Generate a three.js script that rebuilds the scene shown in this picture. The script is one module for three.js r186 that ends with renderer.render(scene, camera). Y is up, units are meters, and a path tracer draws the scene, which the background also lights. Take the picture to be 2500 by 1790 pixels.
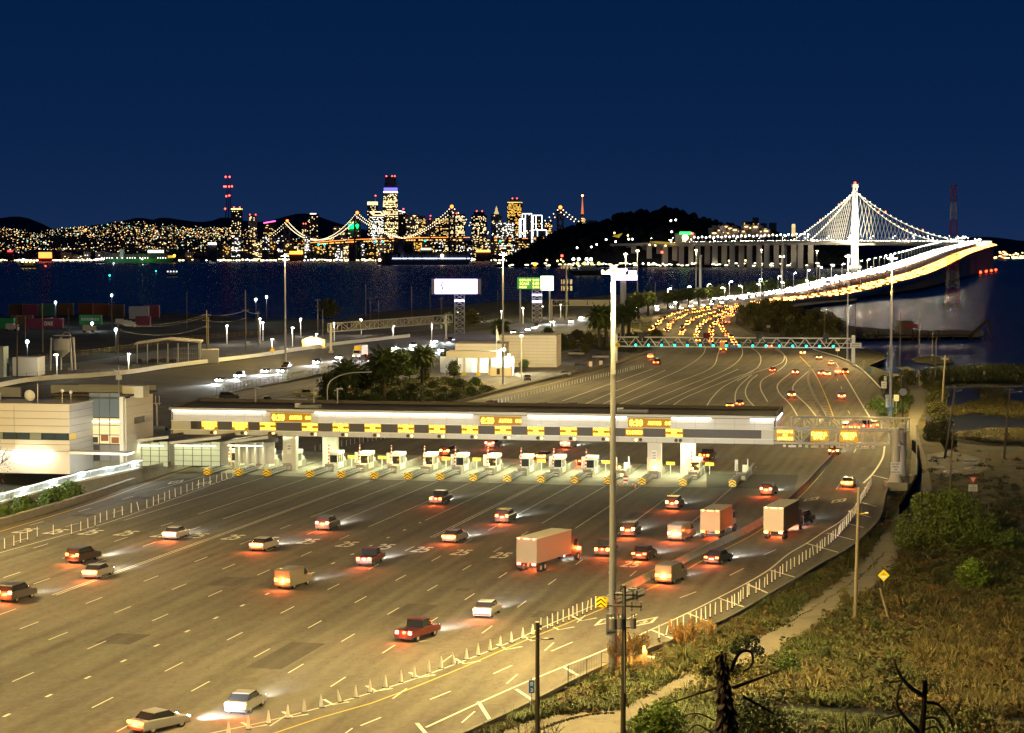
import * as THREE from 'three';
import { mergeGeometries } from 'three/addons/utils/BufferGeometryUtils.js';
import { FontLoader } from 'three/addons/loaders/FontLoader.js';
import { RectAreaLightUniformsLib } from 'three/addons/lights/RectAreaLightUniformsLib.js';

// ---------------------------------------------------------------- camera, sky, exposure
const F = 5200, CX = 1250, CY = 895, HOR = 612, H = 35;          // focal length in photo pixels, principal point, horizon row, eye height in metres
const PITCH = Math.atan((CY - HOR) / F);
const scene = new THREE.Scene();
const camera = new THREE.PerspectiveCamera(2 * Math.atan(CY / F) * 180 / Math.PI, 2500 / 1790, 1, 45000);
camera.position.set(0, H, 0);
camera.rotation.x = -PITCH;
const renderer = new THREE.WebGLRenderer({ antialias: true });
renderer.toneMapping = THREE.LinearToneMapping;
renderer.toneMappingExposure = 1;
renderer.shadowMap.enabled = true;
RectAreaLightUniformsLib.init();
{ // dusk sky after sunset: deep blue overhead, paler and greyer at the horizon
  const W = 256, Hh = 512, d = new Float32Array(W * Hh * 4);
  for (let r = 0; r < Hh; r++) {
    const e = ((r + 0.5) / Hh - 0.5) * 180, t = Math.max(0, e);
    const k = Math.exp(-t / 3.2), j = Math.exp(-t / 30);
    const c = e < 0 ? [0.006, 0.014, 0.04] : [0.0004 + 0.0082 * k, (0.0128 + 0.0122 * k) * (0.5 + 0.5 * j), (0.062 + 0.018 * k) * (0.45 + 0.55 * j)];
    for (let x = 0; x < W; x++) d.set([c[0], c[1], c[2], 1], (r * W + x) * 4);
  }
  const t = new THREE.DataTexture(d, W, Hh, THREE.RGBAFormat, THREE.FloatType);
  t.mapping = THREE.EquirectangularReflectionMapping; t.magFilter = t.minFilter = THREE.LinearFilter; t.needsUpdate = true;
  scene.background = t; scene.environment = t;
}

// ---------------------------------------------------------------- helpers
let seed = 7;
const rnd = () => { seed = (seed + 0x6d2b79f5) | 0; let t = Math.imul(seed ^ (seed >>> 15), 1 | seed); t = (t + Math.imul(t ^ (t >>> 7), 61 | t)) ^ t; return ((t ^ (t >>> 14)) >>> 0) / 4294967296; };
const rr = (a, b) => a + (b - a) * rnd();
const V = (x, y, z) => new THREE.Vector3(x, y, z);
const lerp = THREE.MathUtils.lerp, PI = Math.PI;
function ray(X, Y) { const dx = (X - CX) / F, dy = (CY - Y) / F, c = Math.cos(PITCH), s = Math.sin(PITCH); return V(dx, dy * c - s, -dy * s - c); }
function g(X, Y, y = 0) { const d = ray(X, Y), t = (y - H) / d.y; return V(d.x * t, y, d.z * t); }      // where a sight line meets level y
function at(X, Y, D) { const d = ray(X, Y); return d.multiplyScalar(D / -d.z).add(V(0, H, 0)); }          // the point of a sight line at depth D
const xAt = (X, D) => (X - CX) / F * D * (Math.cos(PITCH) + 0.0) / Math.cos(PITCH);
const used = {};
function numbered(n) { used[n] = (used[n] ?? -1) + 1; return used[n] ? n + '_' + String(used[n]).padStart(3, '0') : n; }
function tag(o, label, category, group, kind) { if (label) o.userData.label = label; if (category) o.userData.category = category; if (group) o.userData.group = group; if (kind) o.userData.kind = kind; return o; }
function thing(name, label, category, pos = V(0, 0, 0), ry = 0, group) {
  const o = new THREE.Group(); o.name = numbered(name); o.position.copy(pos); o.rotation.y = ry; scene.add(o);
  return tag(o, label, category, group);
}
function copyOf(root, pos, ry = 0, label, group) {
  const r = root.clone(); r.name = numbered(root.name.replace(/_\d{3}$/, '')); r.userData = { ...root.userData };
  r.position.copy(pos); r.rotation.y = ry; scene.add(r); if (label) r.userData.label = label; if (group) r.userData.group = group; return r;
}
const scaleUV = (q, sx, sy) => { const u = q.attributes.uv; for (let i = 0; i < u.count; i++) u.setXY(i, u.getX(i) * sx, u.getY(i) * sy); return q; };
class MB {                                                        // collects shapes, then becomes ONE named mesh
  constructor() { this.q = []; }
  add(q) { if (!q.index) { const n = q.attributes.position.count; q.setIndex([...Array(n).keys()]); } for (const k of Object.keys(q.attributes)) if (!['position', 'normal', 'uv'].includes(k)) q.deleteAttribute(k); this.q.push(q); return this; }
  box(w, h, d, x = 0, y = 0, z = 0, ry = 0, rx = 0, rz = 0) {
    const q = new THREE.BoxGeometry(w, h, d), u = q.attributes.uv;
    for (let i = 0; i < 24; i++) { const f = i >> 2, a = f < 2 ? d : w, b = f === 2 || f === 3 ? d : h; u.setXY(i, u.getX(i) * a, u.getY(i) * b); }
    if (rx) q.rotateX(rx); if (rz) q.rotateZ(rz); if (ry) q.rotateY(ry);
    return this.add(q.translate(x, y, z));
  }
  cyl(r0, r1, h, x = 0, y = 0, z = 0, n = 12, rx = 0, rz = 0) {
    const q = scaleUV(new THREE.CylinderGeometry(r0, r1, h, n), 2 * PI * r1, h); if (rx) q.rotateX(rx); if (rz) q.rotateZ(rz);
    return this.add(q.translate(x, y, z));
  }
  sph(r, x, y, z, n = 8, sy = 1) { return this.add(new THREE.SphereGeometry(r, n, Math.max(4, n >> 1)).scale(1, sy, 1).translate(x, y, z)); }
  bar(a, b, r, n = 6, r1 = r) {                                     // round bar from a to b
    const d = b.clone().sub(a), L = d.length(); if (L < 1e-6) return this;
    const q = scaleUV(new THREE.CylinderGeometry(r1, r, L, n, 1), 2 * PI * r, L).translate(0, L / 2, 0);
    q.applyQuaternion(new THREE.Quaternion().setFromUnitVectors(V(0, 1, 0), d.multiplyScalar(1 / L)));
    return this.add(q.translate(a.x, a.y, a.z));
  }
  beam(a, b, w, h = w) {                                           // square bar from a to b
    const d = b.clone().sub(a), L = d.length(), q = new THREE.BoxGeometry(w, h, L);
    const m = new THREE.Matrix4().lookAt(V(0, 0, 0), d, Math.abs(d.y) > 0.99 * L ? V(0, 0, 1) : V(0, 1, 0));
    return this.add(q.applyMatrix4(m).translate((a.x + b.x) / 2, (a.y + b.y) / 2, (a.z + b.z) / 2));
  }
  quad(a, b, c, d) {
    const q = new THREE.BufferGeometry(), n = b.clone().sub(a).cross(d.clone().sub(a)).normalize(), w = a.distanceTo(b), h = a.distanceTo(d);
    q.setAttribute('position', new THREE.Float32BufferAttribute([a, b, c, d].flatMap((p) => [p.x, p.y, p.z]), 3));
    q.setAttribute('normal', new THREE.Float32BufferAttribute([0, 1, 2, 3].flatMap(() => [n.x, n.y, n.z]), 3));
    q.setAttribute('uv', new THREE.Float32BufferAttribute([0, 0, w, 0, w, h, 0, h], 2)); q.setIndex([0, 1, 2, 0, 2, 3]);
    return this.add(q);
  }
  prism(pts, depth, bevel = 0) {                                    // outline in x-y, pushed out symmetrically along z
    const s = new THREE.Shape(pts.map((p) => new THREE.Vector2(...p)));
    const q = new THREE.ExtrudeGeometry(s, { depth: depth - 2 * bevel, bevelEnabled: bevel > 0, bevelSize: bevel, bevelThickness: bevel, bevelOffset: -bevel, bevelSegments: 2, curveSegments: 4 });
    return this.add(q.translate(0, 0, -depth / 2 + bevel));
  }
  move(x, y, z, ry = 0) { for (const q of this.q) { if (ry) q.rotateY(ry); q.translate(x, y, z); } return this; }
  build(name, mat, parent = scene, kind) {
    const o = new THREE.Mesh(this.q.length > 1 ? mergeGeometries(this.q) : this.q[0], mat);
    o.name = parent === scene ? numbered(name) : name; o.castShadow = o.receiveShadow = true; parent.add(o);
    if (kind) o.userData.kind = kind;
    return o;
  }
}
const mb = () => new MB();
// ---- noise and textures
function noise2(size, cells, sd) {                                  // tileable value noise
  const n = cells, v = new Float32Array(n * n); let s = sd;
  for (let i = 0; i < n * n; i++) { s = (Math.imul(s, 1664525) + 1013904223) | 0; v[i] = ((s >>> 8) & 65535) / 65535; }
  const o = new Float32Array(size * size);
  for (let y = 0; y < size; y++) for (let x = 0; x < size; x++) {
    const fx = x / size * n, fy = y / size * n, ix = fx | 0, iy = fy | 0; let u = fx - ix, w = fy - iy; u = u * u * (3 - 2 * u); w = w * w * (3 - 2 * w);
    const a = v[iy % n * n + ix % n], b = v[iy % n * n + (ix + 1) % n], c = v[(iy + 1) % n * n + ix % n], d = v[(iy + 1) % n * n + (ix + 1) % n];
    o[y * size + x] = a + (b - a) * u + (c - a + (a - b - c + d) * u) * w;
  }
  return o;
}
function fbm(size, cells, oct, sd) { const o = new Float32Array(size * size); let amp = 1, sum = 0; for (let i = 0; i < oct; i++) { const q = noise2(size, cells << i, sd + i * 77); for (let k = 0; k < o.length; k++) o[k] += q[k] * amp; sum += amp; amp *= 0.55; } for (let k = 0; k < o.length; k++) o[k] /= sum; return o; }
function tex(size, fn, srgb = true) {
  const d = new Uint8Array(size * size * 4);
  for (let i = 0; i < size * size; i++) { const c = fn(i % size, (i / size) | 0, i); for (let k = 0; k < 3; k++) { let v = Math.min(1, Math.max(0, c[k])); if (srgb) v = v < 0.0031308 ? v * 12.92 : 1.055 * v ** (1 / 2.4) - 0.055; d[i * 4 + k] = v * 255; } d[i * 4 + 3] = 255; }
  const t = new THREE.DataTexture(d, size, size); t.wrapS = t.wrapT = THREE.RepeatWrapping; t.magFilter = THREE.LinearFilter; t.minFilter = THREE.LinearMipmapLinearFilter; if (srgb) t.colorSpace = THREE.SRGBColorSpace; t.needsUpdate = true; return t;
}
const rep = (t, mx, my = mx) => { const q = t.clone(); q.repeat.set(1 / mx, 1 / my); q.needsUpdate = true; return q; };
const mat = (r, gg, b, rough = 0.8, o = {}) => new THREE.MeshStandardMaterial({ color: new THREE.Color().setRGB(r, gg, b), roughness: rough, ...o });
const glow = (r, gg, b, k = 1, base = 0.3) => new THREE.MeshStandardMaterial({ color: new THREE.Color().setRGB(base * Math.min(1, r), base * Math.min(1, gg), base * Math.min(1, b)), roughness: 0.6, emissive: new THREE.Color().setRGB(r, gg, b), emissiveIntensity: k });
const vecs = (list, y = 0) => list.map(([X, Y]) => g(X, Y, y));
function polySheet(pts, y, ang = 0) {                               // flat sheet through ground points
  const s = new THREE.Shape(pts.map((p) => new THREE.Vector2(p.x, -p.z))), q = new THREE.ShapeGeometry(s).rotateX(-PI / 2).translate(0, y, 0);
  return planarUV(q, ang);
}
function planarUV(q, ang = 0) {
  const p = q.attributes.position, u = new Float32Array(p.count * 2), c = Math.cos(ang), s = Math.sin(ang);
  for (let i = 0; i < p.count; i++) { const x = p.getX(i), z = p.getZ(i); u[2 * i] = x * c + z * s; u[2 * i + 1] = x * s - z * c; }
  q.setAttribute('uv', new THREE.BufferAttribute(u, 2)); return q;
}
function ribbon(pts, w, y, off = 0) {                               // a strip of width w along ground points
  const P = [], U = [], I = []; let L = 0;
  for (let i = 0; i < pts.length; i++) {
    const a = pts[Math.max(0, i - 1)], b = pts[Math.min(pts.length - 1, i + 1)], d = b.clone().sub(a); d.y = 0; d.normalize();
    const nx = -d.z, nz = d.x, p = pts[i]; if (i) L += p.distanceTo(pts[i - 1]);
    for (const s of [-1, 1]) { P.push(p.x + nx * (off + s * w / 2), (y ?? 0) + (y === undefined ? p.y : 0), p.z + nz * (off + s * w / 2)); U.push(s * w / 2, L); }
    if (i) { const k = 2 * i; I.push(k - 2, k, k - 1, k - 1, k, k + 1); }
  }
  const q = new THREE.BufferGeometry(); q.setAttribute('position', new THREE.Float32BufferAttribute(P, 3)); q.setAttribute('uv', new THREE.Float32BufferAttribute(U, 2)); q.setIndex(I); q.computeVertexNormals();
  if (q.attributes.normal.getY(0) < 0) { for (let i = 0; i < I.length; i += 3) [I[i], I[i + 1]] = [I[i + 1], I[i]]; q.setIndex(I); q.computeVertexNormals(); }
  return q;
}
function smooth(pts, n) { const c = new THREE.CatmullRomCurve3(pts, false, 'centripetal'); return n ? c.getSpacedPoints(n) : c; }
function wall(pts, prof) {                                          // sweeps a cross-section [[side, up], ...] along points
  const P = [], U = [], I = [], m = prof.length; let L = 0;
  pts.forEach((p, i) => {
    const d = pts[Math.min(pts.length - 1, i + 1)].clone().sub(pts[Math.max(0, i - 1)]); d.y = 0; d.normalize(); if (i) L += p.distanceTo(pts[i - 1]); let w = 0;
    prof.forEach(([s, u], k) => { if (k) w += Math.hypot(s - prof[k - 1][0], u - prof[k - 1][1]); P.push(p.x - d.z * s, p.y + u, p.z + d.x * s); U.push(L, w); });
    if (i) for (let k = 0; k < m - 1; k++) { const a = (i - 1) * m + k, b = i * m + k; I.push(a, b, a + 1, a + 1, b, b + 1); }
  });
  let q = new THREE.BufferGeometry(); q.setAttribute('position', new THREE.Float32BufferAttribute(P, 3)); q.setAttribute('uv', new THREE.Float32BufferAttribute(U, 2)); q.setIndex(I);
  q = q.toNonIndexed(); q.computeVertexNormals(); return q;
}
function ptLight(p, c, cd, soft = 10, parent = scene) { const l = new THREE.PointLight(new THREE.Color().setRGB(...c), cd); l.position.copy(p); l.castShadow = true; l.shadow.radius = soft; l.name = 'lamp_light'; parent.add(l); return l; }
function spot(p, to, c, cd, ang, pen = 0.5, soft = 5, parent = scene) { const l = new THREE.SpotLight(new THREE.Color().setRGB(...c), cd, 0, ang, pen); l.position.copy(p); l.target.position.copy(to); l.castShadow = true; l.shadow.radius = soft; l.name = 'spot_light'; parent.add(l); parent.add(l.target); return l; }
function area(p, to, w, h, c, k, parent = scene) { const l = new THREE.RectAreaLight(new THREE.Color().setRGB(...c), k, w, h); l.position.copy(p); parent.add(l); parent.updateWorldMatrix(true, false); l.lookAt(parent.localToWorld(to.clone())); l.name = 'strip_light'; return l; }
const sansB = await new FontLoader().loadAsync('fonts/droid/droid_sans_bold.typeface.json');
function textShape(s, size, depth = 0) {                            // centred lettering in the x-y plane
  const sh = sansB.generateShapes(s, size), q = depth ? new THREE.ExtrudeGeometry(sh, { depth, bevelEnabled: false, curveSegments: 3 }) : new THREE.ShapeGeometry(sh, 3);
  q.computeBoundingBox(); const b = q.boundingBox; q.translate(-(b.min.x + b.max.x) / 2, -(b.min.y + b.max.y) / 2, 0); return q;
}
function textFit(s, w, h, depth = 0) { const q = textShape(s, 1, depth), b = (q.computeBoundingBox(), q.boundingBox); return q.scale(w / (b.max.x - b.min.x), h / (b.max.y - b.min.y), 1); }
// ---------------------------------------------------------------- materials
const ROAD = -12.4 * PI / 180;                                     // heading of the lanes through the toll plaza
const nA = fbm(512, 8, 5, 11), nB = fbm(512, 32, 4, 23), nC = fbm(512, 4, 6, 51), nF = fbm(512, 128, 2, 91);
const asphaltT = (() => {                                           // 58 m x 116 m: lane wear, patches, oil streaks, tar lines
  const S = 1024, streak = noise2(S, 64, 5), s2 = noise2(S, 256, 9);
  return tex(S, (x, y, i) => {
    const k = ((y >> 1) * 512 + (x >> 1)), u = x / S * 16;          // sixteen lanes across
    const wob = nC[(y >> 1) * 512 + 3] * 0.6, lane = (u + wob) % 1;
    const oil = Math.exp(-(((lane - 0.5) / 0.13) ** 2)) * 0.17, wheel = (Math.exp(-(((lane - 0.24) / 0.1) ** 2)) + Math.exp(-(((lane - 0.76) / 0.1) ** 2))) * 0.07;
    const long = streak[((y >> 4) % S) * S + x] - 0.5, fine = s2[y * S + x] - 0.5;
    let v = 0.098 * (1 + (nC[k] - 0.5) * 0.85 + long * 0.5 + fine * 0.25 - oil + wheel + (nF[k] - 0.5) * 0.25);
    if (nA[k] > 0.71) v *= 0.84;
    if (Math.abs(nA[(k * 3) % 262144] - 0.5) < 0.006 && nC[k] > 0.56) v *= 0.7;
    return [v * 1.04, v * 0.94, v * 0.84];
  });
})();
asphaltT.repeat.set(1 / 58, 1 / 116);
const concreteT = tex(512, (x, y, i) => { const v = 0.34 * (0.78 + 0.3 * nA[i] + 0.22 * (nB[i] - 0.5) + 0.2 * (nF[i] - 0.5)) * (nC[i] > 0.62 ? 0.82 : 1); return [v, v * 0.95, v * 0.86]; });
const grassT = tex(512, (x, y, i) => { const a = nC[i], b = nB[i], f = 0.55 + 0.9 * nF[i] * nB[i] + 0.25 * (nA[i] - 0.5); const dry = THREE.MathUtils.smoothstep(a + (b - 0.5) * 0.35, 0.4, 0.62), red = THREE.MathUtils.smoothstep(nA[(i + 70001) % 262144], 0.58, 0.72) * dry; return [(lerp(0.036, 0.105, dry) + 0.022 * red) * f, (lerp(0.048, 0.082, dry) - 0.016 * red) * f, lerp(0.012, 0.028, dry) * f]; });
const dirtT = tex(512, (x, y, i) => { const v = 0.1 * (0.6 + 0.5 * nA[i] + 0.4 * nB[i]); return [v * 1.1, v * 0.95, v * 0.7]; });
const bumpFine = tex(512, (x, y, i) => { const v = 0.5 * nB[i] + 0.5 * nF[i]; return [v, v, v]; }, false);
const waveT = tex(512, (x, y, i) => { const v = 0.5 * nB[i] + 0.35 * nF[i] + 0.15 * nA[i]; return [v, v, v]; }, false);
const woodT = tex(256, (x, y, i) => { const v = 0.16 * (0.6 + 0.5 * nB[(((y >> 3) * 512 + x * 2) % 262144)] + 0.3 * (nF[y * 512 + x] - 0.5)); return [v * 1.1, v * 0.9, v * 0.68]; });
const M = {
  asphalt: new THREE.MeshStandardMaterial({ map: asphaltT, roughness: 0.86, bumpMap: rep(bumpFine, 3), bumpScale: 0.004 }),
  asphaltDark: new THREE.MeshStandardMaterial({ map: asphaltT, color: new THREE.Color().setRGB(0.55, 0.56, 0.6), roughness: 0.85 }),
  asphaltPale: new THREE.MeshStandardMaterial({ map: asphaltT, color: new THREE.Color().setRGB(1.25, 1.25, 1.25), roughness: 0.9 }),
  concrete: new THREE.MeshStandardMaterial({ map: rep(concreteT, 6), roughness: 0.85 }),
  slab: new THREE.MeshStandardMaterial({ map: rep(concreteT, 9), color: new THREE.Color().setRGB(0.46, 0.43, 0.38), roughness: 0.9 }),
  concreteDark: new THREE.MeshStandardMaterial({ map: rep(concreteT, 7), color: new THREE.Color().setRGB(0.42, 0.42, 0.42), roughness: 0.9 }),
  grass: new THREE.MeshStandardMaterial({ map: rep(grassT, 34), roughness: 0.95, bumpMap: rep(bumpFine, 5), bumpScale: 0.12 }),
  dirt: new THREE.MeshStandardMaterial({ map: rep(dirtT, 22), roughness: 0.95 }),
  darkland: new THREE.MeshStandardMaterial({ map: rep(grassT, 60), color: new THREE.Color().setRGB(0.42, 0.38, 0.34), roughness: 0.95 }),
  paintW: mat(0.62, 0.6, 0.55, 0.6), paintY: mat(0.62, 0.4, 0.03, 0.6),
  white: mat(0.74, 0.74, 0.72, 0.5), offwhite: mat(0.55, 0.53, 0.48, 0.6), black: mat(0.012, 0.012, 0.013, 0.6), dark: mat(0.04, 0.037, 0.036, 0.7), grey: mat(0.22, 0.22, 0.22, 0.6),
  steel: mat(0.36, 0.36, 0.38, 0.45, { metalness: 0.3 }), galv: mat(0.42, 0.43, 0.46, 0.5, { metalness: 0.2 }), steelDark: mat(0.09, 0.09, 0.1, 0.5, { metalness: 0.4 }),
  wood: new THREE.MeshStandardMaterial({ map: rep(woodT, 0.6, 4), roughness: 0.9 }), woodDark: new THREE.MeshStandardMaterial({ map: rep(woodT, 0.6, 4), color: new THREE.Color().setRGB(0.3, 0.28, 0.28), roughness: 0.9 }),
  yellow: mat(0.72, 0.46, 0.015, 0.5), red: mat(0.5, 0.03, 0.02, 0.5), blue: mat(0.02, 0.12, 0.5, 0.5), green: mat(0.02, 0.2, 0.06, 0.6), orange: mat(0.7, 0.16, 0.02, 0.6),
  glass: mat(0.02, 0.025, 0.03, 0.08), rubber: mat(0.015, 0.015, 0.015, 0.9), chrome: mat(0.6, 0.6, 0.6, 0.2, { metalness: 0.9 }),
  panel: mat(0.56, 0.54, 0.52, 0.45), panelWarm: mat(0.7, 0.63, 0.54, 0.5), bronze: mat(0.06, 0.045, 0.04, 0.5), roofing: mat(0.07, 0.055, 0.05, 0.8),
  lampWarm: glow(60, 46, 24, 1), lampWhite: glow(50, 50, 46, 1), lampSmall: glow(30, 27, 20, 1),
  amber: glow(5.2, 2.3, 0.06, 1), amberDim: glow(2.2, 0.8, 0.02, 1), redGlow: glow(9, 0.5, 0.12, 1), cyan: glow(0.1, 3.2, 2.8, 1), greenGlow: glow(0.02, 4, 0.7, 1),
};
const bark = new THREE.MeshStandardMaterial({ map: rep(woodT, 0.5, 2), color: new THREE.Color().setRGB(0.55, 0.5, 0.45), roughness: 0.95 });
const leafM = (r, gg, b) => new THREE.MeshStandardMaterial({ color: new THREE.Color().setRGB(r, gg, b), roughness: 0.75, vertexColors: true, side: THREE.DoubleSide });
M.leafDark = leafM(0.035, 0.05, 0.014); M.leafMid = leafM(0.05, 0.085, 0.015); M.leafBright = leafM(0.09, 0.15, 0.012); M.leafOlive = leafM(0.085, 0.085, 0.02); M.leafDry = leafM(0.26, 0.17, 0.07); M.leafFar = leafM(0.012, 0.016, 0.009); M.leafPalm = leafM(0.07, 0.1, 0.02);
const struct = (o) => tag(o, null, null, null, 'structure');

// ---------------------------------------------------------------- setting: water, land, roads
const WATER = -2.5;
const waterM = new THREE.MeshPhysicalMaterial({ color: new THREE.Color().setRGB(0.004, 0.012, 0.035), roughness: 0.27, ior: 1.33, specularIntensity: 0.42, bumpMap: rep(waveT, 90, 60), bumpScale: 0.55 });
{ const q = new THREE.CircleGeometry(22000, 96).rotateX(-PI / 2).translate(0, WATER, -3000); struct(mb().add(planarUV(q)).build('water', waterM)); }
// the peninsula: left shore, then along the causeway to the bridge, then back along the right shore
const landPts = [...vecs([[-900, 770], [-200, 772], [0, 772], [220, 764], [420, 764], [640, 778], [840, 780], [905, 764], [1010, 756], [1120, 748], [1230, 734], [1330, 735], [1480, 722], [1650, 707], [1800, 697], [1960, 680], [2060, 672]], -0.35),
  ...vecs([[2110, 704], [2090, 733], [2000, 741], [1905, 754], [1905, 762], [1960, 768], [2040, 790], [2090, 800]], -0.35), ...vecs([[2090, 826], [2082, 850], [2130, 862], [2166, 874], [2122, 893], [2165, 905], [2188, 924], [2236, 921], [2240, 906], [2290, 897], [2440, 893], [2700, 896], [3600, 900], [4200, 1500], [4200, 4000], [-3000, 4000], [-3000, 900]], -0.35)];
struct(mb().add(polySheet(landPts, -0.35)).build('ground', M.darkland));
{ const sk = landPts.slice(0, 45); struct(mb().add(wall([...sk], [[0, 0], [0.8, -0.9], [1.5, -2.6]])).build('shore_bank', M.dirt)); }
const landSheet = (name, px, y, m, ang = 0) => struct(mb().add(polySheet(vecs(px, y), y, ang)).build(name, m));
landSheet('marsh_land', [[1146, 1800], [1260, 1738], [1478, 1630], [1741, 1531], [1900, 1443], [2072, 1343], [2144, 1274], [2168, 1199], [2180, 1060], [2170, 1000], [2150, 952], [2190, 926], [2240, 924], [2262, 960], [2300, 1000], [2300, 1060], [2330, 1086], [2420, 1098], [2560, 1100], [2900, 1110], [3000, 1900], [2600, 2100], [1150, 2100]], -0.25, M.grass);
landSheet('spit', [[2070, 795], [2140, 802], [2210, 806], [2330, 806], [2380, 808], [2402, 814], [2395, 822], [2250, 824], [2130, 827], [2080, 826]], -1.6, M.darkland);
landSheet('grass_berm', [[2240, 908], [2290, 900], [2440, 895], [2700, 899], [2700, 940], [2500, 936], [2330, 936], [2262, 945]], -0.2, M.grass);
{ // marsh pools behind the berm
  const pool = new THREE.MeshPhysicalMaterial({ color: new THREE.Color().setRGB(0.012, 0.014, 0.018), roughness: 0.3, ior: 1.33, specularIntensity: 0.5, bumpMap: rep(waveT, 14, 9), bumpScale: 0.1 });
  struct(mb().add(polySheet(vecs([[2320, 945], [2500, 944], [2720, 946], [2800, 1092], [2500, 1089], [2400, 1086], [2336, 1078], [2308, 1040], [2312, 985]], -0.2), -0.19)).build('marsh_water', pool));
  struct(mb().add(polySheet(vecs([[1870, 1706], [1900, 1711], [2010, 1717], [2127, 1721], [2268, 1738], [2500, 1746], [2700, 1752], [2700, 1792], [2438, 1764], [2254, 1758], [2070, 1753], [1957, 1745], [1900, 1733]], -0.2), -0.19)).build('ditch_water', pool));
}
landSheet('footpath', [[1345, 1741], [1509, 1729], [1657, 1644], [1900, 1525], [1957, 1480], [2022, 1435], [2081, 1392], [2115, 1358], [2165, 1290], [2200, 1230], [2222, 1160], [2227, 1094], [2216, 1033], [2225, 985], [2215, 940], [2195, 926], [2240, 925], [2272, 960], [2262, 990], [2238, 1039], [2246, 1077], [2262, 1120], [2275, 1190], [2262, 1260], [2197, 1345], [2183, 1387], [2127, 1435], [2081, 1463], [1982, 1534], [1900, 1591], [1640, 1700], [1520, 1800], [1180, 1800], [1270, 1760]], -0.16, M.slab);
// toll plaza pavement
const roadR = [[1795, 790], [1830, 812], [1900, 828], [1985, 856], [2060, 880], [2110, 912], [2150, 952], [2170, 1000], [2180, 1060], [2175, 1190], [2166, 1199], [2144, 1274], [2110, 1310], [2072, 1343], [1999, 1384], [1900, 1443], [1741, 1531], [1478, 1630], [1260, 1738], [1040, 1840]];
const plazaPx = [[1800, 764], ...roadR, [700, 2000], [-200, 2000], [-700, 1500], [-200, 1345], [0, 1284], [230, 1216], [430, 1142], [470, 1135], [640, 1085], [860, 1048], [1065, 1000], [1200, 964], [1483, 893], [1588, 859], [1590, 820], [1582, 800], [1594, 774], [1640, 760], [1700, 748]];
landSheet('plaza_road', plazaPx, 0, M.asphalt, -ROAD);
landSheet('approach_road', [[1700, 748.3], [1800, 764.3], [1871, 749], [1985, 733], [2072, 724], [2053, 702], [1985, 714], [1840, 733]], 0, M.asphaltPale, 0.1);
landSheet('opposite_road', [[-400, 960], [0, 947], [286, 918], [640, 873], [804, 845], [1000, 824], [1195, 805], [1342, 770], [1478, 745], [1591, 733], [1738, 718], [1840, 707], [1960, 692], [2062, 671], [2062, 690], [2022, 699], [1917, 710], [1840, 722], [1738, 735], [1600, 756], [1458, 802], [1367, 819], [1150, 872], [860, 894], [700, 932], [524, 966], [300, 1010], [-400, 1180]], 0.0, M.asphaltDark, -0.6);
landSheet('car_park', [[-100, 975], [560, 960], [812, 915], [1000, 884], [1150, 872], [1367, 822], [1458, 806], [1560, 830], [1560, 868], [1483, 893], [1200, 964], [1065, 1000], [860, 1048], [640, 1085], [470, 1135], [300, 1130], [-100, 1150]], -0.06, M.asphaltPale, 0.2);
landSheet('side_road', [[-200, 905], [0, 897], [190, 885], [420, 850], [640, 822], [820, 800], [1000, 790], [1150, 785], [1150, 795], [930, 818], [800, 836], [640, 864], [286, 909], [0, 938], [-200, 945]], -0.2, M.asphalt, -0.6);
landSheet('verge', [[1320, 732], [1480, 724], [1650, 712], [1650, 719], [1478, 740], [1342, 766], [1195, 799], [1090, 810], [1060, 795], [1180, 770]], -0.15, M.grass);
landSheet('median_grass', [[1250, 845], [1367, 822], [1458, 804], [1500, 795], [1590, 785], [1588, 857], [1540, 862], [1420, 850], [1340, 862]], 0.02, M.grass);
landSheet('planting_bed', [[770, 975], [860, 945], [960, 925], [1100, 922], [1215, 950], [1160, 975], [1065, 992], [860, 1040], [770, 1010]], 0.03, M.grass);
// ---------------------------------------------------------------- high-mast lights
const WARM = [1, 0.715, 0.235];
function mastGeometry(h, big) {
  const root = new THREE.Group();
  const p = mb().cyl(0.17 * big, 0.34 * big, h, 0, h / 2, 0, 14).cyl(0.55, 0.55, 0.12, 0, 0.06, 0, 12); for (let i = 1; i < 4; i++) p.cyl(0.2 * big + 0.17 * big * (1 - i / 4), 0.2 * big + 0.17 * big * (1 - i / 4), 0.18, 0, h * i / 4, 0, 14);
  p.build('pole', M.galv, root);
  const ring = mb().add(new THREE.TorusGeometry(0.55, 0.06, 6, 24).rotateX(PI / 2).translate(0, h + 0.15, 0)).cyl(0.3, 0.24, 0.7, 0, h + 0.25, 0, 12);
  for (let i = 0; i < 4; i++) ring.bar(V(0, h + 0.2, 0), V(0.55 * Math.cos(i * PI / 2), h + 0.15, 0.55 * Math.sin(i * PI / 2)), 0.04);
  ring.build('head_ring', M.galv, root);
  for (let i = 0; i < 8; i++) {
    const a = i * PI / 4, lum = mb().box(0.36, 0.2, 0.55, 0, h + 0.12, 0.72, 0).move(0, 0, 0, a).build('luminaire', M.galv, root);
    mb().box(0.3, 0.1, 0.46, 0, h - 0.04, 0.72, 0).move(0, 0, 0, a).build('lens', M.lampWarm, lum);
  }
  return root;
}
const mastProto = mastGeometry(33.4, 1);
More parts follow.
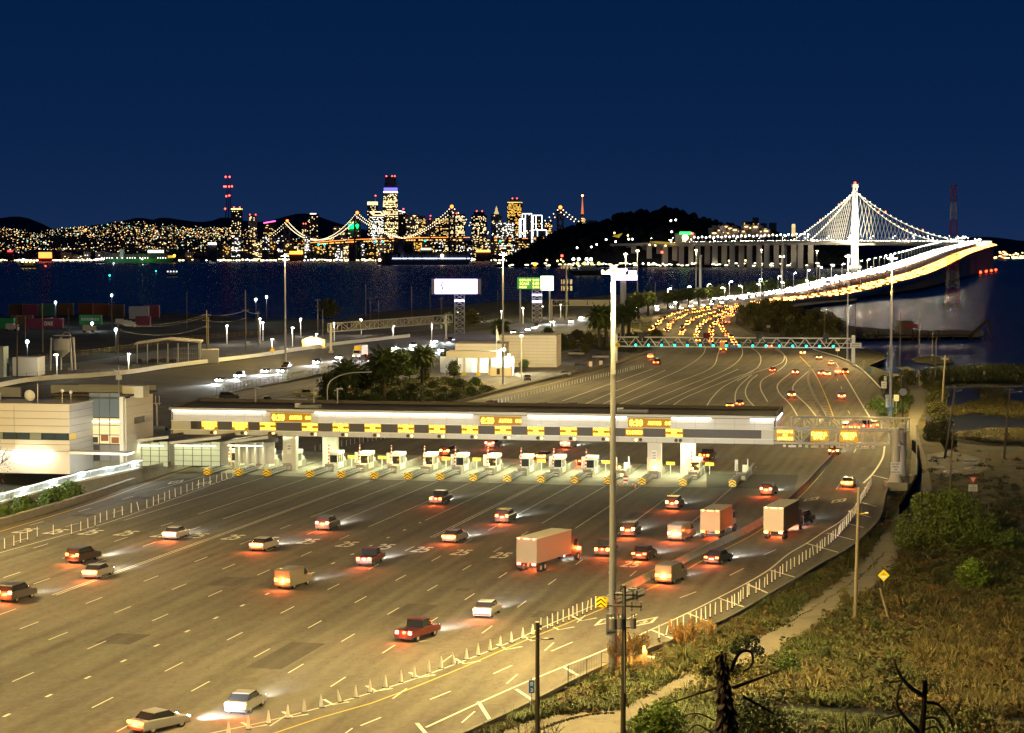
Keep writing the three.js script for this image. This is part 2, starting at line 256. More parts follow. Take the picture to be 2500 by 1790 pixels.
const masts = [
  ['tall light mast in the foreground beside the pole with transformers', 1495, 1641, 33.2, 11000], ['tall light mast beside the left roadway near the truss sign', 697, 882, 33.4, 5500],
  ['tall light mast behind the low building with the carport', 1228, 938, 34, 7000], ['light mast with its lamp just right of the nearest mast head', 1527, 805, 33.4, 9000], ['light mast among the palms right of the billboard pole', 1556, 774, 35, 9000],
  ['light mast left of the plain white column among the roadside palms', 1699, 746, 35.4, 9000], ['light mast on the causeway under the bridge viaduct', 1859, 716, 35.6, 9000], ['light mast on the causeway left of the cable-stayed tower', 1994, 701, 35, 9000],
  ['light mast behind the right end of the lane signal gantry', 2069, 882, 33.2, 9000], ['tall light mast right of the road behind the toll truss', 2174, 1029, 33.4, 9500],
  ['unseen light mast past the left edge, placed to light the left foreground', null, [-78, 235], 33.4, 10500], ['unseen light mast on the near left side, placed to light the left foreground', null, [-40, 120], 33.4, 9000]];  // last two masts are out of view, placed to light the left foreground
for (const [label, X, Y, h, cd] of masts) {
  const p = X ? g(X, Y) : V(Y[0], 0, -Y[1]), t = thing('light_mast', label, 'light mast', p, rr(0, 1), 'high light masts along the toll plaza and the causeway');
  for (const c of mastProto.children) { const k = c.clone(); t.add(k); }
  t.scale.y = h / 33.4;
  ptLight(V(p.x, h - 0.75, p.z), WARM, cd * 2.0, 40);
}
{ const t = thing('column', 'plain white lit column standing among the roadside palms', 'column', g(1709.5, 747)); mb().cyl(0.75, 0.8, 31, 0, 15.5, 0, 14).build('pole', M.white, t); mb().cyl(1.15, 0.9, 1.3, 0, 31.6, 0, 14).build('cap', M.white, t); }
{ const t = thing('column', 'pale column with small floodlights at its top above the causeway', 'column', g(1908.7, 725.8)); mb().cyl(0.7, 0.85, 31, 0, 15.5, 0, 14).build('pole', M.offwhite, t); mb().cyl(1, 0.8, 1.2, 0, 31.4, 0, 12).build('cap', M.steel, t); for (const s of [-1, 1]) mb().box(0.6, 0.5, 0.6, s * 1.5, 30.6, 0.4).build('floodlight', M.lampSmall, t); }
// ---------------------------------------------------------------- painted markings
const noseX = [505, 581, 650, 755, 832, 912, 995, 1073, 1155, 1238, 1320, 1402, 1484, 1567, 1667, 1788];
const nose = noseX.map((X) => g(X, 1161 + (X - 505) * 29 / 1283));
const BACK = V(-Math.sin(13 * PI / 180), 0, Math.cos(13 * PI / 180));      // along the lanes, towards the camera
const RIGHT = V(Math.cos(13 * PI / 180), 0, Math.sin(13 * PI / 180));
const yM = 0.006;
function dashLine(m, a, dir, w, on, period, from, to) { for (let s = from; s < to; s += period) { const p = a.clone().addScaledVector(dir, s), q = a.clone().addScaledVector(dir, Math.min(to, s + on)); m.add(ribbon([p, q], w, yM)); } }
{
  const m = mb(), thick = mb();
  nose.forEach((n, i) => {
    const L = i === 5 ? 112 : i === 10 ? 62 : i < 2 ? 20 : 46 + (i % 3) * 4, a = n.clone().addScaledVector(BACK, 0.8);
    if (i === 5 || i === 10) for (const s of [-0.22, 0.22]) { const b = a.clone().addScaledVector(RIGHT, s); m.add(ribbon([b, b.clone().addScaledVector(BACK, L)], 0.13, yM)); }
    else m.add(ribbon([a, a.clone().addScaledVector(BACK, L)], 0.13, yM));
    if (i === 9) dashLine(thick, a, BACK, 0.26, 1.1, 7.3, L + 2, 190); else dashLine(m, a, BACK, 0.13, 4, 14.6, L + 8 + (i % 2) * 0.6, 190);
    if (i > 1) { const dots = 12; for (let k = 1; k < dots; k++) m.add(ribbon([a.clone().addScaledVector(BACK, k * L / dots).addScaledVector(RIGHT, -0.25), a.clone().addScaledVector(BACK, k * L / dots).addScaledVector(RIGHT, 0.25)], 0.1, yM + 0.003)); }
  });
  for (const k of [1, 2, 3]) dashLine(m, nose[0].clone().addScaledVector(RIGHT, -5.3 * k), BACK, 0.13, 4, 14.6, 60 + k, 190);
  struct(m.build('lane_markings', M.paintW)); struct(thick.build('lane_markings', M.paintW));
  // lines beyond the canopy, funnelling towards the bridge
  const far = mb();
  for (const L of [[[1373, 979], [1463, 947], [1594, 901]], [[1401, 998], [1489, 961], [1625, 904]], [[1446, 998], [1560, 947], [1665, 901], [1712, 870], [1722, 850], [1714, 834]], [[1500, 992], [1620, 945], [1733, 901], [1752, 868], [1755, 848], [1740, 830]], [[1537, 998], [1660, 948], [1775, 901], [1809, 873], [1812, 852], [1800, 833]],
    [[1581, 999], [1700, 947], [1803, 901]], [[1633, 998], [1665, 975], [1760, 935], [1840, 904], [1856, 888], [1852, 862], [1815, 838]], [[1721, 1000], [1738, 972], [1766, 945], [1840, 905]], [[1800, 930], [1835, 912], [1880, 898], [1908, 886], [1914, 866], [1895, 850], [1860, 835]], [[1874, 981], [1857, 948], [1862, 927], [1900, 905], [1919, 887], [1916, 868], [1893, 853]],
    [[1951, 1022], [1930, 988], [1902, 958], [1899, 939], [1930, 911]], [[2140, 1044], [2109, 995], [2065, 921], [2040, 885]], [[2002, 1029], [1973, 992], [1939, 958], [1937, 942], [1979, 902]], [[2160, 1090], [2155, 1118], [2130, 1158], [2108, 1180]]]) far.add(ribbon(smooth(vecs(L), 24), 0.3, yM));
  struct(far.build('lane_markings', M.paintW));
  // hatched gores
  const hatch = mb(), hl = smooth(vecs([[2002, 1029], [1973, 992], [1939, 958], [1937, 942], [1979, 902]]), 40), hr = smooth(vecs([[2039, 1029], [2016, 967], [1985, 905]]), 40);
  for (let i = 1; i < 40; i += 1) { const a = hl[i], b = hr[Math.min(40, i + 1)]; hatch.add(ribbon([a, b], 0.3, yM - 0.002)); }
  const g1l = smooth(vecs([[1805, 1000], [1795, 975], [1800, 950], [1818, 930], [1835, 915]]), 26), g1r = smooth(vecs([[1850, 1000], [1826, 975], [1820, 955], [1832, 930], [1850, 915]]), 26);
  for (let i = 0; i < 27; i++) hatch.add(ribbon([g1l[i], g1r[i]], 0.3, yM - 0.002)); hatch.add(ribbon(g1l, 0.3, yM + 0.002)); hatch.add(ribbon(g1r, 0.3, yM + 0.002));
  struct(hatch.build('hatching', M.paintW));
  const yl = mb();
  yl.add(ribbon(smooth(vecs([[2039, 1029], [2016, 967], [1985, 905], [1954, 871]]), 20), 0.25, yM + 0.004)); yl.add(ribbon(smooth(vecs([[-200, 1360], [0, 1298], [120, 1262], [230, 1228], [430, 1155], [480, 1140]]), 20), 0.2, yM));
  yl.add(ribbon(smooth(vecs([[560, 1840], [700, 1778], [926, 1711], [1036, 1668], [1135, 1628], [1260, 1573], [1478, 1484], [1628, 1418], [1720, 1366], [1848, 1300], [1930, 1235], [1985, 1180], [2025, 1130], [2043, 1085]]), 40), 0.16, yM));
  yl.add(ribbon(smooth(vecs([[1020, 1000], [1200, 970], [1483, 900], [1580, 868]]), 12), 0.2, yM));
  struct(yl.build('edge_line', M.paintY));
  const el = mb(), edge = smooth(vecs([[1040, 1776], [1260, 1676], [1489, 1582], [1589, 1538], [1679, 1497], [1753, 1460], [1821, 1425], [1878, 1391], [1926, 1352], [1969, 1327], [2011, 1299], [2055, 1271], [2094, 1227], [2122, 1177]]), 60);
  el.add(ribbon(edge, 0.2, yM)); el.add(ribbon(smooth(vecs([[470, 1800], [690, 1752], [1000, 1662], [1260, 1562], [1322, 1533], [1448, 1479]]), 30), 0.16, yM)); el.add(ribbon(smooth(vecs([[-30, 1358], [100, 1322], [272, 1273], [386, 1232], [552, 1170], [640, 1130]]), 20), 0.14, yM));
  for (const [a, b, c, d] of [[1376, 1629, 1423, 1656], [1260, 1683, 1304, 1712], [1590, 1538, 1642, 1560], [1676, 1497, 1746, 1523], [1753, 1460, 1822, 1484], [1821, 1425, 1883, 1452], [1880, 1392, 1950, 1412], [1969, 1327, 2047, 1349], [2019, 1302, 2086, 1319], [2058, 1276, 2108, 1288], [2080, 1251, 2126, 1263], [2100, 1226, 2140, 1237], [2130, 1160, 2169, 1170], [1168, 1714, 1196, 1758], [1018, 1766, 1045, 1798]]) el.add(ribbon(vecs([[a, b], [c, d]]), 0.3, yM + 0.003));
  for (const [X, Y] of [[1395, 1503], [1340, 1525], [1275, 1552], [1213, 1573], [1110, 1608], [1000, 1642], [895, 1675], [790, 1708], [690, 1738], [590, 1764]]) el.add(ribbon(vecs([[X, Y], [X + 24, Y + 13], [X + 62, Y + 6]]), 0.3, yM + 0.003));
  struct(el.build('edge_line', M.paintW));
  const dash = mb(); for (const L of [[[2100, 1080], [2085, 1105]], [[2058, 1170], [2042, 1195]], [[1895, 1342], [1865, 1355]], [[1816, 1388], [1782, 1405]], [[1700, 1445], [1660, 1460]], [[1555, 1500], [1525, 1515]], [[1398, 1568], [1346, 1590]], [[1250, 1625], [1205, 1645]], [[1100, 1688], [1050, 1708]], [[930, 1752], [880, 1772]], [[2075, 1010], [2070, 1002]], [[2064, 975], [2061, 968]], [[2056, 950], [2053, 944]], [[2046, 930], [2044, 925]]]) dash.add(ribbon(vecs(L), 0.16, yM));
  struct(dash.build('lane_markings', M.paintW));
  const joint = mb(); joint.add(ribbon(vecs([[1568, 893], [1800, 895], [2050, 898]]), 2.2, 0.004)); struct(joint.build('pavement_joint', M.asphaltDark));
  const seam = mb(); seam.add(polySheet(vecs([[1715, 1156], [1950, 1160], [1940, 1195], [1690, 1190]]), 0.003)); struct(seam.build('pavement_patch', mat(0.035, 0.035, 0.038, 0.9)));
  const patches = mb(), tar = mb(); for (const [X, Y, w, h] of [[205, 1258, 2.6, 3], [345, 1216, 2.4, 3], [425, 1186, 2.2, 3], [560, 1420, 3.2, 6], [840, 1240, 3, 9], [300, 1560, 3.3, 5], [1010, 1490, 3.2, 7], [1350, 1240, 3.2, 8], [1130, 1440, 1.4, 2], [700, 1600, 3.2, 12], [1560, 1260, 3, 7], [1480, 960, 3.4, 14], [1700, 940, 3.4, 16], [1330, 1500, 2, 4]]) { const p = g(X, Y), a = p.clone().addScaledVector(BACK, -h / 2), b = p.clone().addScaledVector(BACK, h / 2); patches.add(ribbon([a, b], w, 0.003)); }
  for (let k = 0; k < 34; k++) { let p = g(rr(0, 1900), rr(1220, 1780)); const P = [p]; for (let i = 0; i < 9; i++) { p = p.clone().addScaledVector(k % 3 ? BACK : RIGHT, rr(0.8, 2.2)).add(V(rr(-0.3, 0.3), 0, rr(-0.3, 0.3))); P.push(p); } tar.add(ribbon(P, 0.05, 0.005)); }
  struct(patches.build('pavement_patch', M.asphaltDark)); struct(tar.build('tar_seams', mat(0.02, 0.02, 0.02, 0.5)));
  const speed = mb(), diamond = mb();
  for (const [X, Y] of [[62, 1292], [137, 1294], [222, 1296], [309, 1298], [398, 1302], [482, 1304], [570, 1308], [652, 1313], [753, 1318], [848, 1325], [938, 1331], [1031, 1338], [1127, 1345], [1224, 1352], [1325, 1360], [1541, 1374], [1626, 1380]]) {
    const p = g(X, Y + 4), q = textFit('25', 1.9, 4.6).rotateX(-PI / 2).rotateY(-13 * PI / 180).translate(p.x, yM + 0.004, p.z); speed.add(q);
  }
  struct(speed.build('speed_numerals', M.paintW));
  for (const [X, Y] of [[1487, 1515], [1572, 1519], [1981, 1219], [2048, 1223], [429, 1177], [498, 1180]]) {
    const p = g(X, Y), s = new THREE.Shape([[-0.9, 0], [0, -3.4], [0.9, 0], [0, 3.4]].map((a) => new THREE.Vector2(...a))); s.holes.push(new THREE.Path([[-0.6, 0], [0, -2.4], [0.6, 0], [0, 2.4]].map((a) => new THREE.Vector2(...a))));
    diamond.add(new THREE.ShapeGeometry(s).rotateX(-PI / 2).rotateY(X > 1400 ? -28 * PI / 180 : -13 * PI / 180).translate(p.x, yM + 0.004, p.z)); diamond.add(textFit('3', 0.5, 1.6).rotateX(-PI / 2).rotateY(-20 * PI / 180).translate(p.x, yM + 0.006, p.z));
  }
  struct(diamond.build('diamond_markings', M.paintW));
}
// parapets, kerbs and barriers
const KRAIL = [[-0.3, 0], [-0.3, 0.08], [-0.16, 0.3], [-0.1, 0.81], [0.1, 0.81], [0.16, 0.3], [0.3, 0.08], [0.3, 0]];
const LOWWALL = [[-0.15, -0.3], [-0.15, 0.75], [0.15, 0.75], [0.15, -0.6]];
{
  tag(mb().add(wall(smooth(vecs(roadR.slice(9)), 80), [[-0.12, 0], [-0.12, 0.3], [0.2, 0.3], [0.25, -0.35]])).build('parapet', M.concreteDark), 'dark low concrete parapet along the right edge of the plaza', 'parapet');
  tag(mb().add(wall(smooth(vecs([[1985, 856], [2060, 880], [2110, 912], [2150, 952]]), 20), [[-0.1, 0.3], [-0.1, 0.65], [0.1, 0.65], [0.1, 0.3]])).build('guardrail', M.galv), 'metal guard rail beside the upper right road edge', 'guard rail');
  const kr = smooth(vecs([[1516, 1448], [1628, 1394], [1673, 1371], [1760, 1330], [1826, 1299], [1902, 1248], [1965, 1192], [2004, 1149], [2033, 1118], [2038, 1085]]), 18), t = thing('barrier', 'long concrete barrier wall separating the right lanes', 'barrier');
  for (let i = 0; i < 18; i++) { const a = kr[i].clone().lerp(kr[i + 1], 0.012), b = kr[i + 1].clone().lerp(kr[i], 0.012); mb().add(wall([a, b], KRAIL)).build('barrier_section', M.concrete, t); }
  const k2 = smooth(vecs([[2018, 1028], [2013, 1016], [1994, 982], [1979, 948], [1973, 924], [1979, 899]]), 16), t2 = thing('barrier', 'winding pale concrete barrier inside the hatched area past the truss', 'barrier');
  for (let i = 0; i < 16; i++) mb().add(wall([k2[i].clone().lerp(k2[i + 1], 0.02), k2[i + 1].clone().lerp(k2[i], 0.02)], KRAIL)).build('barrier_section', M.concrete, t2);
  tag(mb().add(wall(smooth(vecs([[-300, 1360], [0, 1284], [230, 1216], [430, 1142], [500, 1118]]), 40), [[0.25, 0], [0.2, 0.9], [0, 1.0], [-0.2, 1.0], [-0.25, -0.3]])).build('parapet', M.concrete), 'pale concrete parapet below the ramp of the left building', 'parapet');
  tag(mb().add(wall(smooth(vecs([[1065, 1000], [1200, 964], [1483, 893], [1588, 859]]), 30), LOWWALL)).build('parapet', M.concreteDark), 'low concrete wall between the planted island and the plaza lanes', 'parapet');
}
// ---------------------------------------------------------------- east span: skyway, suspension span, viaduct on the island
const deckPath = (() => {                                           // right edge of the right-hand deck, [x, height, depth]
  const P = [[126, 0.05, 1190], [158.7, 0.3, 1328], [212.6, 0.9, 1504], [247, 1.6, 1580], [322, 5.8, 1809], [407, 10.9, 2092], [529, 19.2, 2558], [681, 30, 3163], [815, 40, 3640], [905, 45.5, 3980], [915, 48, 4140], [880, 49.5, 4330], [757, 51, 4520], [650, 52, 4655], [450, 50, 4850], [270, 46, 5030]];
  return new THREE.CatmullRomCurve3(P.map(([x, y, d]) => V(x, y, -d)), false, 'centripetal');
})();
const DP = deckPath.getSpacedPoints(260);
const dN = (i) => { const d = DP[Math.min(260, i + 1)].clone().sub(DP[Math.max(0, i - 1)]); d.y = 0; d.normalize(); return V(d.z, 0, -d.x); };   // towards the left-hand deck
const off = (i, s, u = 0) => DP[i].clone().addScaledVector(dN(i), s).add(V(0, u, 0));
const iDepth = (D) => { let k = 0; while (k < 260 && -DP[k].z < D) k++; return k; };
const LIFT = (i) => Math.min(4, Math.max(0, (i - 12) * 0.14));     // the left-hand deck rides a little higher
{
  const i0 = iDepth(1540), iS = iDepth(4480) , t = thing('bridge_viaduct', 'long twin concrete viaduct carrying dense traffic over the water', 'bridge');
  const run = (a, b, s0, s1, up) => { const P = []; for (let i = a; i <= b; i++) P.push(off(i, (s0 + s1) / 2, up(i))); return ribbon(P, Math.abs(s1 - s0)); };
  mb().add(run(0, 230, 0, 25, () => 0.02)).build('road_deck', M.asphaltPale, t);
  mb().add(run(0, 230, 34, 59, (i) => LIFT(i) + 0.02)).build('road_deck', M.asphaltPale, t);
  for (const [s, dir, up] of [[0, 1, () => 0], [25, -1, () => 0], [34, 1, LIFT], [59, -1, LIFT]]) {
    const P = []; for (let i = s === 0 || s === 25 ? 12 : 12; i <= 260; i += 2) P.push(off(i, s, up(i)));
    mb().add(wall(P, [[-0.3, 0.9], [0.25, 0.9], [0.25, -1.2], [dir * -2.5, -4.5]])).build('girder_edge', M.panelWarm, t);
  }
  const P1 = [], P2 = []; for (let i = 14; i <= 260; i += 2) { P1.push(off(i, 12.5, -3.6)); P2.push(off(i, 46.5, LIFT(i) - 3.6)); }
  mb().add(ribbon(P1, 19)).build('girder', M.concreteDark, t); mb().add(ribbon(P2, 19)).build('girder', M.concreteDark, t);
  const lines = mb(); for (const s of [1.2, 24]) { const P = []; for (let i = 0; i <= 230; i++) P.push(off(i, s, 0.06)); lines.add(ribbon(P, 0.25)); } for (const s of [6, 10.5, 15, 19.5]) for (let i = 0; i < 200; i += 1) lines.add(ribbon([off(i, s, 0.06), off(i, s, 0.06).lerp(off(i + 1, s, 0.06), 0.3)], 0.25)); lines.build('lane_lines', M.paintW, t);
  for (let i = i0 - 8; i < 258; i += i < 60 ? 2 : 3) for (const [s, up] of [[12.5, 0], [46.5, LIFT(i)]]) {
    const top = off(i, s, up - 3.4), w = Math.min(9, 4 + top.y * 0.2); if (top.y < WATER + 0.5 || (i > iDepth(4200) && i < iDepth(4640))) continue;
    const m = mb().box(w * 1.3, top.y - WATER + 1, 4.2, 0, (top.y + WATER - 1) / 2, 0); m.move(top.x, 0, top.z, -0.25).build('pier', M.panelWarm, t);
  }
  for (let i = 16; i < 200; i += 1) { const a = off(i, 34, LIFT(i) - 1.6), b = off(i, 31, -0.5); if (a.y - b.y > 0.6) mb().beam(b, a.clone().add(V(0, 0.9, 0)), 0.8).build('edge_column', M.concrete, t); }
  mb().add(wall([...Array(30).keys()].map((k) => off(k, 33, -0.5)), [[0, 0], [-6, 0.3], [-8, -1], [-10, -3]])).build('bank', M.dirt, t);
  // four red lamps at the foot of the far piers
  for (const k of [0, 1, 2, 3]) { const i = iDepth(3300) + k * 9, p = off(i, -6); p.y = WATER + 4; mb().sph(2.2, 0, 0, 0, 8).move(p.x, p.y, p.z).build('navigation_lamp', M.redGlow, t); }
  // lamp posts on the decks
  const lampP = new THREE.Group(); mb().cyl(0.16, 0.26, 11, 0, 5.5, 0, 6).bar(V(0, 10.8, 0), V(1.6, 11.2, 0), 0.12).build('pole', M.white, lampP); mb().box(1.3, 0.5, 0.9, 1.6, 11.0, 0).build('lamp_head', M.lampWhite, lampP);
  let n = 0;
  for (const [s, up, st] of [[60, LIFT, 0], [29.5, () => 0, 2]]) for (let i = 8 + st; i < 254; i += 4) {
    const p = off(i, s, up(i)), o = thing('bridge_lamp', s > 30 ? 'slim white lamp post on the outer edge of the left bridge deck' : 'slim white lamp post between the two bridge decks', 'street lamp', p, s > 30 ? -0.3 : 2.9, s > 30 ? 'lamp posts along the outer edge of the left deck' : 'lamp posts between the bridge decks');
    for (const c of lampP.children) o.add(c.clone());
    if (-p.z < 5200) ptLight(p.clone().add(V(s > 30 ? 1.2 : 0, 10.2, 0)), [1, 0.86, 0.62], s > 30 ? 700 : 900, 20); n++;
  }
  for (const [X, Y, D, w] of [[2410, 591, 3700, 16], [2395, 597, 3500, 15]]) { const p = at(X, Y, D), o = thing('bridge_sign', w > 15 ? 'pale overhead sign at the crest of the bridge, upper of the pair' : 'pale overhead sign at the crest of the bridge, lower of the pair', 'sign', p); mb().box(w, 4, 0.6, 0, 0, 0).build('panel', glow(1.6, 1.5, 1.3, 1), o); for (const s of [-1, 1]) mb().box(0.8, 9, 0.8, s * (w / 2 - 1), -5, -0.8).build('post', M.offwhite, o); }  // panels have an emissive glow in place of sign lighting
}
{ // white single-tower suspension span
  const t = thing('suspension_bridge', 'floodlit white single-tower suspension span with fanned cables', 'bridge'), D = 4520, iT = iDepth(D), base = off(iT, 29.5); base.y = WATER; const top = at(2087, 455, D).y;
  const tw = mb(); for (const [sx, sz] of [[-3.2, -3.4], [3.2, -3.4], [-3.2, 3.4], [3.2, 3.4]]) { const q = new THREE.BoxGeometry(4.6, top - WATER, 5, 1, 8, 1), pp = q.attributes.position; for (let i = 0; i < pp.count; i++) { const k = (pp.getY(i) / (top - WATER) + 0.5), f = 1.3 - 0.42 * k; pp.setX(i, (pp.getX(i) + sx) * f); pp.setZ(i, (pp.getZ(i) + sz) * f); } q.computeVertexNormals(); tw.add(q.translate(base.x, (top + WATER) / 2, base.z)); }
  tw.build('tower', mat(0.8, 0.8, 0.76, 0.5), t);
  const st = mb(); for (let y = 12; y < top - 6; y += 9) st.box(2.2, 2.6, 10.5 - y * 0.014, base.x, y, base.z); st.build('tower_strut', M.steelDark, t);
  mb().box(12.5, 7, 12, base.x, top + 1, base.z).build('tower_saddle', mat(0.8, 0.8, 0.76, 0.5), t); mb().box(26, 6, 24, base.x, WATER + 3, base.z).build('tower_base', M.concrete, t);
  mb().sph(2.6, base.x, top + 7, base.z, 10).build('beacon', M.redGlow, t);
  const susM = mat(0.6, 0.58, 0.5, 0.5), cabM = mat(0.75, 0.75, 0.7, 0.5, { emissive: new THREE.Color().setRGB(1, 0.9, 0.65), emissiveIntensity: 0.55 }); const iW = iDepth(4650), iE = iDepth(4120), head = V(base.x, top - 10, base.z), bulbs = mb(), red = mb();  // the cable's lit look is put into its emissive colour
  for (const s of [0, 59]) for (const [iend, sag] of [[iW, 0.06], [iE, 0.28]]) {
    const end = off(iend, s, 3), P = []; for (let k = 0; k <= 24; k++) { const u = k / 24, p = head.clone().lerp(end, u); p.y -= sag * (head.y - end.y) * 4 * u * (1 - u) * 0.9; P.push(p); }
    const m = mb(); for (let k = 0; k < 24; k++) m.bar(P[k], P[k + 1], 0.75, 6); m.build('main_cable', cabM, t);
    for (let k = 1; k < 24; k++) bulbs.sph(1.0, P[k].x, P[k].y + 1.4, P[k].z, 5);
    for (const k of [6, 13]) red.sph(1.7, P[k].x, P[k].y + 3, P[k].z, 6);
    for (let k = 1; k < 30; k++) { const u = k / 30, a = u * 24, p = P[a | 0].clone().lerp(P[(a | 0) + 1], a % 1), dk = off(iT, s, 1).lerp(off(iend, s, 1), u); if (p.y - dk.y > 3) mb().bar(dk, p, 0.3, 4).build('suspender', susM, t); }
  }
  bulbs.build('cable_lamps', glow(9, 7.5, 4.5), t, 'stuff'); red.build('beacon', glow(6, 0.9, 0.1), t);
  // floodlights on the deck and at the pier
  for (const [dx, dy, dz, cd, k] of [[-34, 56, 70, 110000, 0.5], [34, 56, 70, 110000, 0.5], [0, 58, 90, 120000, 1], [-20, 2, 70, 60000, 0.25], [24, 2, 70, 60000, 0.25]]) { const p = V(base.x + dx, dy, base.z + dz), to = V(base.x, lerp(WATER, top, k), base.z); mb().box(1.6, 1, 1.6, p.x, p.y - 1.2, p.z).build('floodlight', M.lampWhite, t); spot(p, to, [1, 0.88, 0.62], cd, 0.75, 0.6, 30); }
  for (const u of [0.25, 0.6]) for (const [ie, s] of [[iE, 0], [iE, 59], [iW, 0], [iW, 59]]) { const p = off(iT, s, 2).lerp(off(ie, s, 2), u); spot(p, p.clone().lerp(head, 0.5).add(V(0, 20, 0)), [1, 0.86, 0.55], 16000, 0.9, 0.7, 30); }
  const gl = mb(); for (let k = 0; k < 60; k++) { const i = iDepth(4150) + k; if (i < 236) gl.sph(0.9, ...off(i, -0.4, 1.6).toArray(), 5); } gl.build('deck_edge_lamps', glow(6, 5, 3), t, 'stuff');
}
// ---------------------------------------------------------------- far shore: hills, city, west span, island, ships
function ridge(name, px, D, depth, m, foot = WATER, rough = 0.05) {  // a long hill: skyline given, falling towards the viewer to the shore
  const P = [], I = [], U = [], n = 120, rows = 14, cr = smooth(px.map(([X, Y]) => at(X, Y, D)), n), N = nC;
  for (let r = 0; r <= rows; r++) for (let i = 0; i <= n; i++) {
    const u = r / rows, c = cr[i], k = Math.pow(1 - u, 0.75), h = lerp(foot, c.y, k) + (u > 0 && u < 1 ? (N[((r * 37) % 512) * 512 + (i * 4) % 512] - 0.5) * rough * (c.y - foot) * 2 : 0) + (nB[(i * 9 + 3) % 512 * 512 + r] - 0.5) * rough * (c.y - foot) * 0.7;
    P.push(c.x * (1 - u * depth / D), h, c.z + u * depth); U.push(c.x, u * depth);
    if (r && i) { const a = (r - 1) * (n + 1) + i - 1, b = a + n + 1; I.push(a, b, a + 1, a + 1, b, b + 1); }
  }
  for (let i = 0; i <= n; i++) { P.push(cr[i].x, foot - 5, cr[i].z - depth * 0.3); U.push(cr[i].x, -depth); if (i) { const a = i - 1, b = (rows + 1) * (n + 1) + i - 1; I.push(a, a + 1, b, a + 1, b + 1, b); } }
  const q = new THREE.BufferGeometry(); q.setAttribute('position', new THREE.Float32BufferAttribute(P, 3)); q.setAttribute('uv', new THREE.Float32BufferAttribute(U, 2)); q.setIndex(I); q.computeVertexNormals();
  const o = mb().add(q).build(name, m); o.userData.surface = null; delete o.userData.surface;
  o.at = (u, r) => { const i = Math.min(n, Math.max(0, Math.round(u * n))), k = Math.min(rows, Math.max(0, Math.round(r * rows))), j = (k * (n + 1) + i) * 3; return V(P[j], P[j + 1], P[j + 2]); };
  return struct(o);
}
const hillM = mat(0.012, 0.012, 0.018, 1), hillLit = mat(0.035, 0.03, 0.03, 1);  // hillLit is the paler copy, city glow put into its colour
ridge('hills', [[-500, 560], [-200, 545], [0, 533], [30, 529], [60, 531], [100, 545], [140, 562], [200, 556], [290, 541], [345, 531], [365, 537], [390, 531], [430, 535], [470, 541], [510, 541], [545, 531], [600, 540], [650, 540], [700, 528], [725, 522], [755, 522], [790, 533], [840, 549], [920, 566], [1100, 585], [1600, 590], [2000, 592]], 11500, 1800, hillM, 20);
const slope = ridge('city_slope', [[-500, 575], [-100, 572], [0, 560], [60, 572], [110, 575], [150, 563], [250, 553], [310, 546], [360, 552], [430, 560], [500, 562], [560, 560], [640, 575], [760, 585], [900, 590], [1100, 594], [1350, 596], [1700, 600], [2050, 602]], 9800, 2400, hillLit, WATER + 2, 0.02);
ridge('far_hills', [[2050, 596], [2200, 590], [2330, 582], [2390, 578], [2430, 580], [2500, 588], [2600, 590], [3000, 580]], 12500, 1500, mat(0.02, 0.018, 0.03, 1), WATER);
{ // hillside houses and their lights: nobody could count them
  const box = new THREE.BoxGeometry(1, 1, 1), im = new THREE.InstancedMesh(box, mat(0.16, 0.14, 0.12, 0.9), 2600), m4 = new THREE.Matrix4(); im.name = 'hillside_houses';
  const cols = [[3.6, 2.1, 0.7], [4, 2.9, 1.3], [3.6, 1.5, 0.25], [3.6, 3.5, 2.9], [4.2, 2.6, 0.9], [1.6, 3.4, 2.6]], mats = cols.map((c) => glow(...c)), L = cols.map(() => mb());
  for (let i = 0; i < 2600; i++) {
    const left = i < 1900, u = left ? 0.19 + rnd() * 0.235 : 0.4 + rnd() * 0.5, p = slope.at(u, 0.04 + rnd() * 0.94); p.x += rr(-50, 50); p.z += rr(-60, 60); const s = rr(8, 20);
    im.setMatrixAt(i, m4.compose(V(p.x, p.y + 4, p.z), new THREE.Quaternion(), V(s * 1.4, rr(9, 20), s)));
    if (rnd() < 0.62 && nC[((p.x * 0.02 + 4000) & 511) * 512 + ((p.y * 3 + 4000) & 511)] > 0.4) { const k = (rnd() ** 1.5 * cols.length) | 0, r = (0.8 + 2.2 * rnd() ** 2.2) * (rnd() < 0.05 ? 1.7 : 1); L[k].box(r * 1.5, r, 1.5, p.x, p.y + rr(7, 14), p.z + s * 0.5 + 1.5); }
  }
  for (let i = 0; i < 1500; i++) { const p = slope.at(0.19 + rnd() * 0.24, 0.02 + rnd() ** 0.9 * 0.9); if (nC[((p.x * 0.06 + 9000) & 511) * 512 + ((p.y * 2 + p.z * 0.05 + 9000) & 511)] < 0.5) continue; const r = 0.7 + 1.7 * rnd() ** 2; L[(rnd() ** 1.4 * 6) | 0].box(r * 1.5, r, 1.5, p.x + rr(-60, 60), p.y + rr(9, 18), p.z + 14); }
  scene.add(im); tag(im, 'small houses packed on the dark hillside across the bay', 'houses', null, 'stuff');
  L.forEach((m, i) => { if (m.q.length) tag(m.build('city_lights', mats[i]), ['warm yellow', 'cream', 'amber', 'cold white', 'pale yellow', 'greenish'][i] + ' lights scattered over the hillside city across the bay', 'city lights', null, 'stuff'); });
}
const winM = [glow(2.6, 1.7, 0.55), glow(3, 2.3, 1.1), glow(2.4, 1.3, 0.2), glow(3, 2.9, 2.5)], facM = [mat(0.1, 0.085, 0.08, 0.7), mat(0.25, 0.2, 0.17, 0.7), mat(0.5, 0.42, 0.36, 0.7), mat(0.03, 0.03, 0.034, 0.4)];
